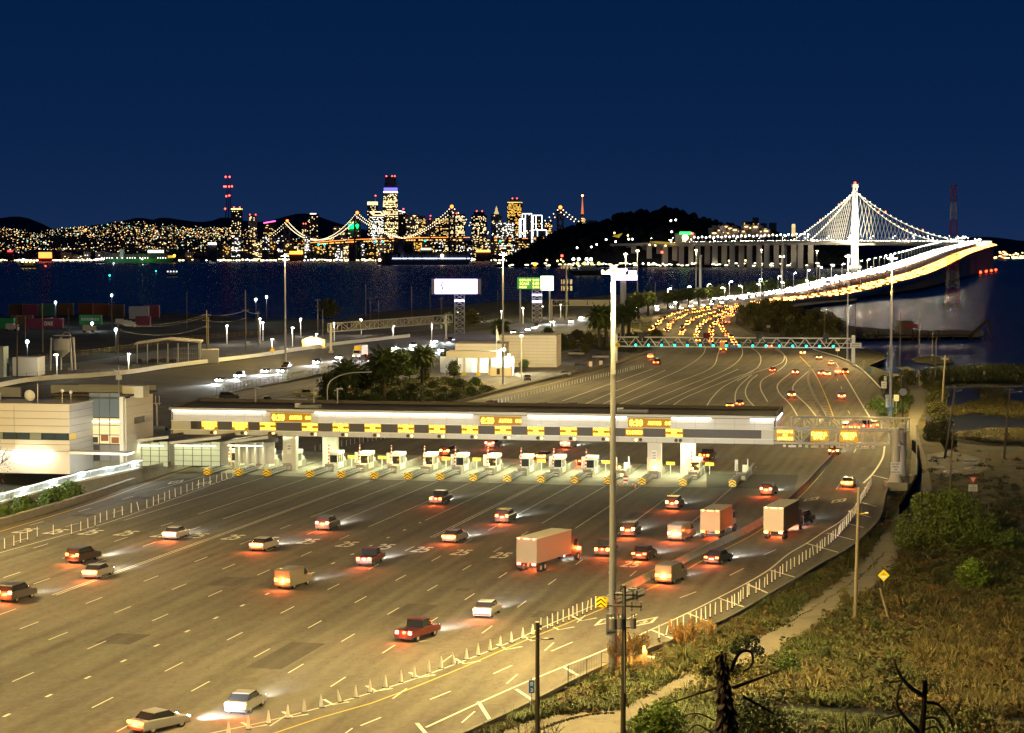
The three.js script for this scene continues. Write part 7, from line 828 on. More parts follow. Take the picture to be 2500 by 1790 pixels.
{ // pampas grass by the parapet
  const pampas = (label, X, Y, hgt, wid, dry, n) => { const p = g(X, Y, -0.1), t = thing('pampas_grass', label, 'pampas grass', p), L = new Leaves(), Pm = new Leaves(); for (let i = 0; i < n; i++) { const a = rnd() * 6.283, d = V(Math.cos(a) * rr(0.15, 0.9), 1, Math.sin(a) * rr(0.15, 0.9)); L.blade(V(Math.cos(a) * 0.3, 0, Math.sin(a) * 0.3), d, hgt * rr(0.45, 0.8), 0.05, rr(0.5, 1.5), 2.0, 5); } for (let i = 0; i < n * 0.11; i++) { const a = rnd() * 6.283, d = V(Math.cos(a) * rr(0.05, 0.3) * wid, 1, Math.sin(a) * rr(0.05, 0.3) * wid).normalize(), b = V(Math.cos(a) * 0.3, 0, Math.sin(a) * 0.3), L1 = hgt * rr(0.75, 1.15); L.blade(b, d, L1, 0.03, 1.2, 0.2, 3); const tip = b.clone().addScaledVector(d, L1 * 0.95); for (let k = 0; k < 34; k++) Pm.leaf(tip.clone().addScaledVector(d, rr(-0.75, 0.3)).add(V(rr(-0.09, 0.09), 0, rr(-0.09, 0.09))), rr(0.08, 0.2), rr(0.7, 1.4), 1.4, d.clone().add(V(rr(-0.5, 0.5), 0, rr(-0.5, 0.5))).normalize()); } L.build('foliage', dry, t); Pm.build('plumes', M.leafDry, t); };
  pampas('tall dry pampas grass lit orange beside the transformer pole', 1548, 1640, 3.0, 1.4, leafM(0.22, 0.15, 0.05), 420); pampas('dry pampas grass between the mast foot and the transformer pole', 1512, 1645, 2.4, 1.2, leafM(0.2, 0.14, 0.05), 300);
  pampas('pampas grass with pale plumes and green blades right of the orange lamp', 1672, 1620, 3.3, 1.3, leafM(0.09, 0.1, 0.03), 520); pampas('smaller pampas grass leaning over the parapet', 1722, 1575, 2.2, 1.4, leafM(0.13, 0.11, 0.04), 260);
  const t = thing('cabinet', 'pale roadside cabinet with a glowing orange lamp among pampas grass', 'cabinet', g(1572, 1625)); mb().box(0.55, 1.25, 0.45, 0, 0.62, 0).build('body', M.offwhite, t); mb().box(0.7, 0.7, 0.5, 0.55, 0.35, -0.3).build('side_box', M.panelWarm, t); mb().cyl(0.11, 0.13, 0.42, 0, 1.46, 0, 14).build('lamp', glow(14, 5.5, 0.5), t); ptLight(t.position.clone().add(V(0, 1.6, 0.3)), [1, 0.42, 0.06], 40, 6); ptLight(t.position.clone().add(V(-0.5, 1.9, -0.2)), [1, 0.42, 0.06], 70, 6);
}
{ // dead trees at the bottom edge
  const branch = (m, p, d, L, r, depth, tw = 0.35) => { const n = 5; let q = p.clone(), v = d.clone().normalize(); for (let i = 0; i < n; i++) { const e = q.clone().addScaledVector(v, L / n), r0 = r * (1 - i / n * 0.75), r1 = r * (1 - (i + 1) / n * 0.75); m.bar(q, e, r0, 7, r1); if (depth && i > 0) for (let k = 0; k < 1 + (rnd() < 0.6); k++) branch(m, e, v.clone().add(V(rr(-1.1, 1.1), rr(-0.5, 0.7), rr(-0.6, 0.6))), L * rr(0.22, 0.5), r1 * 0.6, depth - 1, tw); q = e; v.add(V(rr(-tw, tw), rr(-tw * 0.6, tw * 0.5), rr(-tw, tw) * 0.5)).normalize(); } };
  const D = 118, k = D / F, P = (X, Y) => at(X, Y, D), deadM = new THREE.MeshStandardMaterial({ map: rep(woodT, 0.5, 2), color: new THREE.Color().setRGB(0.22, 0.19, 0.16), roughness: 0.95 });
  const t = thing('dead_tree', 'bare dead tree with clawing branches at the bottom right', 'dead tree', P(2255, 1900)), o = t.position, R = (X, Y, dz = 0) => P(X, Y).sub(o).add(V(0, 0, dz)), m = mb(), tr = (pts, r0, r1) => { const c = smooth(pts.map((q) => R(...q)), 14); for (let i = 0; i < 14; i++) m.bar(c[i], c[i + 1], lerp(r0, r1, i / 14), 8, lerp(r0, r1, (i + 1) / 14)); return c; };
  tr([[2255, 1960], [2250, 1790], [2256, 1730], [2258, 1660]], 0.24, 0.13); tr([[2256, 1700], [2225, 1680], [2195, 1645], [2183, 1610], [2179, 1604]], 0.15, 0.05); tr([[2245, 1790], [2205, 1745], [2190, 1725], [2200, 1670], [2217, 1642]], 0.13, 0.03); tr([[2206, 1660], [2175, 1666], [2150, 1660]], 0.06, 0.02); tr([[2200, 1745], [2170, 1752], [2140, 1764]], 0.08, 0.03); tr([[2258, 1715], [2285, 1718], [2310, 1740], [2330, 1780]], 0.1, 0.03); tr([[2256, 1755], [2280, 1752], [2300, 1775], [2310, 1800]], 0.09, 0.03); tr([[2190, 1645], [2173, 1640], [2168, 1646]], 0.05, 0.015); tr([[2250, 1785], [2285, 1775], [2300, 1800]], 0.07, 0.03); m.build('trunk', deadM, t);
  const tw = mb(); for (const [X, Y, a] of [[2190, 1630, -1], [2205, 1655, -1], [2200, 1700, -1], [2258, 1690, 1], [2290, 1720, 1], [2300, 1735, 1], [2195, 1735, -1], [2160, 1755, -1], [2185, 1612, 1], [2258, 1670, 1], [2170, 1662, -1], [2285, 1755, 1]]) for (let i = 0; i < 3; i++) branch(tw, R(X, Y), V(a * rr(0.3, 1), rr(-0.3, 0.9), rr(-0.4, 0.4)), rr(0.3, 0.8), 0.022, 1, 0.5); tw.build('twigs', deadM, t);
  const D2 = 122, t2 = thing('dead_tree', 'shaggy dead conifer trunk with long bare side branches at the bottom', 'dead tree', at(1772, 1930, D2)), o2 = t2.position, R2 = (X, Y, dz = 0) => at(X, Y, D2).sub(o2).add(V(0, 0, dz)), m2 = mb(), tr2 = (pts, r0, r1) => { const c = smooth(pts.map((q) => R2(...q)), 14); for (let i = 0; i < 14; i++) m2.bar(c[i], c[i + 1], lerp(r0, r1, i / 14), 9, lerp(r0, r1, (i + 1) / 14)); return c; };
  const spine = tr2([[1780, 1960], [1775, 1780], [1768, 1680], [1761, 1590]], 0.52, 0.06); tr2([[1775, 1672], [1710, 1692], [1650, 1712], [1613, 1722]], 0.1, 0.025); tr2([[1788, 1680], [1830, 1665], [1870, 1650], [1903, 1638]], 0.11, 0.04); tr2([[1785, 1640], [1795, 1610], [1812, 1590], [1835, 1592], [1835, 1625], [1815, 1640]], 0.11, 0.05); tr2([[1812, 1700], [1850, 1720], [1890, 1745]], 0.09, 0.06); tr2([[1745, 1760], [1715, 1745], [1690, 1742], [1660, 1755]], 0.05, 0.02); tr2([[1740, 1790], [1700, 1770], [1675, 1790]], 0.06, 0.03); m2.build('trunk', deadM, t2);
  const sh = new Leaves(); for (let i = 0; i < 1500; i++) { const u = rnd() ** 1.3, c = spine[Math.min(13, (u * 14) | 0)], a = rnd() * 6.283, r = lerp(0.72, 0.15, u); sh.leaf(c.clone().add(V(Math.cos(a) * r * rr(0.8, 1.4), rr(-0.4, 0.4), Math.sin(a) * r)), rr(0.15, 0.4), rr(0.5, 1.2), 2, V(Math.cos(a) * 0.7, -1, Math.sin(a) * 0.7).normalize()); } sh.build('shaggy_bark', leafM(0.07, 0.045, 0.03), t2);
  const fo = new Leaves(); for (const [X, Y, r] of [[1810, 1575, 22], [1835, 1565, 20], [1850, 1590, 18], [1795, 1588, 14], [1725, 1640, 16]]) clump(fo, R2(X, Y), r * D2 / F, 300, 0.12, 0.7); fo.build('foliage', M.leafDark, t2);
  const bm = mb(); for (const [X, Y] of [[1690, 1700], [1650, 1712], [1870, 1650], [1890, 1640], [1850, 1720], [1700, 1745]]) for (let i = 0; i < 4; i++) branch(bm, R2(X, Y), V(rr(-1, 1), rr(-0.8, 0.6), rr(-0.4, 0.4)), rr(0.25, 0.7), 0.02, 1, 0.5); bm.build('twigs', deadM, t2);
  const st = thing('dead_stump', 'thin dark dead stem standing beside the ditch', 'dead stem', at(2070, 1800, 125)); mb().bar(V(0, -1, 0), V(-0.15, 1.55, 0), 0.08, 7, 0.05).build('stem', deadM, st);
  const br = thing('brushwood', 'bare twiggy brush at the foot of the left utility pole', 'brushwood', g(1300, 1800, -0.2)), bb = mb(); for (let i = 0; i < 22; i++) branch(bb, V(rr(-1.4, 1.8), 0, rr(-0.8, 0.8)), V(rr(-0.7, 0.7), 1, rr(-0.4, 0.4)), rr(0.6, 1.5), 0.025, 2, 0.3); bb.build('twigs', deadM, br);
}
// ---------------------------------------------------------------- poles, wires, signs, delineators
const wires = [];
function pole(label, X, Yb, Yt, o = {}) {
  const p = g(X, Yb, o.y ?? -0.3), D = -p.z, h = Math.max(3, H - (Yt - HOR) * D / F + 0.3), t = thing('utility_pole', label, 'utility pole', p, o.ry ?? 0), lean = ((o.Xt ?? X) - X) * D / F, r = o.r ?? 0.16, m = o.m ?? M.wood;
  mb().bar(V(0, -0.2, 0), V(lean, h, 0), r * 1.15, 10, r * 0.8).build('pole', m, t);
  for (const dy of o.arms ?? []) { const q = V(lean * (h - dy) / h, h - dy, 0); mb().box(o.aw ?? 2.4, 0.12, 0.1, q.x, q.y, 0.18).build('crossarm', m, t); const ins = mb(); for (const s of [-0.46, -0.25, 0.25, 0.46]) ins.cyl(0.05, 0.07, 0.22, q.x + s * (o.aw ?? 2.4), q.y + 0.17, 0.18, 8); ins.build('insulators', M.grey, t); }
  if (o.lamp) { mb().bar(V(lean, h * 0.92, 0), V(lean + o.lamp, h * 0.94, 0.3), 0.04).build('lamp_arm', M.steel, t); mb().box(0.5, 0.14, 0.25, lean + o.lamp, h * 0.935, 0.3).build('lamp_head', M.offwhite, t); }
  if (o.brace) mb().box(0.36, 0.9, 0.36, lean * 0.8, h - 2.4, 0.25).build('transformer', M.grey, t);
  return { t, top: p.clone().add(V(lean, h, 0)) };
}
const R1 = pole('tall pale bare wooden pole beside the footpath with two short lamp arms', 2087, 1518, 1192, { Xt: 2094, r: 0.17, arms: [] }); { const q = R1.t; for (const [s, y] of [[-0.75, -0.15], [0.8, -0.3]]) { mb().bar(V(0.2, 10.6 + y, 0), V(0.2 + s, 10.75 + y, 0.2), 0.035).build('lamp_arm', M.yellow, q); mb().box(0.3, 0.1, 0.18, 0.2 + s, 10.75 + y, 0.2).build('lamp_head', M.offwhite, q); } }
pole('bright pale wooden pole with a small crossarm beside the marsh pools', 2299, 1012, 868, { Xt: 2306, arms: [0.8], aw: 1.6, r: 0.2 });
pole('leaning wooden pole with a wide crossarm and lamp at the ring puddles', 2306, 1121, 942, { Xt: 2331, arms: [0.4], aw: 3, lamp: 0.8 });
pole('slim straight pole in front of the ring puddles', 2318, 1211, 1047, { Xt: 2325, r: 0.13 });
const R5 = pole('wooden pole with a small crossarm at the far right of the marsh', 2451, 1121, 945, { Xt: 2464, arms: [0.5], aw: 1.4, lamp: 1.6 });
pole('thin pole standing in the inlet right of the light mast', 2197, 899, 763, { Xt: 2198 }); pole('thin pole in the water left of the pylon', 2244, 862, 779, { Xt: 2246 }); pole('short thin pole before the spit', 2275, 880, 806, { Xt: 2277, r: 0.12 }); pole('thin pole at the head of the footpath', 2284, 936, 825, { Xt: 2285 }); pole('thin pole behind the zigzag gantry, among dark bushes', 2013, 838, 757, { arms: [0.6], aw: 1.5 }); pole('thin dark pole on the far bank beside the water', 2089, 803, 723, { m: M.woodDark });
const Ls = [[42, 931, 768, 'wooden pole with a crossarm before the far-left shed', [0.5], 3], [62, 847, 772, 'plain pole behind the far-left shed', [], 0], [104, 859, 740, 'tall plain pole left of the round tank', [], 0], [288, 890, 787, 'wooden pole carrying wires left of the mesh-walled shed', [0.4, 2.2], 2.2], [505, 876, 757, 'tall double wooden pole with several crossarms right of the mesh-walled shed', [1.6, 3.4, 5.6], 2.6], [509, 876, 774, 'shorter twin of the double wooden pole', [], 0], [600, 856, 708, 'tall dark pole with a crossarm carrying wires', [7.2], 2.2], [630, 847, 760, 'utility pole with a lamp just left of the light mast', [0.8, 3], 1.6], [456, 800, 714, 'faint thin pole at the shore, left', [], 0], [167, 815, 753, 'faint pole above the containers', [], 0], [776, 819, 730, 'wooden pole with crossarm right of the light mast', [0.5], 2.4], [788, 820, 754, 'plain shorter pole beside the crossarm pole', [], 0], [904, 797, 726, 'wooden pole with a transformer before the water', [0.6], 2.6], [924, 797, 734, 'plain pole right of the transformer pole', [], 0], [1077, 795, 726, 'wooden pole left of the white billboard tower', [0.7], 2], [1005, 775, 700, 'faint thin pole at the shore before the dark ship', [], 0], [1050, 765, 700, 'faint thin pole left of the white billboard', [], 0], [893, 775, 695, 'faint tall pole at the shore in the middle', [], 0], [273, 800, 736, 'dark pole with crossarm by the shore', [0.7], 3], [1215, 760, 708, 'faint pole left of the green billboard', [], 0], [1600, 735, 690, 'faint pole behind the roadside palms', [], 0]].map(([X, Yb, Yt, l, arms, aw]) => pole(l, X, Yb, Yt, { arms, aw, r: 0.2, brace: l.includes('transformer') }));
function wire(label, a, b, sag, r = 0.03, m = M.steelDark) { const P = []; for (let k = 0; k <= 16; k++) { const u = k / 16, p = a.clone().lerp(b, u); p.y -= sag * 4 * u * (1 - u); P.push(p); } const q = mb(); for (let k = 0; k < 16; k++) q.bar(P[k], P[k + 1], r, 4); tag(q.build('power_line', m), label, 'wire'); }
{ const [a, b, c, d] = [Ls[3].top, Ls[4].top, Ls[6].top, Ls[7].top], wm = mat(0.3, 0.28, 0.25, 0.6); [['upper', -0.4, -1.4], ['middle', -0.4, -1.9], ['lower', -2.2, -5.2]].forEach(([n, u, v], i) => wire(`${n} wire sagging from the double pole to the left`, a.clone().add(V(0, u, 0)), b.clone().add(V(0, v, 0)), 1.6 + i * 0.4, 0.045, wm)); [['upper', -1.6, -7.2], ['lower', -3.4, -10]].forEach(([n, u, v]) => wire(`${n} wire from the double pole towards the light mast`, b.clone().add(V(0, u, 0)), c.clone().add(V(0, v, 0)), 0.8, 0.045, wm)); wire('wire from the dark pole to the lamp pole by the light mast', c.clone().add(V(0, -7.2, 0)), d.clone().add(V(0, -0.6, 0)), 0.5, 0.045, wm); }
{ // foreground poles, no farther than the footpath
  const p = g(1521, 1836, -0.3), h = H - (1434 - HOR) * -p.z / F + 0.3, t = thing('utility_pole', 'dark foreground utility pole carrying three grey transformers', 'utility pole', p), k = -p.z / F; mb().bar(V(0, -0.2, 0), V(0.06, h, 0), 0.2, 12, 0.13).build('pole', M.woodDark, t);
  const yy = (Y) => h - (Y - 1434) * k; for (const [X0, X1, Y] of [[1481, 1566, 1484], [1497, 1556, 1456]]) { mb().beam(V((X0 - 1521) * k, yy(Y - 1), 0.2), V((X1 - 1521) * k, yy(Y + 2), 0.2), 0.09, 0.11).build('crossarm', M.woodDark, t); for (const X of [X0 + 2, (X0 + X1) / 2 + 18, X1 - 2]) { const ins = mb(); for (let i = 0; i < 4; i++) ins.cyl(0.07, 0.09, 0.07, (X - 1521) * k, yy(Y - 3) + 0.12 - i * 0.15, 0.2, 10); ins.cyl(0.025, 0.025, 0.7, (X - 1521) * k, yy(Y) - 0.05, 0.2, 6).build('insulator', M.dark, t); } }
  for (const [X, Y, r] of [[1495, 1528, 0.3], [1513, 1528, 0.28], [1545, 1527, 0.22]]) { const x = (X - 1521) * k, y = yy(Y), tr = mb().cyl(r, r, 0.72, x, y, 0.25, 18).cyl(r * 0.9, r, 0.06, x, y + 0.39, 0.25, 18).build('transformer', mat(0.2, 0.19, 0.2, 0.5), t); mb().cyl(0.03, 0.04, 0.3, x - r * 0.4, y + 0.55, 0.25, 8).build('bushing', M.dark, tr); mb().cyl(0.03, 0.04, 0.3, x + r * 0.4, y + 0.55, 0.25, 8).build('bushing', M.dark, tr); mb().box(Math.abs(x), 0.08, 0.08, x / 2, y + 0.25, 0.15).box(Math.abs(x), 0.08, 0.08, x / 2, y - 0.3, 0.15).build('bracket', M.steelDark, t); }
  const st = mb(); for (let i = 0; i < 7; i++) st.bar(V(-0.62, yy(1572 + i * 5), 0.1), V(-0.12, yy(1570 + i * 5), 0.1), 0.02).bar(V(-0.34, yy(1566 + i * 6), 0.2), V(-0.2, yy(1570 + i * 6), 0.2), 0.035); st.build('conduit_bracket', M.steelDark, t); mb().bar(V(0.02, yy(1440), 0.22), V(0.1, yy(1700), 0.22), 0.035).build('conduit', M.steel, t);
  const p2 = g(1312, 1836, -0.3), h2 = H - (1526 - HOR) * -p2.z / F + 0.3, k2 = -p2.z / F, t2 = thing('utility_pole', 'dark foreground pole with one side arm left of the transformers', 'utility pole', p2); mb().bar(V(0, -0.2, 0), V(0, h2, 0), 0.19, 12, 0.13).build('pole', M.woodDark, t2); mb().cyl(0.14, 0.14, 0.06, 0, h2 + 0.03, 0, 12).build('cap', M.offwhite, t2); mb().beam(V(-0.65, h2 - 1.12, 0.15), V(0.95, h2 - 1.16, 0.15), 0.06).build('side_arm', M.steelDark, t2); mb().box(0.3, 0.12, 0.18, 1.0, h2 - 1.1, 0.15).build('lamp_head', M.steelDark, t2); mb().box(0.2, 0.2, 0.14, 0.22, h2 - 0.25, 0.1).build('box', M.steelDark, t2);
  wire('dark cable running from the transformer pole to the upper right', V(p.x + 0.1, yy(1660) - 0.3, p.z), at(1960, 1405, 190), 0.4, 0.025);
  wire('guy wire slanting from the pale bare pole', R1.top.clone().add(V(0, -1, 0)), g(2146, 1432, 1.2), 0, 0.02); wire('guy wire slanting from the far right marsh pole', R5.top.clone().add(V(0, -2, 0)), g(2400, 1150, 0), 0, 0.03);
}
{ // sign board on the foreground mast, mile marker, small signs
  const m = g(1495, 1641), k = -m.z / F, y = (Y) => H - (Y - HOR) * k, s = thing('mast_sign', 'pale lane sign board strapped to the foreground light mast, seen at a slant', 'sign', V(m.x - 0.1, y(1528), m.z + 0.45), 0.35); mb().box(0.95, 1.75, 0.04, 0, 0, 0).build('board', mat(0.34, 0.34, 0.38, 0.5), s); for (const q of [0.55, 0.25, -0.05]) mb().box(0.5, 0.1, 0.02, 0.12, q, 0.03).build('text_line', M.steelDark, s); mb().box(0.75, 0.16, 0.02, 0, -0.68, 0.03).build('text_line', M.steelDark, s);
  const rl = thing('warning_cable', 'red cable running down the foreground mast', 'cable', V(m.x + 0.36, 0, m.z + 0.1)); mb().bar(V(0, 0.3, 0), V(0, 6.2, 0), 0.05).build('cable', mat(0.6, 0.03, 0.02, 0.5), rl);
  const b = thing('marker_sign', 'small blue vertical sign reading B 3 at the road edge', 'sign', g(1298, 1752, -0.2)), kb = -b.position.z / F; mb().cyl(0.035, 0.035, 3, 0, 1.5, 0, 8).build('post', M.steelDark, b); mb().box(0.44, 0.98, 0.03, 0, 2.35, 0.05).build('board', mat(0.01, 0.12, 0.5, 0.4, {}), b); mb().add(textFit('B', 0.2, 0.26, 0.01).translate(0, 2.58, 0.067)).build('lettering', M.white, b); mb().add(textFit('3', 0.2, 0.26, 0.01).translate(0, 2.1, 0.067)).build('lettering', M.white, b);
  const d = thing('warning_sign', 'yellow diamond sign on a short post in the marsh grass', 'sign', g(2157, 1446, -0.2)); mb().cyl(0.03, 0.03, 1.6, 0, 0.5, 0, 8).build('post', M.wood, d); mb().box(0.86, 0.86, 0.03, 0, 1.75, 0.04, 0, 0, PI / 4).build('board', mat(0.9, 0.7, 0.01, 0.4, {}), d); for (const [yy, w] of [[1.98, 0.3], [1.8, 0.6]]) mb().box(w, 0.06, 0.01, 0, yy, 0.062).build('text_line', M.black, d); mb().box(0.62, 0.2, 0.01, 0, 1.62, 0.062).build('text_patch', M.white, d);
  const st = thing('stub_pole', 'leaning broken pale pole stump below the yellow diamond sign', 'pole', g(2173, 1522, -0.3)); mb().bar(V(0, -0.1, 0), V(-0.95, 3.3, 0), 0.14, 9, 0.1).build('pole', M.wood, st);
  const yd = thing('yield_sign', 'red and white triangular YIELD sign with a white plate below', 'sign', g(2375, 1226, -0.2)), kk = -yd.position.z / F; mb().cyl(0.04, 0.04, 3.2, 0, 1.6, 0, 8).build('post', M.steelDark, yd); mb().prism([[-0.62, 0.5], [0.62, 0.5], [0, -0.58]], 0.03).move(0, 3.1, 0.05).build('board', M.red, yd); mb().prism([[-0.36, 0.34], [0.36, 0.34], [0, -0.3]], 0.035).move(0, 3.12, 0.055).build('inset', M.white, yd); mb().box(1.25, 0.95, 0.03, 0, 2.0, 0.05).build('plate', mat(0.5, 0.5, 0.5), yd); mb().add(textFit('YIELD', 0.4, 0.13, 0.01).translate(0, 3.3, 0.078)).build('lettering', M.red, yd); ['TO', 'ONCOMING', 'TRAFFIC'].forEach((w, i) => mb().add(textFit(w, i ? 0.9 : 0.3, 0.16, 0.01).translate(0, 2.28 - i * 0.28, 0.07)).build('lettering', M.black, yd));
  const small = (l, X, Yb, Yc, w, h, c, dia) => { const p = g(X, Yb, -0.1), D = -p.z, yc = H - (Yc - HOR) * D / F + 0.1, s = thing('road_sign', l, 'sign', p); mb().cyl(0.05, 0.05, yc, 0, yc / 2, 0, 6).build('post', M.steel, s); mb().box(w * D / F, h * D / F, 0.05, 0, yc, 0.06, 0, 0, dia ? PI / 4 : 0).build('board', c, s); if (!dia) for (const q of [0.2, -0.15]) mb().box(w * D / F * 0.6, h * D / F * 0.1, 0.02, 0, yc + q * h * D / F, 0.09).build('text_line', M.grey, s); };
  const lil = mat(0.66, 0.66, 0.76, 0.5);
  small('diamond sign seen from behind beside the upper footpath', 2266, 1054, 1022, 12, 12, mat(0.34, 0.3, 0.24), true); small('large white road sign on the right mast base', 2172, 1030, 984, 20, 22, mat(0.6, 0.58, 0.5)); small('white sign with a dark symbol above the large mast sign', 2168, 1031, 968, 14, 8, M.offwhite); small('tan sign right of the mast signs', 2188, 1018, 972, 12, 15, mat(0.5, 0.46, 0.34)); small('small blue sign low on the right mast', 2174, 1032, 999, 8, 12, mat(0.1, 0.35, 0.7)); small('lilac white sign on a post at the right road edge', 2158, 962, 940, 13, 17, lil); small('narrow white sign above the guard rail end', 2161, 955, 924, 6, 11, M.white); small('white square sign on the bank near the gantry end', 2045, 875, 853, 10, 8, M.offwhite); small('small pale sign on the marsh shore', 2109, 898, 884, 7, 6, M.offwhite); small('blue sign among shrubs by the inlet', 2123, 915, 904, 7, 10, mat(0.1, 0.35, 0.75)); small('white sign standing among the dark bushes', 1876, 812, 797, 9, 6, M.offwhite); small('little white sign on the grass berm', 2403, 930, 910, 5, 8, M.offwhite); small('yellow diamond sign before the short area lamp', 665, 868, 855, 9, 9, M.yellow, true); small('pale round-cornered sign by the round tank', 169, 905, 901, 7, 6, M.offwhite); small('white sign at the left median beyond the masts', 1590, 772, 763, 6, 7, M.white);
  for (const [X, Y, w, l] of [[2288, 1118, 28, 'leftmost, under the leaning pole'], [2293, 1144, 26, 'lower left'], [2322, 1154, 34, 'lowest, behind the slim pole'], [2370, 1147, 30, 'lower right'], [2370, 1133, 32, 'filled dark, right'], [2368, 1124, 26, 'upper right']]) { const p = g(X, Y, -0.2), r = w / 2 * -p.z / F, t = thing('ring_puddle', 'pale-rimmed round puddle on the marsh ground, ' + l, 'puddle', p); mb().add(new THREE.TorusGeometry(r, 0.13, 6, 28).rotateX(PI / 2).translate(0, 0.1, 0)).build('rim', M.white, t); mb().add(new THREE.CircleGeometry(r, 24).rotateX(-PI / 2).translate(0, 0.06, 0)).build('water', new THREE.MeshPhysicalMaterial({ color: 0x060a12, roughness: 0.1 }), t); }
  landSheet('gravel_pad', [[2262, 1110], [2320, 1100], [2390, 1118], [2420, 1140], [2390, 1155], [2310, 1165], [2268, 1150]], -0.22, M.slab);
  // folded street lamp arm behind the canopy, roof-height lamps, tall signal post
  const a = thing('street_lamp', 'white curved street lamp arm rising behind the canopy', 'street lamp', g(800, 1010)); const c = smooth([V(0, 0, 0), V(0.2, 6.4, 0), V(1.4, 7.6, 0), V(4, 8.6, 0), V(9.5, 9.0, 0)], 16), q = mb(); for (let i = 0; i < 16; i++) q.bar(c[i], c[i + 1], 0.12); q.build('pole', M.white, a);
  const sp = thing('signal_post', 'dark post with round traffic mirror behind the right gantry', 'post', g(2204, 1040)); mb().cyl(0.14, 0.16, 10, 0, 5, 0, 8).build('post', M.dark, sp); mb().cyl(0.75, 0.75, 0.1, 0, 6.8, 0.2, 20, PI / 2).build('mirror', mat(0.3, 0.3, 0.36, 0.3), sp); mb().box(0.6, 2.4, 0.5, 0, 8.6, 0).build('signal_head', M.black, sp);
  const dl = thing('floodlight_pole', 'white pole with twin arms beside the office building', 'pole', g(383, 1066)); mb().cyl(0.16, 0.22, 6, 0, 3.2, 0, 10).build('pole', M.white, dl); for (const s of [0, 1]) mb().box(0.12, 1.8, 0.12, -0.2 + s * 0.7, 6.8, 0).build('arm', M.white, dl); mb().box(1.4, 0.12, 0.12, 0.1, 6.3, 0).build('arm', M.white, dl);
}
// delineator posts, one by one
const delP = new THREE.Group(); mb().cyl(0.05, 0.055, 1.1, 0, 0.6, 0, 8).build('post', M.white, delP); mb().cyl(0.13, 0.15, 0.08, 0, 0.04, 0, 10).build('base', M.black, delP);
const conP = new THREE.Group(); mb().cyl(0.045, 0.17, 0.95, 0, 0.52, 0, 10).build('body', M.white, conP); mb().box(0.4, 0.06, 0.4, 0, 0.03, 0).build('base', M.black, conP);
function delRow(px, n, label, group, h = 1, proto = delP, name = 'delineator_post') { smooth(vecs(px), n - 1).forEach((p) => { const t = copyOfProto(proto, name, label, 'delineator', p.add(V(rr(-0.08, 0.08), 0, rr(-0.08, 0.08))), rr(0, 3), group); t.scale.y = h * rr(0.96, 1.04); t.rotation.z = rnd() < 0.08 ? rr(-0.3, 0.3) : rr(-0.04, 0.04); }); }
delRow([[12, 1342], [113, 1308], [159, 1308], [272, 1268], [348, 1246], [440, 1210], [552, 1172], [600, 1158]], 34, 'white delineator post in the row at the left lanes before the booths', 'delineators along the left lanes', 1.15);
delRow([[1322, 1541], [1387, 1516], [1453, 1487]], 12, 'white delineator post in the short row before the yellow crash cushion', 'delineators before the foreground crash cushion', 1.05);
delRow([[560, 1795], [690, 1757], [830, 1715], [960, 1673], [1100, 1625], [1200, 1588], [1300, 1550]], 22, 'white cone-shaped post in the long row at the lower middle', 'cone posts in the lower middle row', 1, conP, 'cone_post');
delRow([[1608, 1559], [1700, 1524], [1740, 1505], [1780, 1490], [1830, 1455]], 20, 'white delineator post in the row by the pampas grass', 'delineators by the pampas grass', 1.1);
delRow([[1845, 1450], [1926, 1395], [1990, 1355], [2040, 1315], [2080, 1268], [2104, 1225], [2128, 1185]], 56, 'white delineator post in the dense row along the curving right shoulder', 'delineators along the right shoulder', 1.05);
delRow([[1200, 992], [1290, 968], [1380, 945], [1480, 920], [1570, 898]], 56, 'white delineator post in the dense row beyond the canopy', 'delineators beyond the canopy', 1.0);
delRow([[770, 1103], [830, 1092], [900, 1080], [970, 1068]], 20, 'bluish white delineator post in the row seen under the canopy', 'delineators under the canopy', 1.0);
copyOfProto(cush, 'crash_cushion', 'yellow chevron crash cushion at the end of the foreground barrier', 'crash cushion', g(1468, 1485), -29 * PI / 180);
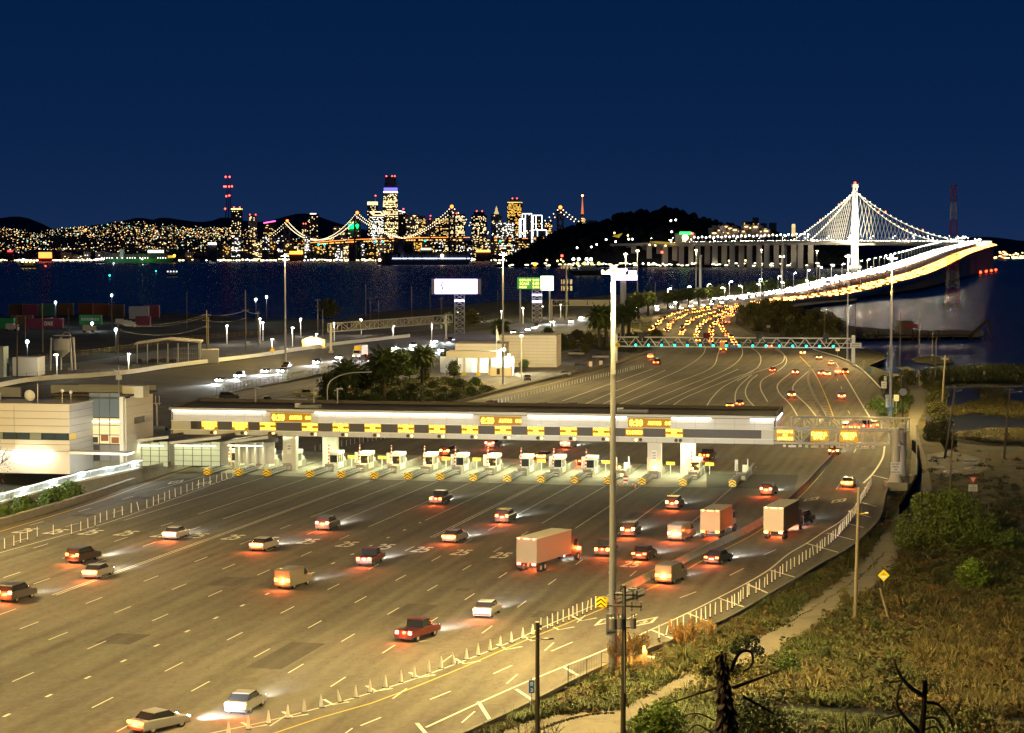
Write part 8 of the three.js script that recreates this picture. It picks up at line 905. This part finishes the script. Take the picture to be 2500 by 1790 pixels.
// ---------------------------------------------------------------- vehicles, standing where they would be
const tailM = [glow(30, 6.5, 0.5), glow(34, 2.6, 0.4), glow(36, 13, 2), glow(40, 3, 1.5)], headM = glow(40, 38, 32), paint = [[0.28, 0.28, 0.29], [0.02, 0.02, 0.024], [0.42, 0.42, 0.41], [0.09, 0.012, 0.012], [0.015, 0.022, 0.05], [0.07, 0.07, 0.075], [0.2, 0.18, 0.15]].map((c) => new THREE.MeshPhysicalMaterial({ color: new THREE.Color().setRGB(...c), roughness: 0.35, clearcoat: 0.8, clearcoatRoughness: 0.1 }));
const signalAmber = mat(0.5, 0.2, 0.02);
function car(kind, color, tail) {                                   // forward is -z
  const t = new THREE.Group(), body = mb(), gl = mb(), rot = (m) => { for (const q of m.q) q.rotateY(PI / 2); return m; };
  let hw = 0.9, L = 2.3, hy = 0.66, ty = 0.85;
  if (kind === 'sedan') { body.prism([[-2.25, 0.28], [-2.32, 0.8], [-2.15, 1.0], [-1.5, 1.02], [0.95, 0.95], [2.0, 0.82], [2.3, 0.62], [2.25, 0.28]], 1.8, 0.07); gl.prism([[-1.75, 0.98], [-1.1, 1.43], [0.3, 1.45], [1.15, 0.93]], 1.56, 0.06); body.prism([[-1.12, 1.42], [0.3, 1.44], [0.2, 1.49], [-1.0, 1.48]], 1.4, 0.02); }
  else if (kind === 'suv') { body.prism([[-2.3, 0.34], [-2.36, 1.0], [-2.28, 1.15], [1.0, 1.08], [2.05, 0.98], [2.32, 0.75], [2.28, 0.34]], 1.9, 0.07); gl.prism([[-2.2, 1.1], [-2.0, 1.68], [0.3, 1.72], [1.2, 1.06]], 1.7, 0.06); body.prism([[-2.08, 1.66], [0.35, 1.7], [0.2, 1.77], [-1.95, 1.76]], 1.56, 0.02); hy = 0.8; ty = 1.05; }
  else if (kind === 'pickup') { body.prism([[-2.7, 0.45], [-2.7, 1.05], [-0.6, 1.05], [-0.6, 1.12], [1.0, 1.1], [2.35, 1.0], [2.6, 0.8], [2.55, 0.45]], 1.95, 0.06); gl.prism([[-0.65, 1.08], [-0.5, 1.74], [0.6, 1.76], [1.25, 1.08]], 1.72, 0.05); body.prism([[-0.55, 1.72], [0.65, 1.74], [0.55, 1.8], [-0.5, 1.8]], 1.6, 0.02); L = 2.65; hy = 0.85; ty = 0.9; }
  else if (kind === 'van') { body.prism([[-2.4, 0.35], [-2.45, 1.95], [-2.3, 2.1], [0.7, 2.1], [1.5, 1.3], [2.3, 1.05], [2.45, 0.6], [2.4, 0.35]], 1.9, 0.08); gl.prism([[0.5, 1.25], [0.6, 1.95], [0.75, 1.97], [1.4, 1.28]], 1.94, 0.02); hw = 0.92; L = 2.44; hy = 0.8; ty = 1.0; }
  rot(body).build('body', color, t); rot(gl).build('windows', M.glass, t);
  for (const s of [-1, 1]) for (const z of [-1.38, 1.38]) { const w = mb().cyl(0.34, 0.34, 0.22, s * (hw - 0.12), 0.34, z * L / 2.3, 16, 0, PI / 2).build('wheel', M.rubber, t); mb().cyl(0.2, 0.2, 0.24, s * (hw - 0.12), 0.34, z * L / 2.3, 10, 0, PI / 2).build('rim', M.steel, w); }
  for (const s of [-1, 1]) { mb().box(0.36, 0.17, 0.08, s * (hw - 0.27), hy, -L + 0.06).build('headlamp', headM, t); mb().box(0.34, kind === 'sedan' ? 0.17 : 0.3, 0.08, s * (hw - 0.24), ty, L + 0.02).build('tail_lamp', tail, t); mb().box(0.22, 0.13, 0.12, s * (hw + 0.06), kind === 'sedan' ? 1.0 : 1.2, -0.75).build('mirror', color, t); }
  mb().box(0.5, 0.13, 0.03, 0, ty - 0.18, L + 0.03).build('plate', M.offwhite, t); mb().box(1.6, 0.16, 0.1, 0, 0.42, L + 0.02).build('bumper', M.dark, t);
  return t;
}
function truck(len, hgt, color, tail, cabM) {
  const t = new THREE.Group(); mb().box(2.45, hgt, len, 0, 1.05 + hgt / 2, 1).build('cargo_box', color, t); mb().box(2.5, 0.08, len + 0.02, 0, 1.05 + hgt, 1).build('roof_edge', M.offwhite, t);
  mb().box(2.3, 2.1, 1.9, 0, 1.7, -len / 2 - 0.1).box(2.3, 0.9, 0.9, 0, 1.1, -len / 2 - 1.4).build('cab', cabM, t); mb().box(2.1, 0.8, 0.06, 0, 2.15, -len / 2 - 1.08).box(2.34, 0.7, 0.9, 0, 2.15, -len / 2 - 0.4).build('windows', M.glass, t);
  for (const s of [-1, 1]) { for (const z of [-len / 2 - 0.9, len / 2 - 1.2, len / 2 - 0.1]) { const w = mb().cyl(0.5, 0.5, 0.34, s * 1.05, 0.5, z, 16, 0, PI / 2).build('wheel', M.rubber, t); mb().cyl(0.25, 0.25, 0.36, s * 1.05, 0.5, z, 10, 0, PI / 2).build('rim', M.steel, w); } mb().box(0.4, 0.22, 0.08, s * 0.85, 0.85, -len / 2 - 1.88).build('headlamp', headM, t); mb().box(0.42, 0.2, 0.08, s * 0.9, 0.95, len / 2 + 1.05).build('tail_lamp', tail, t); mb().box(0.2, 0.1, 0.06, s * 0.9, 1.0 + hgt, len / 2 + 1.05).build('marker_lamp', tail, t); }
  const mk = mb(); for (const x of [-0.25, 0, 0.25]) mk.box(0.14, 0.08, 0.06, x, 1.0 + hgt, len / 2 + 1.05); mk.build('marker_lamps', tail, t); mb().box(2.4, 0.2, 0.1, 0, 0.6, len / 2 + 0.95).build('bumper', M.dark, t);
  return t;
}
const yaw = (d) => Math.atan2(-d.x, -d.z), kindsOf = ['sedan', 'suv', 'sedan', 'pickup', 'sedan', 'suv', 'van'];
const protos = []; for (let i = 0; i < 21; i++) protos.push([car(kindsOf[i % 7], paint[i % paint.length], tailM[(i * 5 + (i >> 2)) % 4]), kindsOf[i % 7]]);
let ci = 0;
function traffic(name, proto, label, pos, d, group, beam) {
  const t = copyOfProto(proto, name, label, name.includes('truck') ? 'truck' : name === 'van' ? 'van' : name === 'pickup' ? 'pickup truck' : 'car', pos, yaw(d), group), f = d.clone().normalize();
  if (beam) { const p = pos.clone().addScaledVector(f, 2.7).setY(0.75); spot(p, p.clone().addScaledVector(f, 11).setY(0), [0.95, 1, 0.92], beam * rr(0.15, 0.9), rr(0.36, 0.55), 1, 6); ptLight(pos.clone().addScaledVector(f, -2.75).setY(0.9), [1, 0.13, 0.03], beam * 0.035, 10); }
  return t;
}
const colName = ['silver', 'black', 'white', 'dark red', 'navy', 'charcoal', 'beige'];
// [near px, far px, cars, place]
const near = [[176, 1359, 516, 1276, 1, 'in the lane beside the left delineators'], [10, 1452, 300, 1372, 1, 'at the left edge in the double-line lane'], [625, 1330, 850, 1258, 1, 'among the pavement numerals, upper left'], [690, 1420, 960, 1342, 1, 'below the row of numerals left of the middle'], [1065, 1218, 1185, 1168, 1, 'just clear of the booths in the middle'], [1095, 1310, 1280, 1242, 1, 'above the numerals in the middle'], [1560, 1352, 1715, 1275, 1, 'left of the orange box truck'], [1640, 1230, 1748, 1160, 1, 'before the rightmost booths, brightest braking'], [1870, 1197, 1950, 1152, 1, 'right of the last toll island'], [2068, 1178, 2120, 1132, 1, 'under the right truss in the outer lane'], [1620, 1408, 1820, 1330, 1, 'alongside the long concrete barrier'], [990, 1545, 1265, 1455, 1, 'alone in the lower middle lanes'], [330, 1765, 690, 1685, 1, 'at the bottom left'], [1425, 1126, 1500, 1092, 1, 'in the lane behind the closed barricade'], [1085, 1103, 1165, 1085, 1, 'leaving the booths, left of middle'], [1195, 1084, 1232, 1072, 1, 'leaving the booths, farther ahead'], [1320, 1113, 1370, 1100, 1, 'leaving the booths right of the middle'], [1380, 1084, 1410, 1075, 1, 'seen under the canopy right of middle'], [1720, 1112, 1765, 1095, 1, 'past the right column'], [645, 1109, 700, 1092, 1, 'behind the left column'], [2035, 1100, 2085, 1060, 1, 'under the middle amber gantry sign'],
  [1195, 989, 1225, 982, 1, 'at the dense delineators beyond the canopy'], [1320, 993, 1368, 978, 1, 'just beyond the canopy, left'], [1395, 990, 1475, 962, 1, 'just beyond the canopy, left of the mast'], [1588, 871, 1625, 860, 1, 'far left lane before the zigzag gantry, ahead'], [1602, 885, 1640, 873, 1, 'far left lane before the zigzag gantry, behind'], [1782, 990, 1772, 955, 1, 'left of the striped gore beyond the canopy'], [1806, 985, 1795, 952, 1, 'touching the striped gore beyond the canopy'], [1933, 965, 1918, 945, 1, 'left of the big hatched area'], [2055, 968, 2040, 948, 1, 'right of the big hatched area'], [2068, 1042, 2055, 1012, 1, 'above the truss, left pair'], [2088, 1045, 2075, 1018, 1, 'above the truss, second'], [2117, 1040, 2102, 1010, 1, 'above the truss, third'], [2134, 1037, 2122, 1008, 1, 'above the truss, rightmost'], [1886, 903, 1908, 888, 1, 'crossing the dark pavement joint, left'], [1942, 910, 1952, 896, 1, 'crossing the dark pavement joint, middle'], [2005, 912, 1998, 890, 1, 'at the yellow edge line, left'], [2020, 912, 2012, 890, 1, 'at the yellow edge line, middle'], [2046, 908, 2034, 888, 1, 'in the right lanes by the guard rail'], [2064, 908, 2048, 885, 1, 'hugging the guard rail'], [2030, 886, 2012, 872, 1, 'right lanes, farther ahead'], [2000, 872, 1980, 860, 1, 'right lanes under the gantry end'], [1880, 846, 1860, 836, 1, 'under the middle of the zigzag gantry'], [1960, 862, 1945, 850, 1, 'under the right part of the zigzag gantry']];
near.forEach(([x0, y0, x1, y1, n, l], i) => { const a = g(x0, y0, 0.85).setY(0), b = g(x1, y1, 0.85).setY(0), d = b.clone().sub(a).setY(0); const [pr, kd] = protos[(i * 4 + 1) % 21], c = colName[((i * 4 + 1) % 21) % 7]; traffic(kd === 'sedan' ? 'car' : kd, pr, `${c} ${kd === 'sedan' ? 'car' : kd} with red tail lamps lit, ${l}`, a.addScaledVector(d.clone().normalize(), 2.3), d, null, i < 24 ? 1500 : 900); });
{ const T = [[1300, 1372, 1500, 1312, truck(9, 2.7, mat(0.26, 0.2, 0.16, 0.5), tailM[3], paint[3]), 'big brown truck with many lit red lamps near the foreground mast'], [1735, 1297, 1845, 1238, truck(6.5, 2.5, mat(0.4, 0.2, 0.07, 0.5), tailM[0], paint[2]), 'orange box truck left of the long concrete barrier'], [1895, 1295, 2055, 1205, truck(9, 2.9, mat(0.42, 0.26, 0.11, 0.5), tailM[2], paint[2]), 'yellow-orange box truck in the right lanes beside the delineators'], [1776, 786, 1772, 776, truck(11, 3.0, mat(0.4, 0.3, 0.26, 0.6), tailM[1], paint[5]), 'semi truck standing on the road edge at the dark bushes'], [1766, 852, 1766, 840, truck(6, 2.6, mat(0.62, 0.25, 0.04, 0.5), tailM[0], paint[2]), 'small orange box truck under the zigzag gantry']]; for (const [x0, y0, x1, y1, pr, l] of T) { const a = g(x0, y0, 1).setY(0), b = g(x1, y1, 1).setY(0), d = b.sub(a); traffic('box_truck', pr, l, a.addScaledVector(d.clone().normalize(), 4), d, null, 1500); } }
// second vehicle in the longest gaps of the near lanes
[[430, 1297, 'ahead of the car beside the left delineators'], [240, 1389, 'ahead of the car at the left edge'], [800, 1275, 'ahead of the car among the upper left numerals'], [905, 1358, 'ahead of the car below the numerals'], [1235, 1258, 'ahead of the car above the middle numerals'], [1665, 1300, 'ahead of the car left of the orange box truck'], [1755, 1355, 'ahead of the car alongside the long barrier'], [1190, 1480, 'ahead of the lone car in the lower middle'], [600, 1705, 'ahead of the car at the bottom left'], [1960, 1262, 'just ahead of the yellow-orange box truck'], [1480, 1335, 'right of the big brown truck'], [1540, 1290, 'ahead of the big brown truck']].forEach(([X, Y, l], i) => { const a = g(X, Y, 0.85).setY(0), d = X > 1600 ? V(0.5, 0, -1) : BACK.clone().multiplyScalar(-1), [pr, kd] = protos[(i * 5 + 2) % 21]; traffic(kd === 'sedan' ? 'car' : kd, pr, `${colName[((i * 5 + 2) % 21) % 7]} ${kd === 'sedan' ? 'car' : kd} with lit red tail lamps ${l}`, a, d, null, 1500); });
// the dense queue around and beyond the zigzag gantry
const midP = [0, 1, 2, 3, 4, 5].map((i) => { const t = new THREE.Group(), k = protos[i][0]; for (const c of k.children) if (['body', 'windows'].includes(c.name)) t.add(c.clone()); for (const s of [-1, 1]) mb().box(0.5, 0.34, 0.1, s * 0.62, 0.9, 2.35).build('tail_lamp', [glow(20, 4.6, 0.4), glow(22, 9, 1.6), glow(18, 2.2, 0.3), glow(24, 13, 5)][i % 4], t); return t; });
const oppP = [0, 1, 2, 3].map((i) => { const t = new THREE.Group(), k = protos[i][0]; for (const c of k.children) if (['body', 'windows'].includes(c.name)) t.add(c.clone()); for (const s of [-1, 1]) mb().box(0.62, 0.42, 0.1, s * 0.6, 0.75, -2.35).build('headlamp', glow(70, 66, 56), t); return t; });
{ let n = 0; const lanes = [[[1592, 812], [1610, 790], [1640, 772], [1700, 757], [1780, 748]], [[1625, 815], [1640, 792], [1680, 770], [1750, 756], [1810, 749]], [[1665, 822], [1672, 798], [1710, 775], [1780, 757], [1850, 744]], [[1700, 838], [1705, 810], [1725, 785], [1790, 762], [1860, 748]], [[1736, 842], [1738, 815], [1745, 793], [1775, 772], [1800, 762]], [[1800, 850], [1780, 828], [1760, 806], [1765, 788], [1790, 770]]];
  for (const L of lanes) { const c = smooth(vecs(L, 0)), len = c.getLength(); for (let s = rr(4, 16); s < len - 5; s += rr(13, 32)) { const u = s / len, p = c.getPointAt(u), d = c.getTangentAt(u); traffic('car', midP[(n * 7 + 1) % 6], 'car with glowing tail lamps in the dense queue beyond the zigzag gantry', p.add(V(rr(-0.7, 0.7), 0, 0)).setY(0.01), d, 'queueing cars beyond the zigzag gantry'); n++; } }
  const place = (f, s, up, rev) => { const i = f | 0, p = off(i, s, up(i) + 0.06).lerp(off(i + 1, s, up(i + 1) + 0.06), f - i), d = DP[Math.min(260, i + 1)].clone().sub(DP[i]); return [p, rev ? d.negate() : d]; }, zero = () => 0, RS = [3.6, 8.2, 12.7, 17.2, 21.8], LS = [37.6, 42, 46.5, 51, 55.4];
  for (let i = 0; i < 16; i++) { if (rnd() < 0.9) { const [p, d] = place(i + rnd(), RS[(rnd() * 5) | 0], zero); traffic('car', midP[(i * 5) % 6], 'car with glowing tail lamps where the road rises to the right bridge deck', p, d, 'cars heading away at the bridge start'); } if (i > 1 && rnd() < 0.8) { const [p, d] = place(i + rnd(), LS[(rnd() * 5) | 0], LIFT, true); traffic('car', oppP[i % 4], 'car with bright headlamps coming down from the left bridge deck', p, d, 'oncoming cars at the bridge start'); } }
  // farther out the traffic is only a stream of lamps: one object per deck
  for (const [SL, up, rev, lm, label, name] of [[RS, zero, false, glow(60, 15, 2), 'dense stream of red and orange tail lamps on the right bridge deck', 'departing_traffic'], [LS, LIFT, true, glow(90, 84, 70), 'dense stream of white headlamps on the left bridge deck', 'oncoming_traffic']]) {
    const pl = []; for (let i = 16; i < 250; i++) for (const s of SL) if (rnd() < 0.7) pl.push(place(i + rnd(), s, up, rev)); const bg = mb().box(1.8, 0.8, 4.4, 0, 0.7, 0).box(1.5, 0.6, 2.2, 0, 1.3, 0.2), body = mergeGeometries(bg.q), lg = mergeGeometries(mb().box(0.7, 0.5, 0.2, -0.6, 0.95, rev ? -2.3 : 2.3).box(0.7, 0.5, 0.2, 0.6, 0.95, rev ? -2.3 : 2.3).q), t = tag(new THREE.Group(), label, 'traffic', null, 'stuff'); t.name = name; scene.add(t);
    for (const [geo, m, nm] of [[body, paint[5], 'car_bodies'], [lg, lm, rev ? 'headlamps' : 'tail_lamps']]) { const im = new THREE.InstancedMesh(geo, m, pl.length); im.name = nm; im.userData.kind = 'stuff'; pl.forEach(([p, d], k) => im.setMatrixAt(k, new THREE.Matrix4().makeRotationY(yaw(d)).setPosition(p))); t.add(im); }
  }
}
// oncoming traffic on the left roadway
[[540, 928, 'nearest on the left roadway'], [585, 917, 'second on the left roadway'], [650, 906, 'third on the left roadway, near lane'], [700, 893, 'left of the truck, near lane'], [690, 905, 'near lane before the planted island'], [775, 884, 'left of the box truss column'], [830, 873, 'right under the box truss column'], [905, 872, 'in front of the left palm'], [965, 850, 'under the middle of the box truss'], [1010, 843, 'under the right half of the box truss'], [1060, 835, 'by the right column of the box truss'], [1100, 830, 'just past the box truss'], [1080, 855, 'behind the palms'], [1255, 812, 'left of the low building roof line'], [1290, 805, 'behind the low building'], [1310, 795, 'behind the flagpole'], [1350, 786, 'left of the dark tree pair'], [1395, 785, 'between masts, near lane'], [1420, 776, 'between masts, middle lane'], [1455, 772, 'left of the palm clump'], [1555, 752, 'right of the palm clump'], [1605, 747, 'below the thin mast'], [1650, 738, 'among the palms, left'], [1690, 731, 'among the palms, middle'], [1750, 730, 'among the palms, right of the white column'], [1790, 724, 'under the palms, last'], [1830, 716, 'where the roadway meets the bridge']].forEach(([X, Y, l], i) => { const a = g(X, Y, 0.7).setY(0.02), b = g(X - 60, Y + (X < 1200 ? 13 : X < 1500 ? 14 : 9), 0.7).setY(0.02), d = b.sub(a), t = traffic(i % 3 ? 'car' : 'suv', oppP[i % 4], 'oncoming car with bright headlamps, ' + l, a, d, null), f = d.clone().normalize(), p = a.clone().addScaledVector(f, 2.6).setY(0.75); spot(p, p.clone().addScaledVector(f, 13).setY(0), [0.95, 1, 1], i < 20 ? 2600 : 1600, 0.45, 0.9, 6); });
{ const a = g(880, 866, 1).setY(0.02), d = g(820, 880, 1).setY(0).sub(a).setY(0), t = truck(10, 2.9, mat(0.7, 0.45, 0.04, 0.5), tailM[0], paint[2]); traffic('box_truck', t, 'yellow box truck coming along the left roadway behind the palms', a, d, null); }
// parked vehicles
const dark = (k, c) => { const t = car(k, c, mat(0.25, 0.01, 0.01, 0.4)); t.children.forEach((o) => { if (o.name === 'headlamp') o.material = M.offwhite; }); return t; };
[['van', 'van', paint[2], 645, 1084, V(1, 0, 0.1), 'white van parked behind the left canopy column'], ['van', 'van', paint[2], 394, 1066, V(1, 0, -0.3), 'white van roof behind the glazed wing'], ['pickup', 'pickup', paint[2], 1407, 868, V(1, 0, 0.2), 'white pickup parked on the verge by the dark trees'], ['pickup', 'pickup', paint[2], 1466, 876, V(-1, 0, 0.15), 'white pickup parked by the striped boards'], ['suv', 'suv', paint[1], 1421, 902, V(1, 0, 0.15), 'black SUV parked at the low wall'], ['car', 'sedan', paint[0], 1374, 918, V(-1, 0, 0.1), 'silver sedan parked at the low wall'], ['car', 'sedan', paint[3], 1352, 890, V(-0.3, 0, -1), 'red car with a lit tail lamp in the car park'], ['pickup', 'pickup', paint[6], 1353, 874, V(0, 0, 1), 'white tow truck at the pillar lamp'], ['pickup', 'pickup', mat(0.5, 0.4, 0.12, 0.5), 745, 968, V(1, 0, 0.1), 'tan utility pickup parked behind the canopy, right'], ['pickup', 'pickup', mat(0.5, 0.4, 0.12, 0.5), 650, 986, V(1, 0, 0), 'tan utility pickup parked behind the canopy, left'], ['suv', 'suv', paint[1], 560, 975, V(1, 0, 0), 'dark SUV beside the black fence'], ['car', 'sedan', paint[1], 1288, 928, V(0, 0, 1), 'dark car at the yellow guard of the low building']].forEach(([name, kd, c, X, Y, d, l]) => { const red = l.startsWith('red'); traffic(name, red ? car(kd, c, tailM[1]) : dark(kd, c), l, g(X, Y, 0).setY(-0.04), d, null); });
{ const t = thing('trailer', 'long white trailer roof parked behind the canopy', 'trailer', g(706, 1010).setY(-0.05), 0.06); mb().box(7.6, 2.6, 2.5, 0, 1.8, 0).build('body', M.offwhite, t); mb().box(7.7, 0.1, 2.6, 0, 3.12, 0).build('roof', M.white, t); for (const x of [-2, 2]) mb().cyl(0.45, 0.45, 2.4, x, 0.45, 0, 12, PI / 2).build('wheel', M.rubber, t);
  for (const [X, Y, l] of [[1442, 895, 'left'], [1467, 893, 'right']]) { const s = thing('block_sign', 'white and red block barrier at the car park entrance, ' + l, 'barrier', g(X, Y)); mb().box(1.0, 1.5, 0.6, 0, 0.75, 0).build('body', M.white, s); mb().box(0.35, 1.3, 0.5, -0.75, 0.65, 0).build('side', M.red, s); } }
renderer.render(scene, camera);
